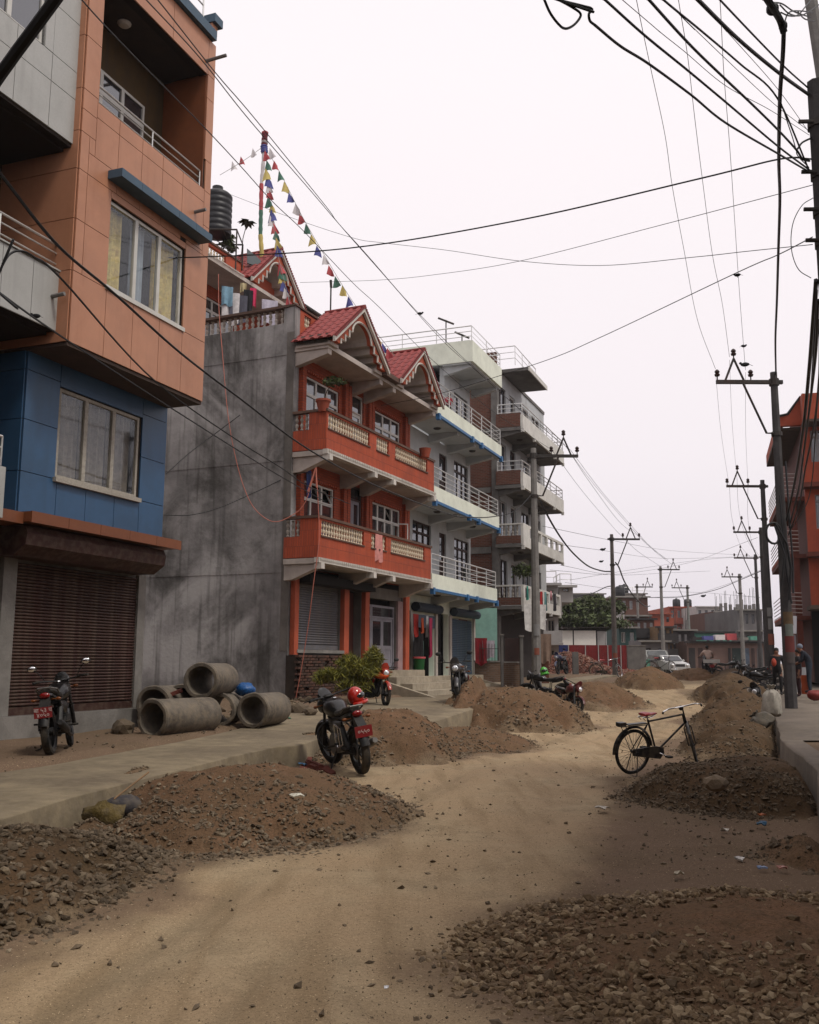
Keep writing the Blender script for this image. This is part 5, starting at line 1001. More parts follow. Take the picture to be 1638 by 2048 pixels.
def motorcycle(label,loc,yaw,col=None,lean=-9,steer=18,lod=2,plate=None,sc=1.0,roll=None,group='parked motorcycles',seatcol=None,guard=False,frontcol=None,mirrors=True,name='motorcycle'):
    body=col or BLACKM; rt=thing(name,label,'motorcycle',loc,(0,0,0),group,sc)
    rt.rotation_euler=(R(lean if roll is None else roll),0,yaw)
    S=Matrix.Translation((.47,0,.8))@Matrix.Rotation(R(-24),4,'Y')@Matrix.Rotation(R(steer),4,'Z')@Matrix.Rotation(R(24),4,'Y')@Matrix.Translation((-.47,0,-.8))
    for nm,x,w,r,fr in (('front_wheel',.66,.085,.30,True),('rear_wheel',-.64,.11,.305,False)):
        ty,rim=wheelmesh(r,w,5 if lod>1 else 6); T=Matrix.Translation((x,0,r)); M=S@T if fr else T
        a=part(nm,ty.xf(M),RUBBER,rt,True); part('rim',rim.xf(M),BLACKP,a,True)
        if lod>1: part('brake_disc',MB().lathe([(.05,.05),(.11,.05),(.11,.055),(.05,.055)],20,axis='y').xf(M),ALU,a)
    # fork, lamp, bars
    f=MB()
    for s in (-.085,.085): f.tube([(.40,s,.92),(.52,s,.62)],.021,8).tube([(.52,s,.62),(.67,s,.30)],.03,8)
    part('fork',f.xf(S),BLACKP,rt,True)
    part('front_mudguard',MB().lathe([(.325,-.055),(.335,-.03),(.338,0),(.335,.03),(.325,.055),(.32,.05),(.33,0),(.32,-.05)],26,axis='y',closed=True) if False else _fender(.66,.3,.335,.052,20,150).xf(S),frontcol or body,rt,True)
    loft_=MB(); loft(loft_,[(.44,.86,.05,.07),(.50,.86,.10,.10),(.58,.84,.11,.105),(.63,.83,.085,.085)],14); loft(loft_,[(.44,.93,.10,.05),(.52,.98,.11,.07),(.55,1.04,.07,.05)],10); part('headlamp_cowl',loft_.xf(S),frontcol or body,rt,True)
    part('headlamp',MB().ball((.625,0,.83),.075,12,7,(.35,1,.95)).xf(S),CLEAR,rt,True)
    h=MB().tube([(.28,.36,.985),(.33,.3,.99),(.41,.12,.97),(.42,0,.95),(.41,-.12,.97),(.33,-.3,.99),(.28,-.36,.985)],.012,8).ball((.42,0,.97),.06,10,6,(1,1.3,.5)); part('handlebar',h.xf(S),BLACKP,rt,True)
    for s in (-1,1):
        part('grip',MB().cyl((.33,s*.29,.99),(.27,s*.375,.985),.019,n=8).tube([(.36,s*.25,.985),(.42,s*.34,.975),(.40,s*.40,.975)],.006,5).xf(S),RUBBER,rt)
        if mirrors:
            m=part('mirror',MB().tube([(.36,s*.22,.99),(.35,s*.28,1.10),(.33,s*.33,1.15)],.006,5).ball((.32,s*.37,1.185),.062,12,8,(.3,1.1,.75)).xf(S),BLACKP,rt,True)
            part('mirror_glass',MB().ball((.303,s*.37,1.185),.052,12,7,(.12,1.12,.74)).xf(S),MIRRORM,m,True)
        if lod>1:
            part('indicator',MB().ball((.50,s*.18,.86),.028,8,6,(1,1.4,.8)).tube([(.48,s*.08,.86),(.50,s*.16,.86)],.008,5).xf(S),ORL,rt,True)
            part('indicator',MB().ball((-.70,s*.16,.73),.026,8,6,(1,1.4,.8)).tube([(-.68,s*.06,.73),(-.70,s*.14,.73)],.008,5),ORL,rt,True)
            part('footpeg',MB().tube([(-.02,s*.13,.34),(-.02,s*.27,.34)],.016,6),RUBBER,rt); part('pillion_footpeg',MB().tube([(-.40,s*.12,.40),(-.40,s*.24,.41)],.014,6),RUBBER,rt)
            part('shock_absorber',MB().cyl((-.36,s*.12,.66),(-.58,s*.12,.33),.032,n=10).cyl((-.40,s*.12,.62),(-.55,s*.12,.38),.04,n=8),BLACKP,rt,True)
            loft(q:=MB(),[(-.08,.60,.025,.05),(-.2,.60,.04,.09),(-.34,.62,.035,.07),(-.46,.66,.015,.03)],10); q.xf(Matrix.Translation((0,s*.13,0))); part('side_panel',q,body,rt,True)
    # tank, seat, tail
    t=MB(); loft(t,[(.40,.80,.05,.06),(.34,.82,.12,.10),(.20,.83,.155,.125),(.05,.80,.14,.115),(-.06,.765,.09,.07),(-.1,.75,.06,.045)],16); tk=part('fuel_tank',t,body,rt,True)
    part('tank_cap',MB().lathe([(.001,.012),(.03,.012),(.035,0)],12,(.16,0,.952)),CHROME,tk,True)
    s=MB(); loft(s,[(-.02,.76,.075,.03),(-.1,.765,.11,.045),(-.26,.775,.125,.045),(-.42,.80,.12,.05),(-.60,.835,.10,.045),(-.68,.85,.06,.03)],14); part('seat',s,seatcol or SEATM,rt,True)
    s=MB(); loft(s,[(-.30,.70,.10,.05),(-.48,.73,.10,.06),(-.64,.77,.085,.055),(-.76,.80,.05,.03)],12); part('tail_cowl',s,body,rt,True)
    part('tail_lamp',MB().ball((-.765,0,.785),.06,12,7,(.5,1.15,.7)),REDLENS,rt,True)
    part('grab_rail',MB().tube([(-.46,.13,.80),(-.62,.135,.86),(-.76,.08,.885),(-.76,-.08,.885),(-.62,-.135,.86),(-.46,-.13,.80)],.012,6),ALU,rt,True)
    part('rear_mudguard',_fender(-.64,.305,.335,.06,35,165).xf(Matrix.Identity(4)),BLACKP,rt,True)
    pl=part('number_plate',MB().box(-.93,-.925,-.115,.115,.50,.64),PLATE,rt); pl.rotation_euler=(0,0,0)
    part('plate_bracket',MB().prism([(-.72,.78),(-.70,.70),(-.90,.47),(-.925,.50),(-.925,.62)],-.06,.06,'y'),BLACKP,rt)
    if plate:
        for i,tx in enumerate(plate): text(tx,.075,LETT,pl,(-.932,0,.60-.062*i if len(plate)>1 else .57),(R(90),0,R(-90)))
    # engine and frame
    EM=ALU if guard else BLACKP; e=MB().cyl((.06,-.13,.36),(.06,.13,.36),.135,n=16).cyl((-.12,-.12,.36),(-.12,.12,.36),.11,n=14).obox((.0,0,.36),(.28,.2,.2)); en=part('engine',e,EM,rt,True)
    q=MB()
    for i in range(7): q.obox((.17+.012*i,0,.47+.035*i),(.17-.004*i,.17,.014),(0,R(-20),0))
    q.obox((.21,0,.58),(.09,.10,.24),(0,R(20),0)); part('cooling_fins',q,EM,en)
    fr=MB().tube([(.44,0,.90),(.34,0,.62),(.27,0,.28),(.05,0,.21),(-.25,0,.24)],.022,7).tube([(.42,0,.86),(.1,0,.74),(-.25,0,.70)],.022,7)
    for s_ in (-.09,.09): fr.tube([(-.1,s_,.72),(-.4,s_,.70),(-.72,s_,.78)],.014,6).tube([(-.25,s_,.7),(-.2,s_,.3)],.014,6).tube([(-.2,s_*1.1,.33),(-.64,s_*1.2,.305)],.02,6)
    part('frame',fr,BLACKP,rt,True)
    part('exhaust',MB().tube(curve([(.25,-.07,.5),(.32,-.1,.35),(.2,-.14,.2),(-.1,-.16,.22),(-.3,-.17,.28)],5),.022,8).tube([(-.28,-.17,.275),(-.36,-.175,.3),(-.74,-.18,.40),(-.80,-.18,.42)],[.03,.05,.052,.035],12),ALU if guard else BLACKP,rt,True)
    part('chain_cover',MB().prism([(-.2,.29),(-.2,.40),(-.68,.37),(-.68,.27)],.075,.1,'y'),BLACKP,rt); part('side_stand',MB().tube([(-.02,.12,.26),(-.08,.24,.06),(-.13,.3,.045)],.012,6),BLACKP,rt)
    if guard:
        for s_ in (.21,): part('saree_guard',MB().tube([(-.38,s_,.66),(-.62,s_,.62),(-.66,s_,.42),(-.42,s_,.36),(-.36,s_,.46),(-.38,s_,.66)],.009,6).tube([(-.50,s_,.64),(-.52,s_,.385)],.007,5).tube([(-.42,s_,.64),(-.3,.12,.64)],.007,5),CHROME,rt,True)
        part('crash_bar',MB().tube(curve([(.34,0,.62),(.36,.16,.6),(.34,.25,.45),(.28,.16,.27),(.25,.0,.27),(.28,-.16,.27),(.34,-.25,.45),(.36,-.16,.6),(.34,0,.62)],4),.012,6),BLACKP,rt,True)
    return rt
def _fender(cx,cz,r,hw,a0,a1):
    mb=MB(); n=14; vs=[]
    for i in range(n+1):
        t=R(a0+(a1-a0)*i/n)
        for (dy,dr) in ((-hw,-.022),(-hw*.6,0),(0,.01),(hw*.6,0),(hw,-.022),(hw*.55,-.006),(0,.003),(-hw*.55,-.006)):
            vs.append((cx+(r+dr)*math.cos(t),dy,cz+(r+dr)*math.sin(t)))
    return mb.add(vs,[(i*8+j,i*8+(j+1)%8,(i+1)*8+(j+1)%8,(i+1)*8+j) for i in range(n) for j in range(8)]+[tuple(range(8)),tuple(range(n*8+7,n*8-1,-1))])
def grd(px,py,z): p=gp(px,py,z); p.z=gzf(p.x,p.y); return p
def on(px,d):
    x=at(px,1340,d).x; return Vector((x,d,gzf(x,d)))
def yaw_to(dx,dy): return math.atan2(dy,dx)
# near black motorcycle, seen from behind on its side stand
p0=Vector((-.93,15.15,.02)); NB=motorcycle('near black motorcycle with red plate and chrome guard, beside the gravel heap',p0,yaw_to(-.37,.93),lean=-9,steer=14,sc=1.13,plate=['०५५०'],guard=True,mirrors=False)
def helmet(label,p,m,yaw,sc=1):
    rt=thing('helmet',label,'helmet',p,(R(12),R(-10),yaw),sc=sc)
    mb=MB(); prof=[(.118*math.sin(t),.14*-math.cos(t)*1.02) for t in np.linspace(R(38),R(180),12)]; mb.lathe([(a,b) for a,b in prof],22); part('shell',mb,m,rt,True)
    part('visor',MB().ball((.022,0,.01),.112,18,10,(1.02,.96,.62)),mat('dark_visor',(.01,.01,.012),.08,.05,bump=0,coat=1),rt,True)
    part('chin_bar',MB().tube([(.02+.125*math.cos(t),.118*math.sin(t),-.085) for t in np.linspace(R(-100),R(100),14)],.026,7),m,rt,True)
    part('lining',MB().lathe([(.06,-.118),(.105,-.105),(.10,-.07),(.06,-.07)],20,closed=True),DARK,rt,True); return rt
helmet('red full face helmet with dark visor hung on the near black motorcycle',at(711,1393,15.6),mat('red_helmet',(.50,.035,.02),.2,.08,bump=0,coat=.8),R(-20),1.12)
# left black motorcycle by the shutter
motorcycle('black motorcycle with two bright mirrors and red plate, parked before the brown shutter',Vector((-4.86,13.9,gzf(-4.86,13.9)-.01)),yaw_to(-.15,1),lean=-7,steer=8,plate=['बा ५३ प','४०५०'],sc=1.0)
ORB=mat('orange_red_bike_paint',(.42,.055,.03),.25,.1,bump=0,coat=.6,dust=.1)
motorcycle('orange red motorcycle with an orange rag on the seat, by the bush',on(742,25.4),yaw_to(.55,-.83),col=ORB,lean=-8,steer=-14,frontcol=ORB,sc=1.0)
crumple('rag','bright orange rag thrown over the seat of the orange red motorcycle','rag',at(763,1352,25.0),.17,mat('orange_cloth',(.62,.12,.03),.8,.2,bump=.3),4,(1.1,.6,.5),R(-20),.3)
motorcycle('grey black motorcycle facing the road before the blue shutter steps, rider seat empty',on(925,26.3),yaw_to(-.2,-1),col=mat('dark_grey_bike_paint',(.05,.05,.055),.3,.1,coat=.4,dust=.2),lean=8,steer=12,sc=1.12)
motorcycle('blue motorcycle parked before the brick rubble',on(1125,55.5),yaw_to(-.5,-1),col=mat('blue_bike_paint',(.04,.05,.13),.35,.1,dust=.2),lean=8,steer=0,lod=1,sc=1.15)
motorcycle('black motorcycle with a green helmet, beside the base of the leftmost pole',on(1090,34.5),yaw_to(-.9,.45),lean=-8,lod=1,mirrors=False)
helmet('bright green helmet sitting on the motorcycle beside the leftmost pole',at(1088,1343,34.1),mat('green_helmet',(.10,.42,.06),.25,.1,bump=0,coat=.6),R(-90),1.15)
motorcycle('dark red motorcycle half hidden behind the round soil heap',on(1126,28.6),yaw_to(.35,-1),col=mat('dark_red_bike_paint',(.12,.015,.02),.3,.1,dust=.2),lean=-14,lod=1,mirrors=False,sc=.95)
motorcycle('black motorcycle parked on the crest of the far right soil bank, one mirror gleaming',on(1458,60),yaw_to(.9,-.5),lean=-8,lod=1)
for i,(x,y,d,a) in enumerate(((1500,1362,45,.5),(1520,1368,38,.4))):
    motorcycle(('dark motorcycle behind the right soil bank, left of the second right pole','dark motorcycle behind the right soil bank, just before the pavement sacks')[i],on(x,d),yaw_to(-1,a),lean=8,lod=1)
motorcycle('black motorcycle with pale handlebar between soil bank and white sack',on(1516,27),yaw_to(-.25,-1),lean=8,steer=-25,lod=1)
# ------------------------------------------------------------------ bicycles
def bicycle(label,loc,rot,main=True,sc=1.):
    rt=thing('bicycle',label,'bicycle',loc,rot,sc=sc); r=.345; BP=mat('old_bicycle_black',(.02,.02,.022),.4,.2,metal=.3,dust=.3,bump=0)
    S=Matrix.Translation((.50,0,.75))@Matrix.Rotation(R(-20),4,'Y')@Matrix.Rotation(R(50),4,'Z')@Matrix.Rotation(R(20),4,'Y')@Matrix.Translation((-.50,0,-.75))
    for nm,x,fr in (('rear_wheel',-.53,0),('front_wheel',.62,1)):
        M=(S if fr else Matrix.Identity(4))@Matrix.Translation((x,0,r))
        ty=MB().lathe([(r-.03+.02*math.cos(t),.019*math.sin(t)) for t in np.linspace(0,2*math.pi,9)[:-1]],40,axis='y',closed=True); a=part(nm,ty.xf(M),RUBBER,rt,True)
        part('rim',MB().lathe([(r-.058,-.014),(r-.045,-.016),(r-.045,.016),(r-.058,.014)],40,axis='y',closed=True).xf(M),CHROME if not main else IRON,a,True)
        sp=MB().cyl((0,-.04,0),(0,.04,0),.02,n=8)
        for i in range(28):
            t=2*math.pi*i/28; u=t+(.5 if i%2 else -.5); s_=.028 if i%4<2 else -.028; sp.tube([(math.cos(u)*.02,s_,math.sin(u)*.02),(math.cos(t)*(r-.05),0,math.sin(t)*(r-.05))],.0022,4)
        part('spokes',sp.xf(M),IRON,a)
    BB=(-.08,0,.30); st=(-.25,0,.80); ht=(.45,0,.83); hb=(.49,0,.70)
    part('frame',MB().tube([BB,st],.016,8).tube([(-.235,0,.775),ht],.015,8).tube([BB,hb],.016,8).tube([ht,hb],.02,8).tube([BB,(-.53,.05,r)],.009,6).tube([BB,(-.53,-.05,r)],.009,6).tube([(-.235,0,.76),(-.53,.05,r)],.008,6).tube([(-.235,0,.76),(-.53,-.05,r)],.008,6),BP,rt,True)
    part('fork',MB().tube([(.50,.0,.69),(.52,.055,.62),(.62,.055,r)],.011,7).tube([(.50,.0,.69),(.52,-.055,.62),(.62,-.055,r)],.011,7).tube([(.49,0,.7),(.435,0,.93)],.012,7).xf(S),BP,rt,True)
    hb_=part('handlebar',MB().tube([(.20,.29,.93),(.30,.29,.935),(.42,.20,.955),(.45,.06,.95),(.45,-.06,.95),(.42,-.20,.955),(.30,-.29,.935),(.20,-.29,.93)],.011,8).xf(S),CHROME,rt,True)
    for s in (-1,1): part('grip',MB().cyl((.22,s*.29,.93),(.12,s*.29,.925),.017,n=8).xf(S),RUBBER,hb_)
    part('bell_lamp',MB().ball((.50,.02,.93),.045,10,7,(1,.9,.9)).xf(S),BP,rt,True)
    q=MB(); loft(q,[(-.36,.885,.085,.02),(-.30,.895,.095,.028),(-.22,.885,.06,.022),(-.12,.885,.025,.018),(-.08,.885,.012,.01)],12); part('saddle',q,mat('red_saddle_cover',(.42,.025,.03),.45,.15,bump=.1,coat=.3),rt,True)
    q=MB()
    for s in (-.05,.05): q.tube([(-.36+.025*math.cos(t),s+.018*math.sin(t*2),.80+.012*t) for t in np.linspace(0,6.3,18)],.006,5)
    q.tube([(-.37,.06,.85),(-.2,.02,.83),(-.1,0,.865)],.006,5).tube([(-.37,-.06,.85),(-.2,-.02,.83),(-.1,0,.865)],.006,5).cyl((-.25,0,.79),(-.262,0,.86),.012,n=8); part('saddle_springs',q,CHROME,rt)
    part('rear_mudguard',_fender(-.53,r,.375,.028,8,182),BP,rt,True); part('front_mudguard',_fender(.62,r,.375,.026,30,150).xf(S),BP,rt,True)
    part('carrier',MB().tube([(-.25,.05,.735),(-.80,.06,.745),(-.82,0,.745),(-.80,-.06,.745),(-.25,-.05,.735)],.008,6).tube([(-.72,.06,.745),(-.53,.06,r)],.006,5).tube([(-.72,-.06,.745),(-.53,-.06,r)],.006,5).box(-.82,-.70,-.05,.05,.75,.80).box(-.65,-.3,-.045,.045,.748,.765),BP,rt)
    part('chain_case',MB().prism([(-.56,r-.055),(-.56,r+.045),(-.12,.40),(.02,.37),(.04,.28),(-.04,.20)],-.05,-.03,'y'),BP,rt); c=part('crank',MB().tube([(-.08,-.08,.30),(.06,-.08,.24)],.009,6).tube([(-.08,.07,.30),(-.22,.07,.36)],.009,6).cyl((-.08,-.08,.3),(-.08,.07,.3),.014,n=8),CHROME,rt)
    for q in ((.06,-.13,.24),(-.22,.12,.36)): box('pedal',c,RUBBER,q[0]-.045,q[0]+.045,q[1]-.04,q[1]+.04,q[2]-.012,q[2]+.012)
    part('centre_stand',MB().tube([(-.5,.07,r-.02),(-.56,.13,.0),(-.56,-.13,0),(-.5,-.07,r-.02)],.008,6),BP,rt); return rt
bicycle('old black bicycle with red saddle standing in the stony heap on the right',Vector((3.72,14.74,.06)),(R(7),R(-3),R(27)),sc=.97)
bicycle('small far bicycle parked by the rubble left of the second left pole',at(1213,1357,57),(R(6),0,R(8)),False,1.2)
bicycle('small far bicycle leaning beside the third left pole',at(1322,1347,62),(R(6),0,R(-12)),False,1.1)
# ------------------------------------------------------------------ people
SKIN=mat('skin',(.22,.11,.07),.6,.1,bump=0); HAIR=mat('black_hair',(.012,.011,.01),.6,.2)
def person(label,loc,yaw,J,top,bot,h=1.66,shoe=None,group=None,hair=True):
    # J: joints relative, x forward, y left, z up (metres for a 1.66 m person)
    names=['pel','spi','che','nec','hed','hdt','lsh','lel','lwr','lha','rsh','rel','rwr','rha','lhi','lkn','lan','lto','rhi','rkn','ran','rto']
    base=dict(pel=(0,0,.90),spi=(0,0,1.06),che=(0,0,1.27),nec=(.005,0,1.41),hed=(.02,0,1.50),hdt=(.01,0,1.60),lsh=(0,.17,1.34),lel=(-.02,.22,1.07),lwr=(.05,.23,.84),lha=(.07,.23,.76),rsh=(0,-.17,1.34),rel=(-.02,-.22,1.07),rwr=(.05,-.23,.84),rha=(.07,-.23,.76),lhi=(0,.09,.86),lkn=(.02,.10,.47),lan=(0,.10,.08),lto=(.16,.11,.035),rhi=(0,-.09,.86),rkn=(.02,-.10,.47),ran=(0,-.10,.08),rto=(.16,-.11,.035)); base.update(J)
    rad=dict(pel=(.15,.12),spi=(.13,.1),che=(.155,.115),nec=(.055,.055),hed=(.085,.095),hdt=(.07,.08),lsh=(.07,.07),lel=(.045,.045),lwr=(.032,.028),lha=(.042,.022),rsh=(.07,.07),rel=(.045,.045),rwr=(.032,.028),rha=(.042,.022),lhi=(.095,.095),lkn=(.062,.062),lan=(.042,.042),lto=(.04,.03),rhi=(.095,.095),rkn=(.062,.062),ran=(.042,.042),rto=(.04,.03))
    E=[('pel','spi'),('spi','che'),('che','nec'),('nec','hed'),('hed','hdt'),('che','lsh'),('lsh','lel'),('lel','lwr'),('lwr','lha'),('che','rsh'),('rsh','rel'),('rel','rwr'),('rwr','rha'),('pel','lhi'),('lhi','lkn'),('lkn','lan'),('lan','lto'),('pel','rhi'),('rhi','rkn'),('rkn','ran'),('ran','rto')]
    me=bpy.data.meshes.new('person'); me.from_pydata([base[n] for n in names],[(names.index(a),names.index(b)) for a,b in E],[])
    o=bpy.data.objects.new('person',me); C.objects.link(o); md=o.modifiers.new('skin','SKIN'); md.use_smooth_shade=True
    for i,n in enumerate(names): me.skin_vertices[0].data[i].radius=rad[n]; me.skin_vertices[0].data[i].use_root=(i==0)
    o.modifiers.new('sub','SUBSURF').levels=1
    bpy.context.view_layer.update(); m2=bpy.data.meshes.new_from_object(o.evaluated_get(bpy.context.evaluated_depsgraph_get())); bpy.data.objects.remove(o)
    m2.name='person'; m2.materials.clear()
    for q in (SKIN,top,bot,shoe or BLACKP): m2.materials.append(q)
    pj=[Vector(base[n]) for n in names]; reg={'hed':0,'hdt':0,'nec':0,'lha':0,'rha':0,'lwr':0,'rwr':0,'lkn':2,'rkn':2,'lhi':2,'rhi':2,'lan':2,'ran':2,'lto':3,'rto':3,'pel':2}
    for f in m2.polygons:
        c=f.center; k=min(range(len(names)),key=lambda i:(pj[i]-c).length-rad[names[i]][0]*.5); f.material_index=reg.get(names[k],1); f.use_smooth=True
    b=link('person',m2,None,loc,(0,0,yaw)); b.scale=(h/1.66,)*3; tag(b,label,'person',group)
    hd=Vector(base['hed']); ht=Vector(base['hdt']); 
    if hair: part('hair',MB().ball(((hd.x+ht.x)/2-.022,hd.y,(hd.z+ht.z)/2+.02),.098,12,8,(1,.9,.98)),HAIR if hair is True else hair,b,True)
    part('nose',MB().ball((hd.x+.095,hd.y,hd.z+.012),.014,6,5),SKIN,b,True)
    for s in (-1,1): part('ear',MB().ball((hd.x,hd.y+s*.083,hd.z+.01),.018,6,5,(.8,.4,1.2)),SKIN,b,True)
    return b
DK=mat('dark_clothes',(.02,.018,.02),.85,.2); MR=mat('maroon_trousers',(.05,.015,.018),.85,.2); NV=mat('navy_jacket',(.014,.018,.03),.8,.2); JE=mat('faded_jeans',(.03,.042,.06),.85,.2); PKS=mat('pale_pink_shirt',(.55,.42,.36),.8,.1)
WALK=dict(lkn=(.14,.10,.48),lan=(.10,.1,.09),lto=(.25,.11,.05),rkn=(-.02,-.1,.47),ran=(-.18,-.1,.12),rto=(-.06,-.11,.04),rel=(.05,-.22,1.08),rwr=(.2,-.2,.92),rha=(.27,-.19,.88))
person('person in dark clothes walking left of the tall dark pole, red bag at the shoulder',at(1557,1391,34.5),R(-110),WALK,DK,DK,1.66)
crumple('shoulder_bag','small orange red bag at the shoulder of the person left of the tall dark pole','bag',at(1548,1325,34.3),.13,mat('red_orange_bag',(.4,.07,.035),.6,.2,bump=.1),3,(.7,.5,1.1))
person('person in dark jacket and maroon trousers standing right of the tall dark pole',at(1600,1394,33.5),R(170),{},DK,MR,1.62)
person('person in navy jacket and light cap leaning forward near the right edge',at(1621,1386,32.5),R(150),dict(che=(.14,0,1.24),nec=(.22,0,1.36),hed=(.27,0,1.43),hdt=(.28,0,1.53),lsh=(.14,.17,1.3),rsh=(.14,-.17,1.3),lel=(.2,.2,1.05),lwr=(.36,.16,.95),lha=(.43,.13,.93),rel=(.2,-.2,1.05),rwr=(.36,-.16,.95),rha=(.43,-.13,.93)),NV,JE,1.68,hair=mat('pale_blue_cap',(.2,.23,.28),.8,.1))
solo('plastic_drum',MB().lathe([(.001,0),(.13,0),(.14,.1),(.125,.3),(.14,.5),(.13,.62),(.001,.62)],14),mat('orange_drum',(.38,.09,.03),.5,.15),'narrow orange red drum beside the person near the right edge','drum',sm=True,loc=at(1612,1388,32.8))
crumple('basket_bag','round dark red bag on the pavement at the right edge','bag',at(1631,1390,31),.24,mat('dark_red_bag',(.22,.03,.025),.55,.2,bump=.2),8,(1.1,.9,.72))
# rider
rl=Vector((at(1416,1355,52).x,52,.86)); motorcycle('motorcycle ridden away down the street, white panel across its rear',rl,R(86),lean=0,steer=0,lod=1,mirrors=False,group='motorcycles in motion',sc=1.08)
person('motorcyclist in a pale pink shirt riding away down the street',rl+Vector((0,.0,0)),R(86),dict(pel=(-.22,0,.90),spi=(-.2,0,1.05),che=(-.1,0,1.26),nec=(-.05,0,1.40),hed=(-.02,0,1.49),hdt=(-.03,0,1.58),lsh=(-.08,.18,1.33),lel=(.08,.32,1.13),lwr=(.26,.34,1.08),lha=(.33,.34,1.06),rsh=(-.08,-.18,1.33),rel=(.08,-.32,1.13),rwr=(.26,-.34,1.08),rha=(.33,-.34,1.06),lhi=(-.18,.1,.88),lkn=(.14,.22,.74),lan=(-.02,.22,.38),lto=(.12,.24,.34),rhi=(-.18,-.1,.88),rkn=(.14,-.22,.74),ran=(-.02,-.22,.38),rto=(.12,-.24,.34)),PKS,DK,1.72)
box_o=solo('cargo_panel',MB().box(-.02,.02,-.42,.42,-.09,.09),WHITE,'white panel strapped across the back of the ridden motorcycle','panel',loc=rl+Vector((-.05,-.9,.86)),rot=(0,R(-4),R(86)))
hd=at(897,803,36.0); person('person in a red top leaning on the top balcony rail of the pale green house',Vector((hd.x,36.05,10.62)),R(-60),dict(hed=(.08,0,1.45),hdt=(.09,0,1.55),nec=(.05,0,1.37),lel=(.1,.2,1.08),lwr=(.25,.1,1.1),lha=(.3,.05,1.1),rel=(.1,-.2,1.08),rwr=(.25,-.1,1.1),rha=(.3,-.05,1.1)),mat('red_top',(.3,.03,.05),.8,.2),DK,1.2)
# ------------------------------------------------------------------ things on and around the houses on the left
def leafcloud(cx,cy,cz,rx,ry,rz,n,s,seed=1,shell=.55,clumps=14,droop=0,elong=1.6):
    r=np.random.default_rng(seed); cc=r.normal(size=(clumps,3)); cc/=np.linalg.norm(cc,axis=1)[:,None]; cc*=r.uniform(.35,.85,(clumps,1))
    k=r.integers(0,clumps,n); p=cc[k]+r.normal(size=(n,3))*.20; l=np.linalg.norm(p,axis=1); p=p[l<1.15]; n=len(p)
    p=p*np.array([rx,ry,rz])+np.array([cx,cy,cz]); a=r.normal(size=(n,3)); a/=np.linalg.norm(a,axis=1)[:,None]; b=np.cross(a,r.normal(size=(n,3))); b/=np.linalg.norm(b,axis=1)[:,None]; S=s*r.uniform(.6,1.4,(n,1))
    v=np.stack([p-a*S*elong*.5,p+b*S*(.32 if elong<3 else .16),p+a*S*elong*.5,p-b*S*(.32 if elong<3 else .16)],1).reshape(-1,3); f=np.arange(4*n).reshape(n,4); return v,f,np.repeat(r.uniform(0,1,n),4)
LEAFD=mat('dark_green_leaves',[(.022,.045,.015),(.045,.085,.022),(.075,.13,.035),(.11,.17,.05)],.7,attr='rnd',bump=0); LEAFY=mat('yellow_green_leaves',[(.07,.09,.012),(.16,.18,.02),(.28,.28,.03),(.40,.36,.05)],.7,attr='rnd',bump=0)
BARK=mat('brown_bark',(.09,.06,.04),.9,.3,bump=.4)
def plant(name,label,cat,loc,clouds,stem,m,group=None,branches=6,seed=1):
    rt=thing(name,label,cat,loc,(0,0,0),group); r=random.Random(seed)
    if stem:
        h,rr=stem; st=MB().tube([(0,0,-.1),(h*.03,0,h*.5),(0,0,h)],[rr,rr*.8,rr*.5],7)
        for i in range(branches):
            t=r.uniform(0,6.28); c=clouds[i%len(clouds)]; st.tube([(0,0,h*r.uniform(.45,.8)),(c[0]+math.cos(t)*c[3]*.3,c[1]+math.sin(t)*c[4]*.3,c[2]-c[5]*.2),(c[0]+math.cos(t)*c[3]*.7,c[1]+math.sin(t)*c[4]*.7,c[2]+c[5]*.3)],[rr*.45,rr*.3,rr*.12],5)
        part('trunk',st,BARK,rt,True)
    V=[];Fq=[];A=[];b=0
    for i,c in enumerate(clouds):
        v,f,a=leafcloud(*c,seed=seed*31+i,elong=3.6 if m is LEAFY else 1.6,clumps=9 if m is LEAFY else 14); V.append(v);Fq.append(f+b);A.append(a);b+=len(v)
    o=link('crown',npmesh('crown',np.concatenate(V),np.concatenate(Fq),m,{'rnd':np.concatenate(A)},False),rt); return rt
p=at(700,1375,25.2); p.z=.5
rt=plant('bush','yellow green feathery bush growing against the brick plinth','bush',p,[(.35,-.1,.92,.5,.4,.22,2600,.085),(-.3,0,.85,.5,.4,.2,1700,.085),(.6,-.1,1.18,.22,.3,.28,1300,.08),(.1,-.2,.5,.5,.35,.2,1000,.075),(-.1,.1,1.15,.3,.3,.14,700,.08),(-.75,0,.7,.25,.2,.12,500,.08),(.85,0,.85,.2,.2,.12,500,.08)],(.9,.035),LEAFY,seed=4,branches=10)
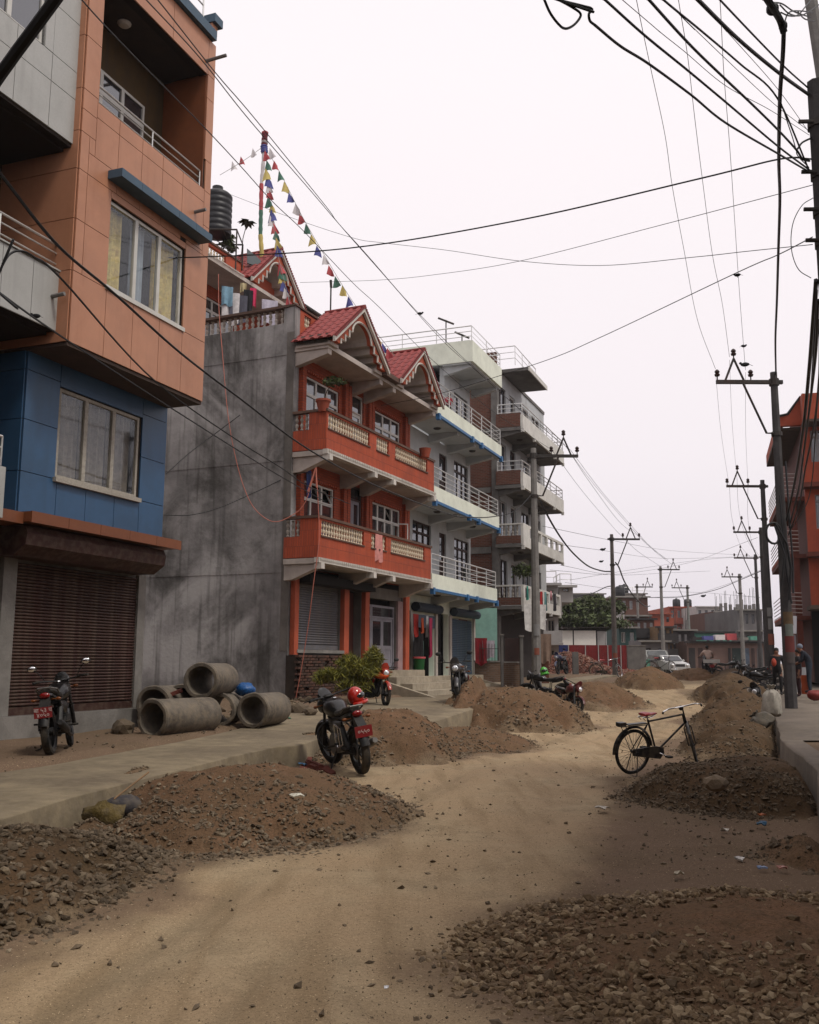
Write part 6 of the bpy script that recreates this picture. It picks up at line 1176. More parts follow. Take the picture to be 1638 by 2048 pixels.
# water tank on its stand, roof plants
tk=thing('water_tank','tall black ribbed plastic water tank on a steel stand above the brick house roof','water tank',at(432,470,29.)-Vector((0,0,.25)))
pr=[(.001,.25),(.46,.25)]
for i in range(7): pr+=[(.46,.28+i*.19),(.48,.31+i*.19),(.48,.39+i*.19),(.46,.42+i*.19)]
pr+=[(.4,1.62),(.2,1.74),(.17,1.76),(.17,1.86),(.001,1.88)]
part('tank_shell',MB().lathe(pr,24),mat('black_tank_plastic',(.022,.022,.026),.45,.1,bump=0),tk,True)
mb=MB()
for x,y in ((-.55,-.5),(.75,-.5),(.75,.6),(-.55,.6)): mb.cyl((x,y,-1.3),(x,y,.2),.025,n=6)
mb.tube([(-.55,-.5,.2),(.75,-.5,.2),(.75,.6,.2),(-.55,.6,.2),(-.55,-.5,.2)],.03,5).tube([(-.3,-.5,.22),(-.3,.6,.22)],.03,5).tube([(.3,-.5,.22),(.3,.6,.22)],.03,5).tube([(.75,-.5,-.5),(-.55,-.5,.2)],.015,5); part('tank_stand',mb,IRON,tk)
q=at(458,490,29.5); plant('roof_plant','spiky green pot plant under the water tank stand','plant',q-Vector((0,0,.25)),[(0,0,.3,.3,.3,.25,500,.09)],(.3,.02),LEAFD,seed=6)
q=at(482,500,29.6); rt=thing('roof_plant','tall thin plant with a tuft of large leaves on the roof','plant',q); part('stem',MB().tube([(0,0,-.4),(.05,0,.4),(.17,0,.95)],.014,5),BARK,rt)
lf=MB()
for i in range(16):
    t=i*2.4; l=.33; d=Vector((math.cos(t),math.sin(t),.25-.05*(i%7))); s_=Vector((-math.sin(t),math.cos(t),0))*.075; o=Vector((.17,0,.9+.02*(i%5))); lf.add([o,o+d*l*.5+s_,o+d*l+Vector((0,0,-.08)),o+d*l*.5-s_],[(0,1,2,3)])
part('leaves',lf,mat('dark_leaf',(.02,.04,.015),.6,.3,bump=0),rt)
solo('roof_panel',MB().prism([(-.22,-.3),(-.22,.25),(.22,-.12),(.22,-.4)],0,.05,'y'),mat('slate_sheet',(.12,.14,.15),.6,.1),'dark tilted sheet on the roof beside the flagpole foot','sheet',loc=at(508,512,29.8),rot=(R(-12),0,R(20)))
# cloth wrapped flagpole and strings of prayer flags
fc={'w':mat('cloth_white',(.66,.63,.63),.85,.1),'r':mat('cloth_red',(.50,.12,.13),.85,.15),'g':mat('cloth_green',(.11,.22,.17),.85,.15),'y':mat('cloth_yellow',(.60,.50,.20),.85,.12),'b':mat('cloth_blue',(.12,.13,.33),.85,.15)}
D=30.4; fp=thing('flagpole','tall flagpole wrapped in white, red, green and yellow cloth on the brick house roof','flagpole',at(524,530,D))
def seg(y0,y1,m,r,x0,x1,nm='cloth_wrap'):
    a=at(x0,y0,D)-fp.location; b=at(x1,y1,D)-fp.location; pts=[a.lerp(b,i/8) for i in range(9)]; part(nm,MB().tube(pts,[r*(1+.12*math.sin(i*2.3)) for i in range(9)],9),m,fp,True)
seg(268,295,mat('cloth_dark_red',(.16,.03,.04),.85,.2),.10,530,528); seg(283,288,fc['w'],.105,529.5,529); seg(292,306,fc['b'],.12,528,529); seg(306,368,fc['w'],.062,528,523); seg(368,421,fc['r'],.07,523,522); seg(421,470,fc['g'],.068,522,521); seg(470,524,fc['y'],.075,521,525)
part('finial',MB().lathe([(.001,0),(.11,0),(.12,.05),(.06,.1),(.001,.14)],12,tuple(at(530,268,D)-fp.location)),fc['r'],fp,True)
def flagline(label,pts,fl,sz=.29,group='strings of prayer flags'):
    o0=at(*pts[0]); rt=thing('prayer_flag_string',label,'flag string',o0,(0,0,0),group); P=[q-o0 for q in curve([at(*q) for q in pts],8)]; part('string',MB().tube(P,.008,4),mat('flag_string',(.3,.28,.26),.8,.1,bump=0),rt)
    for i,(x,y,d,c) in enumerate(fl):
        r=random.Random(i*7+len(label)); a=at(x,y,d)-o0; s=sz*r.uniform(.85,1.1)
        dx=s*.42; k=r.uniform(-.25,.25)
        n=5; V=[];Fq=[]
        for u in range(n+1):
            for v in range(n+1):
                U=u/n;W=v/n; wd=1-.15*W; V.append((a.x+(U-.5)*dx*(1.1+W*1.1)+k*dx*W, a.y+.05*math.sin(U*5+i)*W+.03, a.z-W*s*(.95+.25*(U-.5)*(1 if i%2 else -1))+ (1-W)*(-(U-.5)*s*.7)))
        Fq=[(u*(n+1)+v,(u+1)*(n+1)+v,(u+1)*(n+1)+v+1,u*(n+1)+v+1) for u in range(n) for v in range(n)]
        link('flag',MB().add(V,Fq).mesh('flag',fc[c],True),rt)
flagline('long string of prayer flags running down right from the flagpole to the second gable',[(530,295,30.4),(560,345,30.3),(602,428,30.2),(640,495,30.1),(700,595,30),(745,655,30),(790,712,30)],[(x,y,30.2,c) for x,y,c in ((543,300,'w'),(551,325,'r'),(561,346,'g'),(572,368,'y'),(581,389,'b'),(595,412,'w'),(603,431,'r'),(615,452,'g'),(626,473,'y'),(637,496,'b'),(650,514,'w'),(661,535,'r'),(674,557,'g'),(688,576,'y'),(700,597,'b'),(745,648,'w'),(755,672,'y'),(768,690,'b'),(778,700,'r'))])
flagline('string of prayer flags hanging down from the flagpole to the upper gable',[(530,296,30.3),(537,370,30),(545,440,29.8),(556,510,29.5),(568,560,29),(580,610,28.5)],[(x,y,29.8,c) for x,y,c in ((533,305,'r'),(537,325,'g'),(535,342,'y'),(538,356,'b'),(539,370,'w'),(540,382,'r'),(539,398,'g'),(545,410,'y'),(546,424,'b'),(544,436,'w'),(550,450,'r'),(554,466,'g'),(556,480,'y'),(558,496,'b'),(562,530,'r'),(565,540,'g'),(565,550,'y'),(568,566,'b'),(572,580,'w'),(578,598,'r'))],.31)
flagline('short string of pale prayer flags running left from the flagpole to the water tank',[(528,292,30.4),(495,316,30),(470,332,29.6),(440,350,29.2)],[(x,y,30,c) for x,y,c in ((508,300,'w'),(484,316,'r'),(467,326,'w'))],.26)
# roof door hut, dark railing, antennas
HUT=frame('roof_hut','dark reddish sheet metal hut on the brick house terrace, behind the first gable','hut',-2.23727,25.5,.42257)
hx,hz=0,0
c=at(612,600,33.0); HUT.location=(c.x,c.y,0); 
part('hut_wall',MB().box(-.45,.5,0,1.0,12.4,14.0),mat('dark_maroon_sheet',(.06,.035,.045),.6,.2,bump=.2),HUT); box('hut_window',HUT,GLASSD,-.35,-.05,-.02,-.004,13.2,13.7); part('hut_roof',MB().box(-.7,.9,-.15,1.1,14.0,14.07),IRON,HUT)
part('hut_railing',MB().tube([(-.3,-.6,13.0),(.9,-.6,13.0),(2.2,-.6,12.3)],.025,5).tube([(-.3,-.6,12.6),(.9,-.6,12.6),(2.2,-.6,11.9)],.02,5),IRON,HUT)
bars=MB()
for i in range(9): bars.cyl((-.3+i*.15,-.6,11.4),(-.3+i*.15,-.6,13.0),.014,n=5)
part('hut_bars',bars,IRON,HUT)
def antenna(label,px,py0,py1,d,w=.7,a=20,group='television antennas'):
    b=at(px,py1,d); h=(at(px,py0,d)-b).z; mb=MB().cyl((0,0,-.3),(0,0,h),.028,n=6).tube([(-w/2,0,h+.08),(w/2,0,h-.18)],.045,5)
    return solo('antenna',mb,IRON,label,'antenna',group,False,b,(0,0,R(a)))
antenna('taller antenna standing on the roof of the pale green house',892,640,684,38,.65,0); antenna('shorter slanted antenna on the roof of the pale green house',924,668,681,38,.6,0); antenna('thin black post behind the roof railing of the brick house',661,565,625,30.5,.02,0)
# laundry and cloths
def cloth(label,px,py,d,w,h,m,yaw=0,name='cloth',cat='laundry',seed=1,group=None,sag=.0):
    r=random.Random(seed); n=8; V=[];nn=n+1
    for i in range(nn):
        for j in range(nn):
            u=i/n;v=j/n; V.append((w*(u-.5)*(1-.1*v*r.uniform(.6,1)),.035*math.sin(u*9+seed)*(.3+v),-h*v*(1+.06*math.sin(u*7+seed))-sag*4*u*(1-u)))
    V+=[(a,b+.012,c) for a,b,c in V]; k=nn*nn
    Fq=[(i*nn+j,(i+1)*nn+j,(i+1)*nn+j+1,i*nn+j+1) for i in range(n) for j in range(n)]; Fq+=[tuple(q+k for q in f[::-1]) for f in Fq]
    return solo(name,MB().add(V,Fq),m,label,cat,group,True,at(px,py,d),(0,0,yaw))
RY=math.pi/2-.42257; WY=math.pi/2-.38027
def C_(n,c): return mat('cloth_'+n,c,.85,.18,scale=6,bump=.15)
cloth('pink towel hanging over the lower red balcony rail',758,1069,28.4,.42,.78,C_('pink_towel',(.62,.30,.27)),RY,'towel','towel',2)
cloth('purple cloth on the corner of the lower red balcony rail',648,1043,25.9,.26,.52,C_('purple',(.17,.08,.33)),RY,'towel','towel',3)
cloth('blue cloth hanging in the left corner of the middle floor window',618,940,26.4,.3,.75,C_('deep_blue',(.05,.08,.22)),RY,seed=4)
for i,(x,y,w,h,n,c) in enumerate(((832,1228,.5,.75,'red_garment',(.40,.04,.03)),(845,1236,.3,.5,'orange_garment',(.42,.09,.03)),(862,1236,.35,1.3,'magenta_garment',(.28,.02,.07)),(855,1232,.2,.7,'white_garment',(.5,.5,.5)),(838,1262,.8,1.3,'black_garment',(.02,.018,.02)))):
    cloth(('bright red garment hanging in the open clothes shop','orange garment hanging in the open clothes shop','long magenta garment hanging at the right of the shop opening','white strip of garment hanging in the shop opening','dark garments hanging in the middle of the shop opening')[i],x,y,33.6+.1*i,w,h,C_(n,c),WY,seed=10+i)
g_=thing('bin','green plastic bin with red rim inside the clothes shop','bin',at(838,1352,33.0)); part('bin_body',MB().lathe([(.001,0),(.15,0),(.2,.6),(.19,.6),(.14,.03)],16),mat('green_plastic',(.012,.11,.025),.5,.1),g_,True); part('rim',MB().lathe([(.19,.58),(.22,.58),(.22,.64),(.19,.64)],16,closed=True),fc['r'],g_,True)
for i,(x,y,w,h,n,c) in enumerate(((1083,1183,.28,.6,'red_shirt',(.4,.04,.04)),(1091,1184,.25,.8,'teal_cloth',(.15,.3,.3)),(1102,1182,.2,.4,'pink_cloth',(.6,.3,.33)),(1109,1187,.65,.75,'black_blanket',(.03,.028,.035)),(1055,1172,.35,.6,'green_teal_cloth',(.05,.28,.22)))):
    cloth(('red shirt on the washing line of the grey house','teal cloth on the washing line of the grey house','small pink cloth on the washing line of the grey house','large black blanket drying at the end of the lowest white balcony','green cloth hung over the lowest balcony left of the pole')[i],x,y,(43.5 if i<4 else 43.2),w,h,C_(n,c),WY,seed=20+i)
cloth('white sheet hanging behind the leftmost utility pole',1070,1209,40,.95,1.05,C_('white_sheet',(.6,.59,.57)),R(8),seed=31)
for i,(x,y,w,h,n,c,t) in enumerate(((455,573,.35,.6,'sky_towel',(.25,.4,.5),'light blue cloth drying on the top terrace'),(462,585,.55,1.0,'white_shirt',(.62,.6,.6),'white shirt drying on the top terrace'),(478,590,.6,.9,'grey_trousers',(.12,.12,.15),'grey trousers drying on the top terrace'),(497,580,.3,.8,'black_top',(.02,.02,.025),'black top drying on the top terrace'),(507,576,.2,.6,'pink_strip',(.6,.06,.15),'bright pink strip drying on the top terrace'),(487,566,.2,.3,'cream_cloth',(.55,.48,.3),'small cream cloth drying on the top terrace'),(540,600,.5,.8,'pale_lilac',(.5,.48,.55),'pale lilac cloth drying behind the side balusters'))):
    cloth(t,x,y,28.2+.1*i,w,h,C_(n,c),R(20),seed=40+i)
pt=thing('potted_plant','terracotta pot with a sparse plant standing on the upper red balcony rail','potted plant',at(646,824,25.55)); part('pot',MB().lathe([(.001,0),(.12,0),(.19,.28),(.21,.28),(.21,.34),(.17,.34),(.001,.30)],18),mat('terracotta',(.33,.09,.05),.75,.12),pt,True); part('stem',MB().tube([(0,0,.3),(.1,0,.6),(.3,0,.85)],.012,5),BARK,pt)
v,f,a=leafcloud(.28,0,.85,.3,.15,.14,160,.10,seed=3); link('leaves',npmesh('leaves',v,f,LEAFD,{'rnd':a},False),pt)
solo('pot','' or MB().lathe([(.001,0),(.14,0),(.2,.3),(.16,.3),(.001,.26)],14),_M['terracotta'],'brown pot on the wall by the pale green house, end of the upper red balcony','pot',sm=True,loc=at(850,915,31.2))
q=at(1040,1150,44.2); plant('balcony_plant','dark green plants on the lowest grey house balcony','plant',q,[(0,0,.2,.6,.3,.35,500,.12)],None,LEAFD,seed=12)
# walls, gate and yard between the pale green house and the utility pole
YBR=mat('dusty_brick_wall',(.20,.125,.085),.9,.2,scale=3,bump=.4,brick=(.24,.075,.010,(.16,.135,.11)),stain=.5,stcol=(.13,.105,.08))
def yardwall(label,x0,x1,yt,yb,d,m,th=.25,name='yard_wall',cat='wall',cap=True):
    a=at(x0,yb,d); b=at(x1,yb,d); h=(at((x0+x1)/2,yt,d)-at((x0+x1)/2,yb,d)).z; rt=thing(name,label,cat,((a.x+b.x)/2,d,a.z-.3)); w=(b.x-a.x)/2
    part('wall',MB().box(-w,w,0,th,0,h+.3),m,rt); 
    if cap: part('coping',MB().box(-w-.03,w+.03,-.03,th+.03,h+.302,h+.36),CONC,rt)
    return rt
yardwall('low dusty brick yard wall right of the blue shutter',950,1004,1324,1385,39.5,YBR); yardwall('lower dusty brick wall between two grey gate pillars',1008,1042,1326,1405,37.5,YBR)
yardwall('left grey gate pillar beside the low brick walls',1003,1008,1271,1400,37.4,GREYC,.3,'gate_pillar','pillar'); yardwall('right grey gate pillar beside the leftmost pole',1042,1048,1274,1408,37.0,GREYC,.3,'gate_pillar','pillar')
yardwall('dark empty doorway panel under the grey house',1010,1040,1276,1325,40.5,mat('brown_dark_panel',(.06,.035,.03),.8,.3),.1,'door_panel','door panel',False)
yardwall('pale aqua side wall beyond the pale green house',948,995,1216,1345,41.2,AQUA,.3,'side_wall','wall',False)
yardwall('tall rusty brown timber door leaf right of the leftmost pole',1083,1098,1292,1352,42,mat('rusty_timber',(.14,.06,.035),.85,.25,streak=.4),.12,'door_panel','door panel',False)
cloth('crimson cloth hanging over the brick yard wall',962,1276,39.3,.5,1.05,C_('crimson',(.25,.02,.03)),0,seed=61); cloth('white dotted cloth hanging beside the crimson one',977,1281,39.3,.5,.7,C_('white_dotted',(.42,.38,.42)),0,seed=62)
solo('iron_railing',(lambda m:[m.cyl((i*.12,0,0),(i*.12,0,.7),.012,n=5) for i in range(7)] and m.tube([(0,0,.5),(.75,0,.5)],.012,5))(MB()),IRON,'short black spiked railing on the brick yard wall','railing',loc=at(960,1320,39.2)-Vector((0,0,.05)))
cloth('bundle of ochre and grey sacks hanging by the rusty door',1092,1268,41.8,.45,1.2,C_('ochre_grey',(.25,.18,.14)),0,seed=63)
# far building end of the left row
def block(label,x0,x1,yt,yb,d,depth,m,nx=0,ny=0,wm=None,yaw=0,name='house',cat='house',slab=True,group=None,rail=False,wfrac=.45,pil=None,tanks=0,rods=0,grp='far houses at the end of the street'):
    a=at(x0,yb,d); b=at(x1,yb,d); H=(at(x0,yt,d)-at(x0,yb,d)).z; w=b.x-a.x; rt=thing(name,label,cat,(a.x,d,a.z-.5),(0,0,yaw),grp)
    hol=[];cw=w/max(1,nx);fh=H/max(1,ny)
    for i in range(nx):
        for j in range(ny):
            if (i*7+j*5+len(label))%9==0: continue
            cx=(i+.5)*cw; hol.append((cx-cw*wfrac/2,cx+cw*wfrac/2,.5+j*fh+fh*.3,.5+j*fh+fh*.75))
    part('wall',wall(MB(),0,w,0,H+.5,0,.25,hol),m,rt)
    part('body',MB().box(0,w,.55,depth,0,H+.49),m,rt); part('side',MB().box(.0,.2,.25,.55,0,H+.48).box(w-.2,w,.25,.55,0,H+.48),m,rt)
    if hol: part('room_back',MB().box(.21,w-.21,.45,.54,.1,H+.4),DARK,rt)
    for h in hol:
        f=part('window',MB().box(h[0],h[0]+.06,.08,.14,h[2],h[3]).box(h[1]-.06,h[1],.08,.14,h[2],h[3]).box(h[0]+.06,h[1]-.06,.08,.14,h[2],h[2]+.06).box(h[0]+.06,h[1]-.06,.08,.14,h[3]-.06,h[3]).box((h[0]+h[1])/2-.03,(h[0]+h[1])/2+.03,.081,.139,h[2]+.06,h[3]-.06),wm or TIMBERF,rt)
        box('pane',f,GLASSD,h[0]+.06,h[1]-.06,.10,.11,h[2]+.06,h[3]-.06)
    if slab:
        for j in range(1,ny+1 if ny else 2): 
            z=.5+(H/ max(1,ny))*j; part('slab',MB().box(-.25,w+.25,-.9 if j<ny else -.4,-.002,z-.18,z-.02),CONC if slab is True else slab,rt)
            if slab is not True and j<ny: part('balcony_parapet',MB().box(-.2,w+.2,-.9,-.8,z-.01,z+.75),slab,rt)
    if rail: railing(rt,[(0.1,3),(.1,.1),(w-.1,.1)],H+.5,[.4,.8],post=1.5,r=.03)
    r=random.Random(len(label))
    for i in range(rods):
        x=w*(i+.5)/rods; part('column_stub',MB().box(x-.15,x+.15,.4,.7,H+.5,H+.5+r.uniform(.3,1.1)),GREYC,rt)
        part('rebar',MB().cyl((x-.08,.5,H+.6),(x-.1,.5,H+r.uniform(2,3.2)),.025,n=4).cyl((x+.08,.6,H+.6),(x+.1,.6,H+r.uniform(2,3.2)),.025,n=4),IRON,rt)
    for i in range(tanks): 
        t=thing('water_tank',('first','second')[i]+' black tank on the roof of the '+' '.join(label.split()[:5]),'water tank',(a.x+w*(.25+.3*i),d+1.2,a.z+H)); part('tank_shell',MB().lathe([(.001,0),(.55,0),(.6,.1),(.6,1.0),(.45,1.2),(.15,1.25),(.15,1.35),(.001,1.35)],14),_M['black_tank_plastic'],t,True)
    return rt
GRY=mat('far_grey_plaster',(.165,.155,.155),.9,.2,scale=.6,stain=.4,stcol=(.12,.11,.11)); ORF=mat('far_orange_wall',(.36,.10,.055),.85,.15,scale=.8,stain=.3,stcol=(.2,.08,.06)); BRF=mat('far_brick',(.16,.085,.065),.9,.2,scale=.8,stain=.4,stcol=(.1,.07,.06)); WHF=mat('far_white',(.46,.45,.44),.85,.12,scale=.6,stain=.35,stcol=(.3,.28,.27)); DGR=mat('far_dark_wall',(.05,.045,.045),.9,.2); TQ=mat('far_turquoise',(.14,.34,.27),.8,.15); PKB=mat('pinkish_brown_plaster',(.20,.135,.115),.9,.15,scale=.7,stain=.5,stcol=(.13,.095,.08))
block('pale weathered house beyond the grey house, one balcony wide, with roof rails',1060,1118,1166,1345,66,9,WHF,2,3,slab=WHF,yaw=R(-6),rail=True)
block('narrow pale roof terrace house edge with railing above the green trees',1118,1146,1170,1190,68,5,WHF,1,1,slab=WHF,rail=True)
block('grey flat roofed house behind the green trees',1128,1212,1186,1345,128,14,GRY,5,3)
block('cluttered brown grey house right of the second left pole',1232,1300,1192,1345,112,12,BRF,5,4,WHF,tanks=1)
block('pale grey house with roof terrace behind the cluttered one',1244,1296,1186,1345,135,12,WHF,5,4,rail=True,tanks=1)
block('small white fronted house beside the second left pole',1231,1252,1212,1345,104,8,WHF,2,3)
block('dark green shaded house behind the fence end',1240,1275,1253,1345,96,6,mat('deep_teal_wall',(.03,.075,.07),.8,.2),2,2)
block('large orange red house with tank on its flat roof',1343,1420,1213,1345,150,16,ORF,6,4,WHF,slab=ORF,tanks=2)
block('orange red house stepping down to the left of the large one',1298,1345,1226,1345,135,12,ORF,4,4,DGR,slab=ORF)
block('white balconied house right of the large orange red one',1398,1450,1212,1345,142,12,WHF,4,4,DGR,slab=WHF)
block('long brown brick house under construction with rebar columns',1436,1484,1222,1345,118,12,BRF,3,3,DGR,rods=5)
block('grey unfinished house with concrete stubs left of the second right pole',1480,1530,1218,1345,108,12,GRY,4,3,DGR,rods=6)
block('low dark roofed building with turquoise wall',1372,1466,1262,1345,101,7,TQ,7,2,DGR,slab=DGR)
sh=block('long low row of shuttered shops closing the end of the street',1376,1531,1282,1347,93,5,PKB,0,1,slab=DGR)
W_=(at(1531,1347,93)-at(1376,1347,93)).x
for i,(a,b,c) in enumerate(((.02,.1,DGR),(.14,.2,BROWNF),(.23,.5,PKB),(.53,.56,DGR),(.58,.70,mat('dark_green_shutter',(.03,.05,.045),.6,.2)),(.72,.80,BLUES),(.83,.87,BROWNF),(.9,.98,GRY))): box('shop_door',sh,c,W_*a,W_*b,-.05,-.003,.4,2.9)
for i in range(6): box('roof_clutter',sh,(DGR,fc['b'],fc['w'],fc['r'],CONC,TQ)[i],W_*(.05+.15*i),W_*(.05+.15*i)+.9,-.6,.2,3.65,3.9+.12*(i%4))
block('grey block wall house behind the parked pickup',1284,1338,1280,1345,88,5,GRY,2,1,DGR)
block('dark jumbled brick house left of the third left pole',1262,1312,1236,1345,98,8,BRF,4,3,WHF,slab=DGR)
block('ochre and brown narrow house before the orange ones',1318,1349,1252,1345,94,7,mat('far_ochre',(.22,.14,.07),.85,.2,stain=.5,stcol=(.12,.08,.05)),3,3,DGR,slab=DGR)
block('low dark house with washing before the large orange one',1345,1392,1258,1345,97,7,DGR,4,2,WHF,rods=2)
block('turquoise door front between grey walls, left of the pickup',1293,1301,1318,1347,70,1,TQ,0,0,slab=False)
yardwall('grey brown block wall between red fence and turquoise door',1256,1293,1292,1352,68.5,GREYC)
# white panel shed with coloured fence
sh=thing('shed','long low shed of white panels with dark frames behind the fence','shed',(at(1098,1340,74).x,74,.8)); X=lambda px:at(px,1340,74).x-at(1098,1340,74).x; Z=lambda py:at(1150,py,74).z-.8
for a,b in ((1100,1146.5),(1149,1193)): box('white_panel',sh,mat('white_shed_panel',(.88,.86,.80),.6,.05),X(a),X(b),-.06,0,Z(1291),Z(1261))
box('side_panel',sh,WHF,X(1196),X(1212),-.05,.0,Z(1290),Z(1262)); part('shed_frame',MB().box(X(1096),X(1213),.01,4,-.5,Z(1258)),DGR,sh); part('shed_roof',MB().add([(X(1088),-.4,Z(1258)),(X(1216),-.4,Z(1256)),(X(1216),4.4,Z(1252)),(X(1088),4.4,Z(1254)),(X(1088),-.4,Z(1256)),(X(1216),-.4,Z(1254)),(X(1216),4.4,Z(1250)),(X(1088),4.4,Z(1252))],[(0,1,2,3),(7,6,5,4),(0,4,5,1),(1,5,6,2),(2,6,7,3),(3,7,4,0)]),IRON,sh)
fe=thing('fence','corrugated sheet fence, blue at its left end and red along the rest','fence',(at(1095,1345,70).x,70,.8)); X=lambda px:at(px,1345,70).x-at(1095,1345,70).x; Z=lambda py:at(1150,py,70).z-.8
FR=mat('red_sheet',(.26,.03,.03),.55,.15,metal=.1); FB=mat('blue_sheet',(.03,.05,.19),.55,.1)
for i,(a,b,m_,t,bt) in enumerate(((1095,1107,FB,1290,1312),(1108,1137,FB,1290,1312),(1138,1171,FR,1290,1330),(1172,1197,FR,1290,1330),(1198,1216,FR,1290,1335),(1217,1242,FR,1290,1335),(1243,1255,FR,1290,1335))):
    mb=MB(); n=max(4,int((X(b)-X(a))/.09)); 
    for k in range(n):
        x=X(a)+(X(b)-X(a))*k/n; x2=X(a)+(X(b)-X(a))*(k+1)/n; y=-.02 if k%2 else 0; mb.box(x,x2-.002,y,y+.02,-.4,Z(t))
    part('fence_sheet',mb,m_,fe)
for x in (1107.5,1137.5,1171.5,1197.5,1216.5,1242.5): box('fence_post',fe,WHF,X(x)-.025,X(x)+.035,-.06,-.03,-.4,Z(1290))
# brick rubble, concrete post
bp_=Vector((10.9,61,.6)); rb=thing('brick_rubble','heap of broken red bricks in front of the coloured fence','brick heap',bp_)
pu=MB(); vs=[];k=24
hfb=lambda x,y: max(0,(1.75*math.exp(-((x+.9)/2.6)**2)+.5*math.exp(-((x-3.4)/1.5)**2))*(1-min(1,abs(y)/2.2)**1.6)-.12)
for i in range(41):
    for j in range(13):
        x=-4.2+i*.23; y=-2.2+j*.37; vs.append((x,y,hfb(x,y)-.05))
part('rubble_core',pu.add(vs,[(i*13+j,(i+1)*13+j,(i+1)*13+j+1,i*13+j+1) for i in range(40) for j in range(12)]),mat('brick_dust',(.18,.09,.07),.9,.2),rb)
BRS=mat('broken_brick',[(.16,.06,.045),(.27,.10,.07),(.34,.15,.11),(.22,.12,.10),(.40,.27,.22)],.9,attr='rnd',scale=10)
rg=np.random.default_rng(5); x=rg.uniform(-4.1,5,5200); y=rg.uniform(-2.2,.6,5200); z=np.array([hfb(a,b) for a,b in zip(x,y)]); k=z>.02; rocks('broken_bricks',np.stack([x[k],y[k],z[k]],1),rg.uniform(.06,.16,k.sum()),BRS,rb,False,9)
yardwall('short square concrete post standing before the brick rubble',1147,1158,1304,1360,56,GREYC,.35,'concrete_post','post',False)
# trees beyond the fence
def tree(label,px,py_top,py_b,d,w,n=5000,seed=1,ls=.32):
    b=at(px,1340,d); zt=at(px,py_top,d).z; zb=at(px,py_b,d).z; r=random.Random(seed); cl=[]
    for i in range(7): cl.append((r.uniform(-w*.3,w*.3),r.uniform(-w*.25,w*.25),zb-b.z+(zt-zb)*r.uniform(.3,.72),w*r.uniform(.26,.36),w*.3,(zt-zb)*r.uniform(.25,.34),n//7,ls))
    return plant('tree',label,'tree',b,cl,((zb-b.z)+(zt-zb)*.5,.2),LEAFD,'trees beyond the fence',seed=seed)
tree('left dark green tree above the white panel shed',1142,1199,1264,80,5.0,9000,3,.24); tree('right rounder dark green tree behind the second left pole',1192,1188,1264,78,4.6,9000,4,.24); tree('low dark green shrubbery between the two trees',1165,1225,1268,77,6,6000,5,.26); tree('dark green tree top left of the trees, behind the pale house',1120,1204,1262,84,3.4,4000,8,.28)
# ------------------------------------------------------------------ pickup and car (seen from the front)
def vehicle(label,px,d,w,h,yaw,m,pickup=False,name='car',cat='car'):
    b=at(px,1340,d); rt=thing(name,label,cat,(b.x,d,gzf(b.x,d)),(0,0,yaw)); L_=4.2; hw=w/2   # faces -y
    prof=[(0,.32),(0,.62),(.06,.80),(.95,.95),(1.55,h-.03),(2.0,h),(2.7 if pickup else 3.5,h),(2.85 if pickup else 4.05,.98),(L_,.95),(L_,.32)]
    part('body',MB().prism(prof,-hw,hw,'x'),m,rt,bev=.05)
    part('windshield',MB().add([(-hw*.86,.98,.99),(hw*.86,.98,.99),(hw*.74,1.5,h-.08),(-hw*.74,1.5,h-.08)],[(0,1,2,3)]).xf(Matrix.Translation((0,-.045,.02))),mat('windscreen',(.03,.035,.04),.08,.1,bump=0,coat=.6),rt)
    for s in (-1,1):
        part('headlight',MB().ball((s*hw*.74,-.02,.68),.13,10,6,(1.1,.4,.75)),CLEAR,rt,True)
        for y in (.75,3.35):
            wl=part('wheel',MB().lathe([(.16,-.1),(.31,-.1),(.33,-.06),(.33,.06),(.31,.1),(.16,.1)],20,(s*(hw-.12),y,.33),axis='x',closed=True),RUBBER,rt,True); part('hub_cap',MB().lathe([(.001,.09 if s>0 else -.09),(.17,.09 if s>0 else -.09),(.17,.0)],14,(s*(hw-.12),y,.33),axis='x'),ALU,wl,True)
        part('side_mirror',MB().ball((s*(hw+.1),1.2,1.02),.1,8,6,(1,.5,.8)),m,rt,True); box('side_window',rt,_M['windscreen'],s*(hw+.002),s*(hw+.01),1.55,2.6,1.02,h-.12)
    box('grille',rt,DGR,-hw*.45,hw*.45,-.02,.02,.58,.76); box('bumper',rt,DGR if pickup else m,-hw*.98,hw*.98,-.1,.0,.34,.52); box('number_plate',rt,WHF,-.22,.22,-.12,-.101,.40,.50)
    return rt
vehicle('dark grey pickup parked at the end of the street, partly behind a pole',1331,74,1.95,1.8,R(12),mat('dark_grey_car_paint',(.07,.08,.08),.35,.1,coat=.5,bump=0,dust=.2),True,'pickup','pickup truck')
vehicle('small white car parked beside the dark grey pickup',1361,70,1.55,1.4,R(12),mat('white_car_paint',(.5,.5,.49),.3,.05,coat=.5,bump=0,dust=.1))
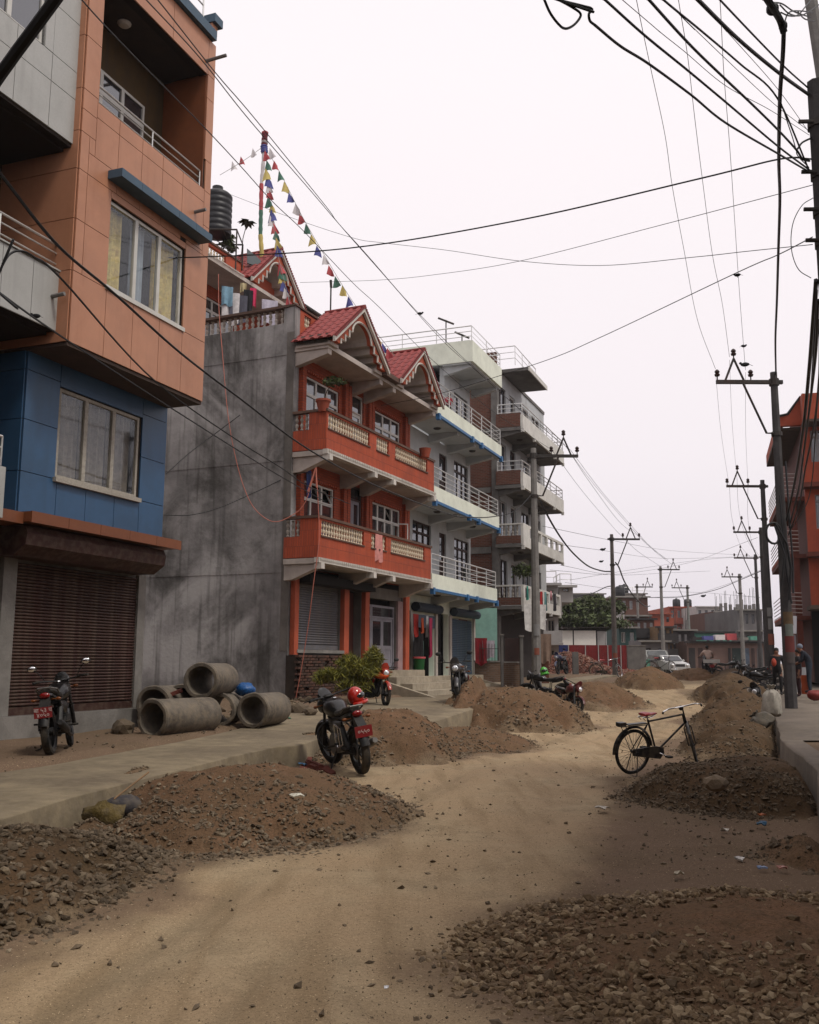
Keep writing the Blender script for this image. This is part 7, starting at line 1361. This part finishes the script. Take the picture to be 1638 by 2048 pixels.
# ------------------------------------------------------------------ orange house on the right
o_=at(1628,1300,43); H=thing('orange_house','shaded orange red house at the right edge with slatted balconies and grey windows','house',(o_.x,43,0),(0,0,R(-17)))
ORH=mat('orange_house_wall',(.36,.085,.04),.8,.15,scale=1,stain=.35,stcol=(.15,.04,.03)); ORD=mat('shaded_orange',(.13,.035,.02),.8,.2); SOD=mat('brown_soffit',(.10,.075,.06),.9,.2)  # ORD is the house orange darkened to paint shade on body, slabs, columns
Zr=lambda py:at(1610,py,43).z
win=[(.35,.95,Zr(925),Zr(862)),(.4,1.1,Zr(1058),Zr(990)),(.6,1.7,Zr(1192),Zr(1153))]
part('end_wall',wall(MB(),0,9,Zr(1215),Zr(795),0,.3,win),ORH,H); part('body',MB().box(.0,9,.6,14,.8,Zr(797)).box(0,.3,.3,.6,4,Zr(800)),ORD,H); part('room_back',MB().box(.3,8.8,.45,.59,.8,Zr(800)),DARK,H)
for w_ in win: window(H,*w_,.12,2,mat('grey_window_frame',(.28,.27,.27),.6,.1),trans=.3)
part('roof_fascia',MB().prism([(-1.0,Zr(850)),(-1.0,Zr(832)),(-.55,Zr(828)),(0,Zr(797)),(0,Zr(850))],-.02,.25,'y').box(.0,9,-1.1,-.95,Zr(850),Zr(800)).box(0,.12,-.95,-.02,Zr(850),Zr(798)).box(-1.0,-.75,.25,9,Zr(850),Zr(830)),ORH,H); part('roof_coping',MB().tube([(-1.05,-.05,Zr(831)),(-.55,-.05,Zr(827)),(0,-.05,Zr(795)),(9,-.05,Zr(795))],.06,5),DGR,H)
part('eave_soffit',MB().box(-1.0,0,.26,9,Zr(856),Zr(851)).box(0,9,-1.1,-.002,Zr(855),Zr(850.5)),SOD,H)
for i,(z0,z1) in enumerate(((985,940),(1100,1065),(1225,1190))):
    part('balcony_slab',MB().box(-1.0,-.003,.3,9,Zr(z0+14),Zr(z0+6)),ORD,H); part('balcony_edge',MB().box(-1.02,-.9,.3,9,Zr(z0+6),Zr(z0+1)),ORH,H)
    for k in range(6): part('balcony_rail',MB().tube([(-.35,.22,Zr(z0-k*8)),(-.95,.22,Zr(z0-k*8)+.03),(-1.0,.4,Zr(z0-k*8)+.03),(-1.0,9,Zr(z0-k*8)+.03)],.022,5),mat('pale_rail',(.35,.3,.28),.5,.1,bump=0),H)
    part('column',MB().box(-.62,-.36,.35,.6,Zr(z0+130 if z0<1200 else 1345),Zr(z0+15)),ORD,H)
for z in (970,1107): part('floor_band',MB().box(-.1,9,-.75,-.003,Zr(z+9),Zr(z)),ORD,H)
part('lower_soffit',MB().box(-.2,9,-1.6,-.003,Zr(1222),Zr(1214)),SOD,H); part('brace_wall',MB().prism([(.2,Zr(1222)),(2.2,Zr(1168)),(9,Zr(1160)),(9,Zr(1222))],-1.0,-.9,'y'),mat('grey_brown_panel',(.12,.09,.07),.9,.2),H)
part('shop_front',MB().box(0,9,.2,.3,.8,Zr(1222)),DARK,H); part('goods_shelf',MB().box(1.0,3,-.2,.1,2.6,2.75).box(1.0,3,-.2,.1,1.8,1.9),mat('dark_wood',(.04,.025,.02),.8,.3),H)
for i in range(5): box('goods',H,(YP,RP,OP,DGR,GP_)[i],1.1+i*.32,1.35+i*.32,-.1,.05,2.76,2.95+.06*(i%3))
solo('banner',MB().box(-.13,.13,-.01,.01,0,.72),mat('pale_banner',(.42,.42,.45),.8,.1),'narrow pale banner sheet right of the tall dark pole','banner',loc=at(1586.5,1267,40),rot=(0,R(4),0))
solo('drain_pipe',MB().tube([at(1588,1270,40),at(1592,1330,40),at(1594,1392,40)],.05,7),mat('grey_blue_pipe',(.16,.16,.18),.5,.1),'thin grey pipe running down below the pale banner','pipe')
# sacks by the right bank
def sackbag(label,px,py,d,s,m,tilt=0,seed=1,fl=1.):
    p=at(px,py,d); rt=thing('sack',label,'sack',p,(R(tilt*.4),R(tilt),R(20+seed*30))); V=[];n=36;pr=[(0.02,.0),(.80,.02),(1.0,.12),(1.06,.35),(1.0,.8),(.93,1.3),(.80,1.65),(.5,1.88),(.26,1.98),(.22,2.05),(.34,2.2),(.44,2.3),(.40,2.33),(.2,2.1)]
    for (r,z) in pr:
        for k in range(n):
            t=2*math.pi*k/n; f=1+.07*math.sin(5*t+z*2.2+seed)+.05*math.sin(11*t-z*3+seed)*(1 if z>1.4 else .5)+.22*(float(fbm(np.array([math.cos(t)*1.6+seed]),np.array([math.sin(t)*1.6+z*1.5]),seed)[0])-.5)
            V.append((s*r*f*math.cos(t),s*r*f*.72*math.sin(t),s*z*fl+.012*math.sin(7*t+z*4)))
    part('sack_body',MB().add(V,[(i*n+k,i*n+(k+1)%n,(i+1)*n+(k+1)%n,(i+1)*n+k) for i in range(len(pr)-1) for k in range(n)]),m,rt,True)
    part('sack_tie',MB().tube([(s*.24*math.cos(t),s*.18*math.sin(t),s*2.02*fl) for t in np.linspace(0,6.28,16)],.008,5),BARK,rt); return rt
WS=mat('white_woven_sack',(.36,.335,.29),.8,.15,scale=14,bump=.4,stain=.4,stcol=(.2,.17,.14))
sackbag('full white woven sack standing on the edge of the right pavement',1544,1432,20.3,.27,WS,6,2); sackbag('grey sack slumped at the foot of the white sack',1532,1456,18.8,.24,mat('grey_sack',(.13,.118,.10),.85,.2,bump=.4,dust=.3),38,5,.62)
solo('signboard',MB().box(-.25,.25,-.02,.02,0,.9),mat('pale_grey_board',(.30,.30,.31),.7,.1),'pale grey board standing behind the orange drum','board',loc=at(1602,1385,35.5))
# unseen houses added around the camera to block sky and darken the frame edges
def offhouse(label,x,y,yaw,w,dp,h,m):
    rt=thing('house',label,'house',(x,y,0),(0,0,yaw),'sky-blocking houses added beside and behind the viewpoint'); hol=[(a+1,a+2.3,z+1,z+2.4) for z in np.arange(.3,h-2.6,3.1) for a in np.arange(0,w-2.5,3.2)]
    part('wall',wall(MB(),0,w,-.2,h,0,.25,hol),m,rt); part('body',MB().box(0,w,.7,dp,-.2,h).box(0,.25,.25,.7,-.2,h-.01).box(w-.25,w,.25,.7,-.2,h-.01),m,rt); part('roof_slab',MB().box(-.3,w+.3,-.9,dp,h+.002,h+.2),CONC,rt)
    for k in hol: window(rt,*k,.1,2,WHITE)
    for z in np.arange(3.2,h-2,3.1): part('balcony',MB().box(.1,w-.1,-1.1,-.002,z,z+.14).box(.1,w-.1,-1.1,-1.0,z+.141,z+1.0),m,rt)
offhouse('rendered house beside the viewpoint on the right pavement, added outside the picture to block sky light',7.6,12.2,R(-100),13,8,10.5,CONC)
offhouse('pale house beyond the first on the right, added outside the picture to block sky light',5.2,-2.5,R(-100),12,8,10,WHG)
offhouse('rendered house behind the viewpoint on the left, added outside the picture to block sky light',-8.5,-9,R(80),14,8,11,GRY)
offhouse('brick house closing the street behind the viewpoint, added outside the picture to block sky light',8,-17,R(180),20,8,10,BRF)
# air
hz=link('haze',MB().box(-1000,1200,-80,1560,-2.5,24).mesh('haze',None)); hz['kind']='stuff'; hz['label']='thin pale haze filling the air over the whole street'; hz['category']='haze'
hm=bpy.data.materials.new('haze'); hm.use_nodes=True; hm.node_tree.nodes.clear(); v_=hm.node_tree.nodes.new('ShaderNodeVolumePrincipled'); v_.inputs['Color'].default_value=(.9,.9,.93,1); v_.inputs['Density'].default_value=.0004; v_.inputs['Anisotropy'].default_value=.2
ho=hm.node_tree.nodes.new('ShaderNodeOutputMaterial'); hm.node_tree.links.new(v_.outputs[0],ho.inputs['Volume']); hz.data.materials.append(hm)
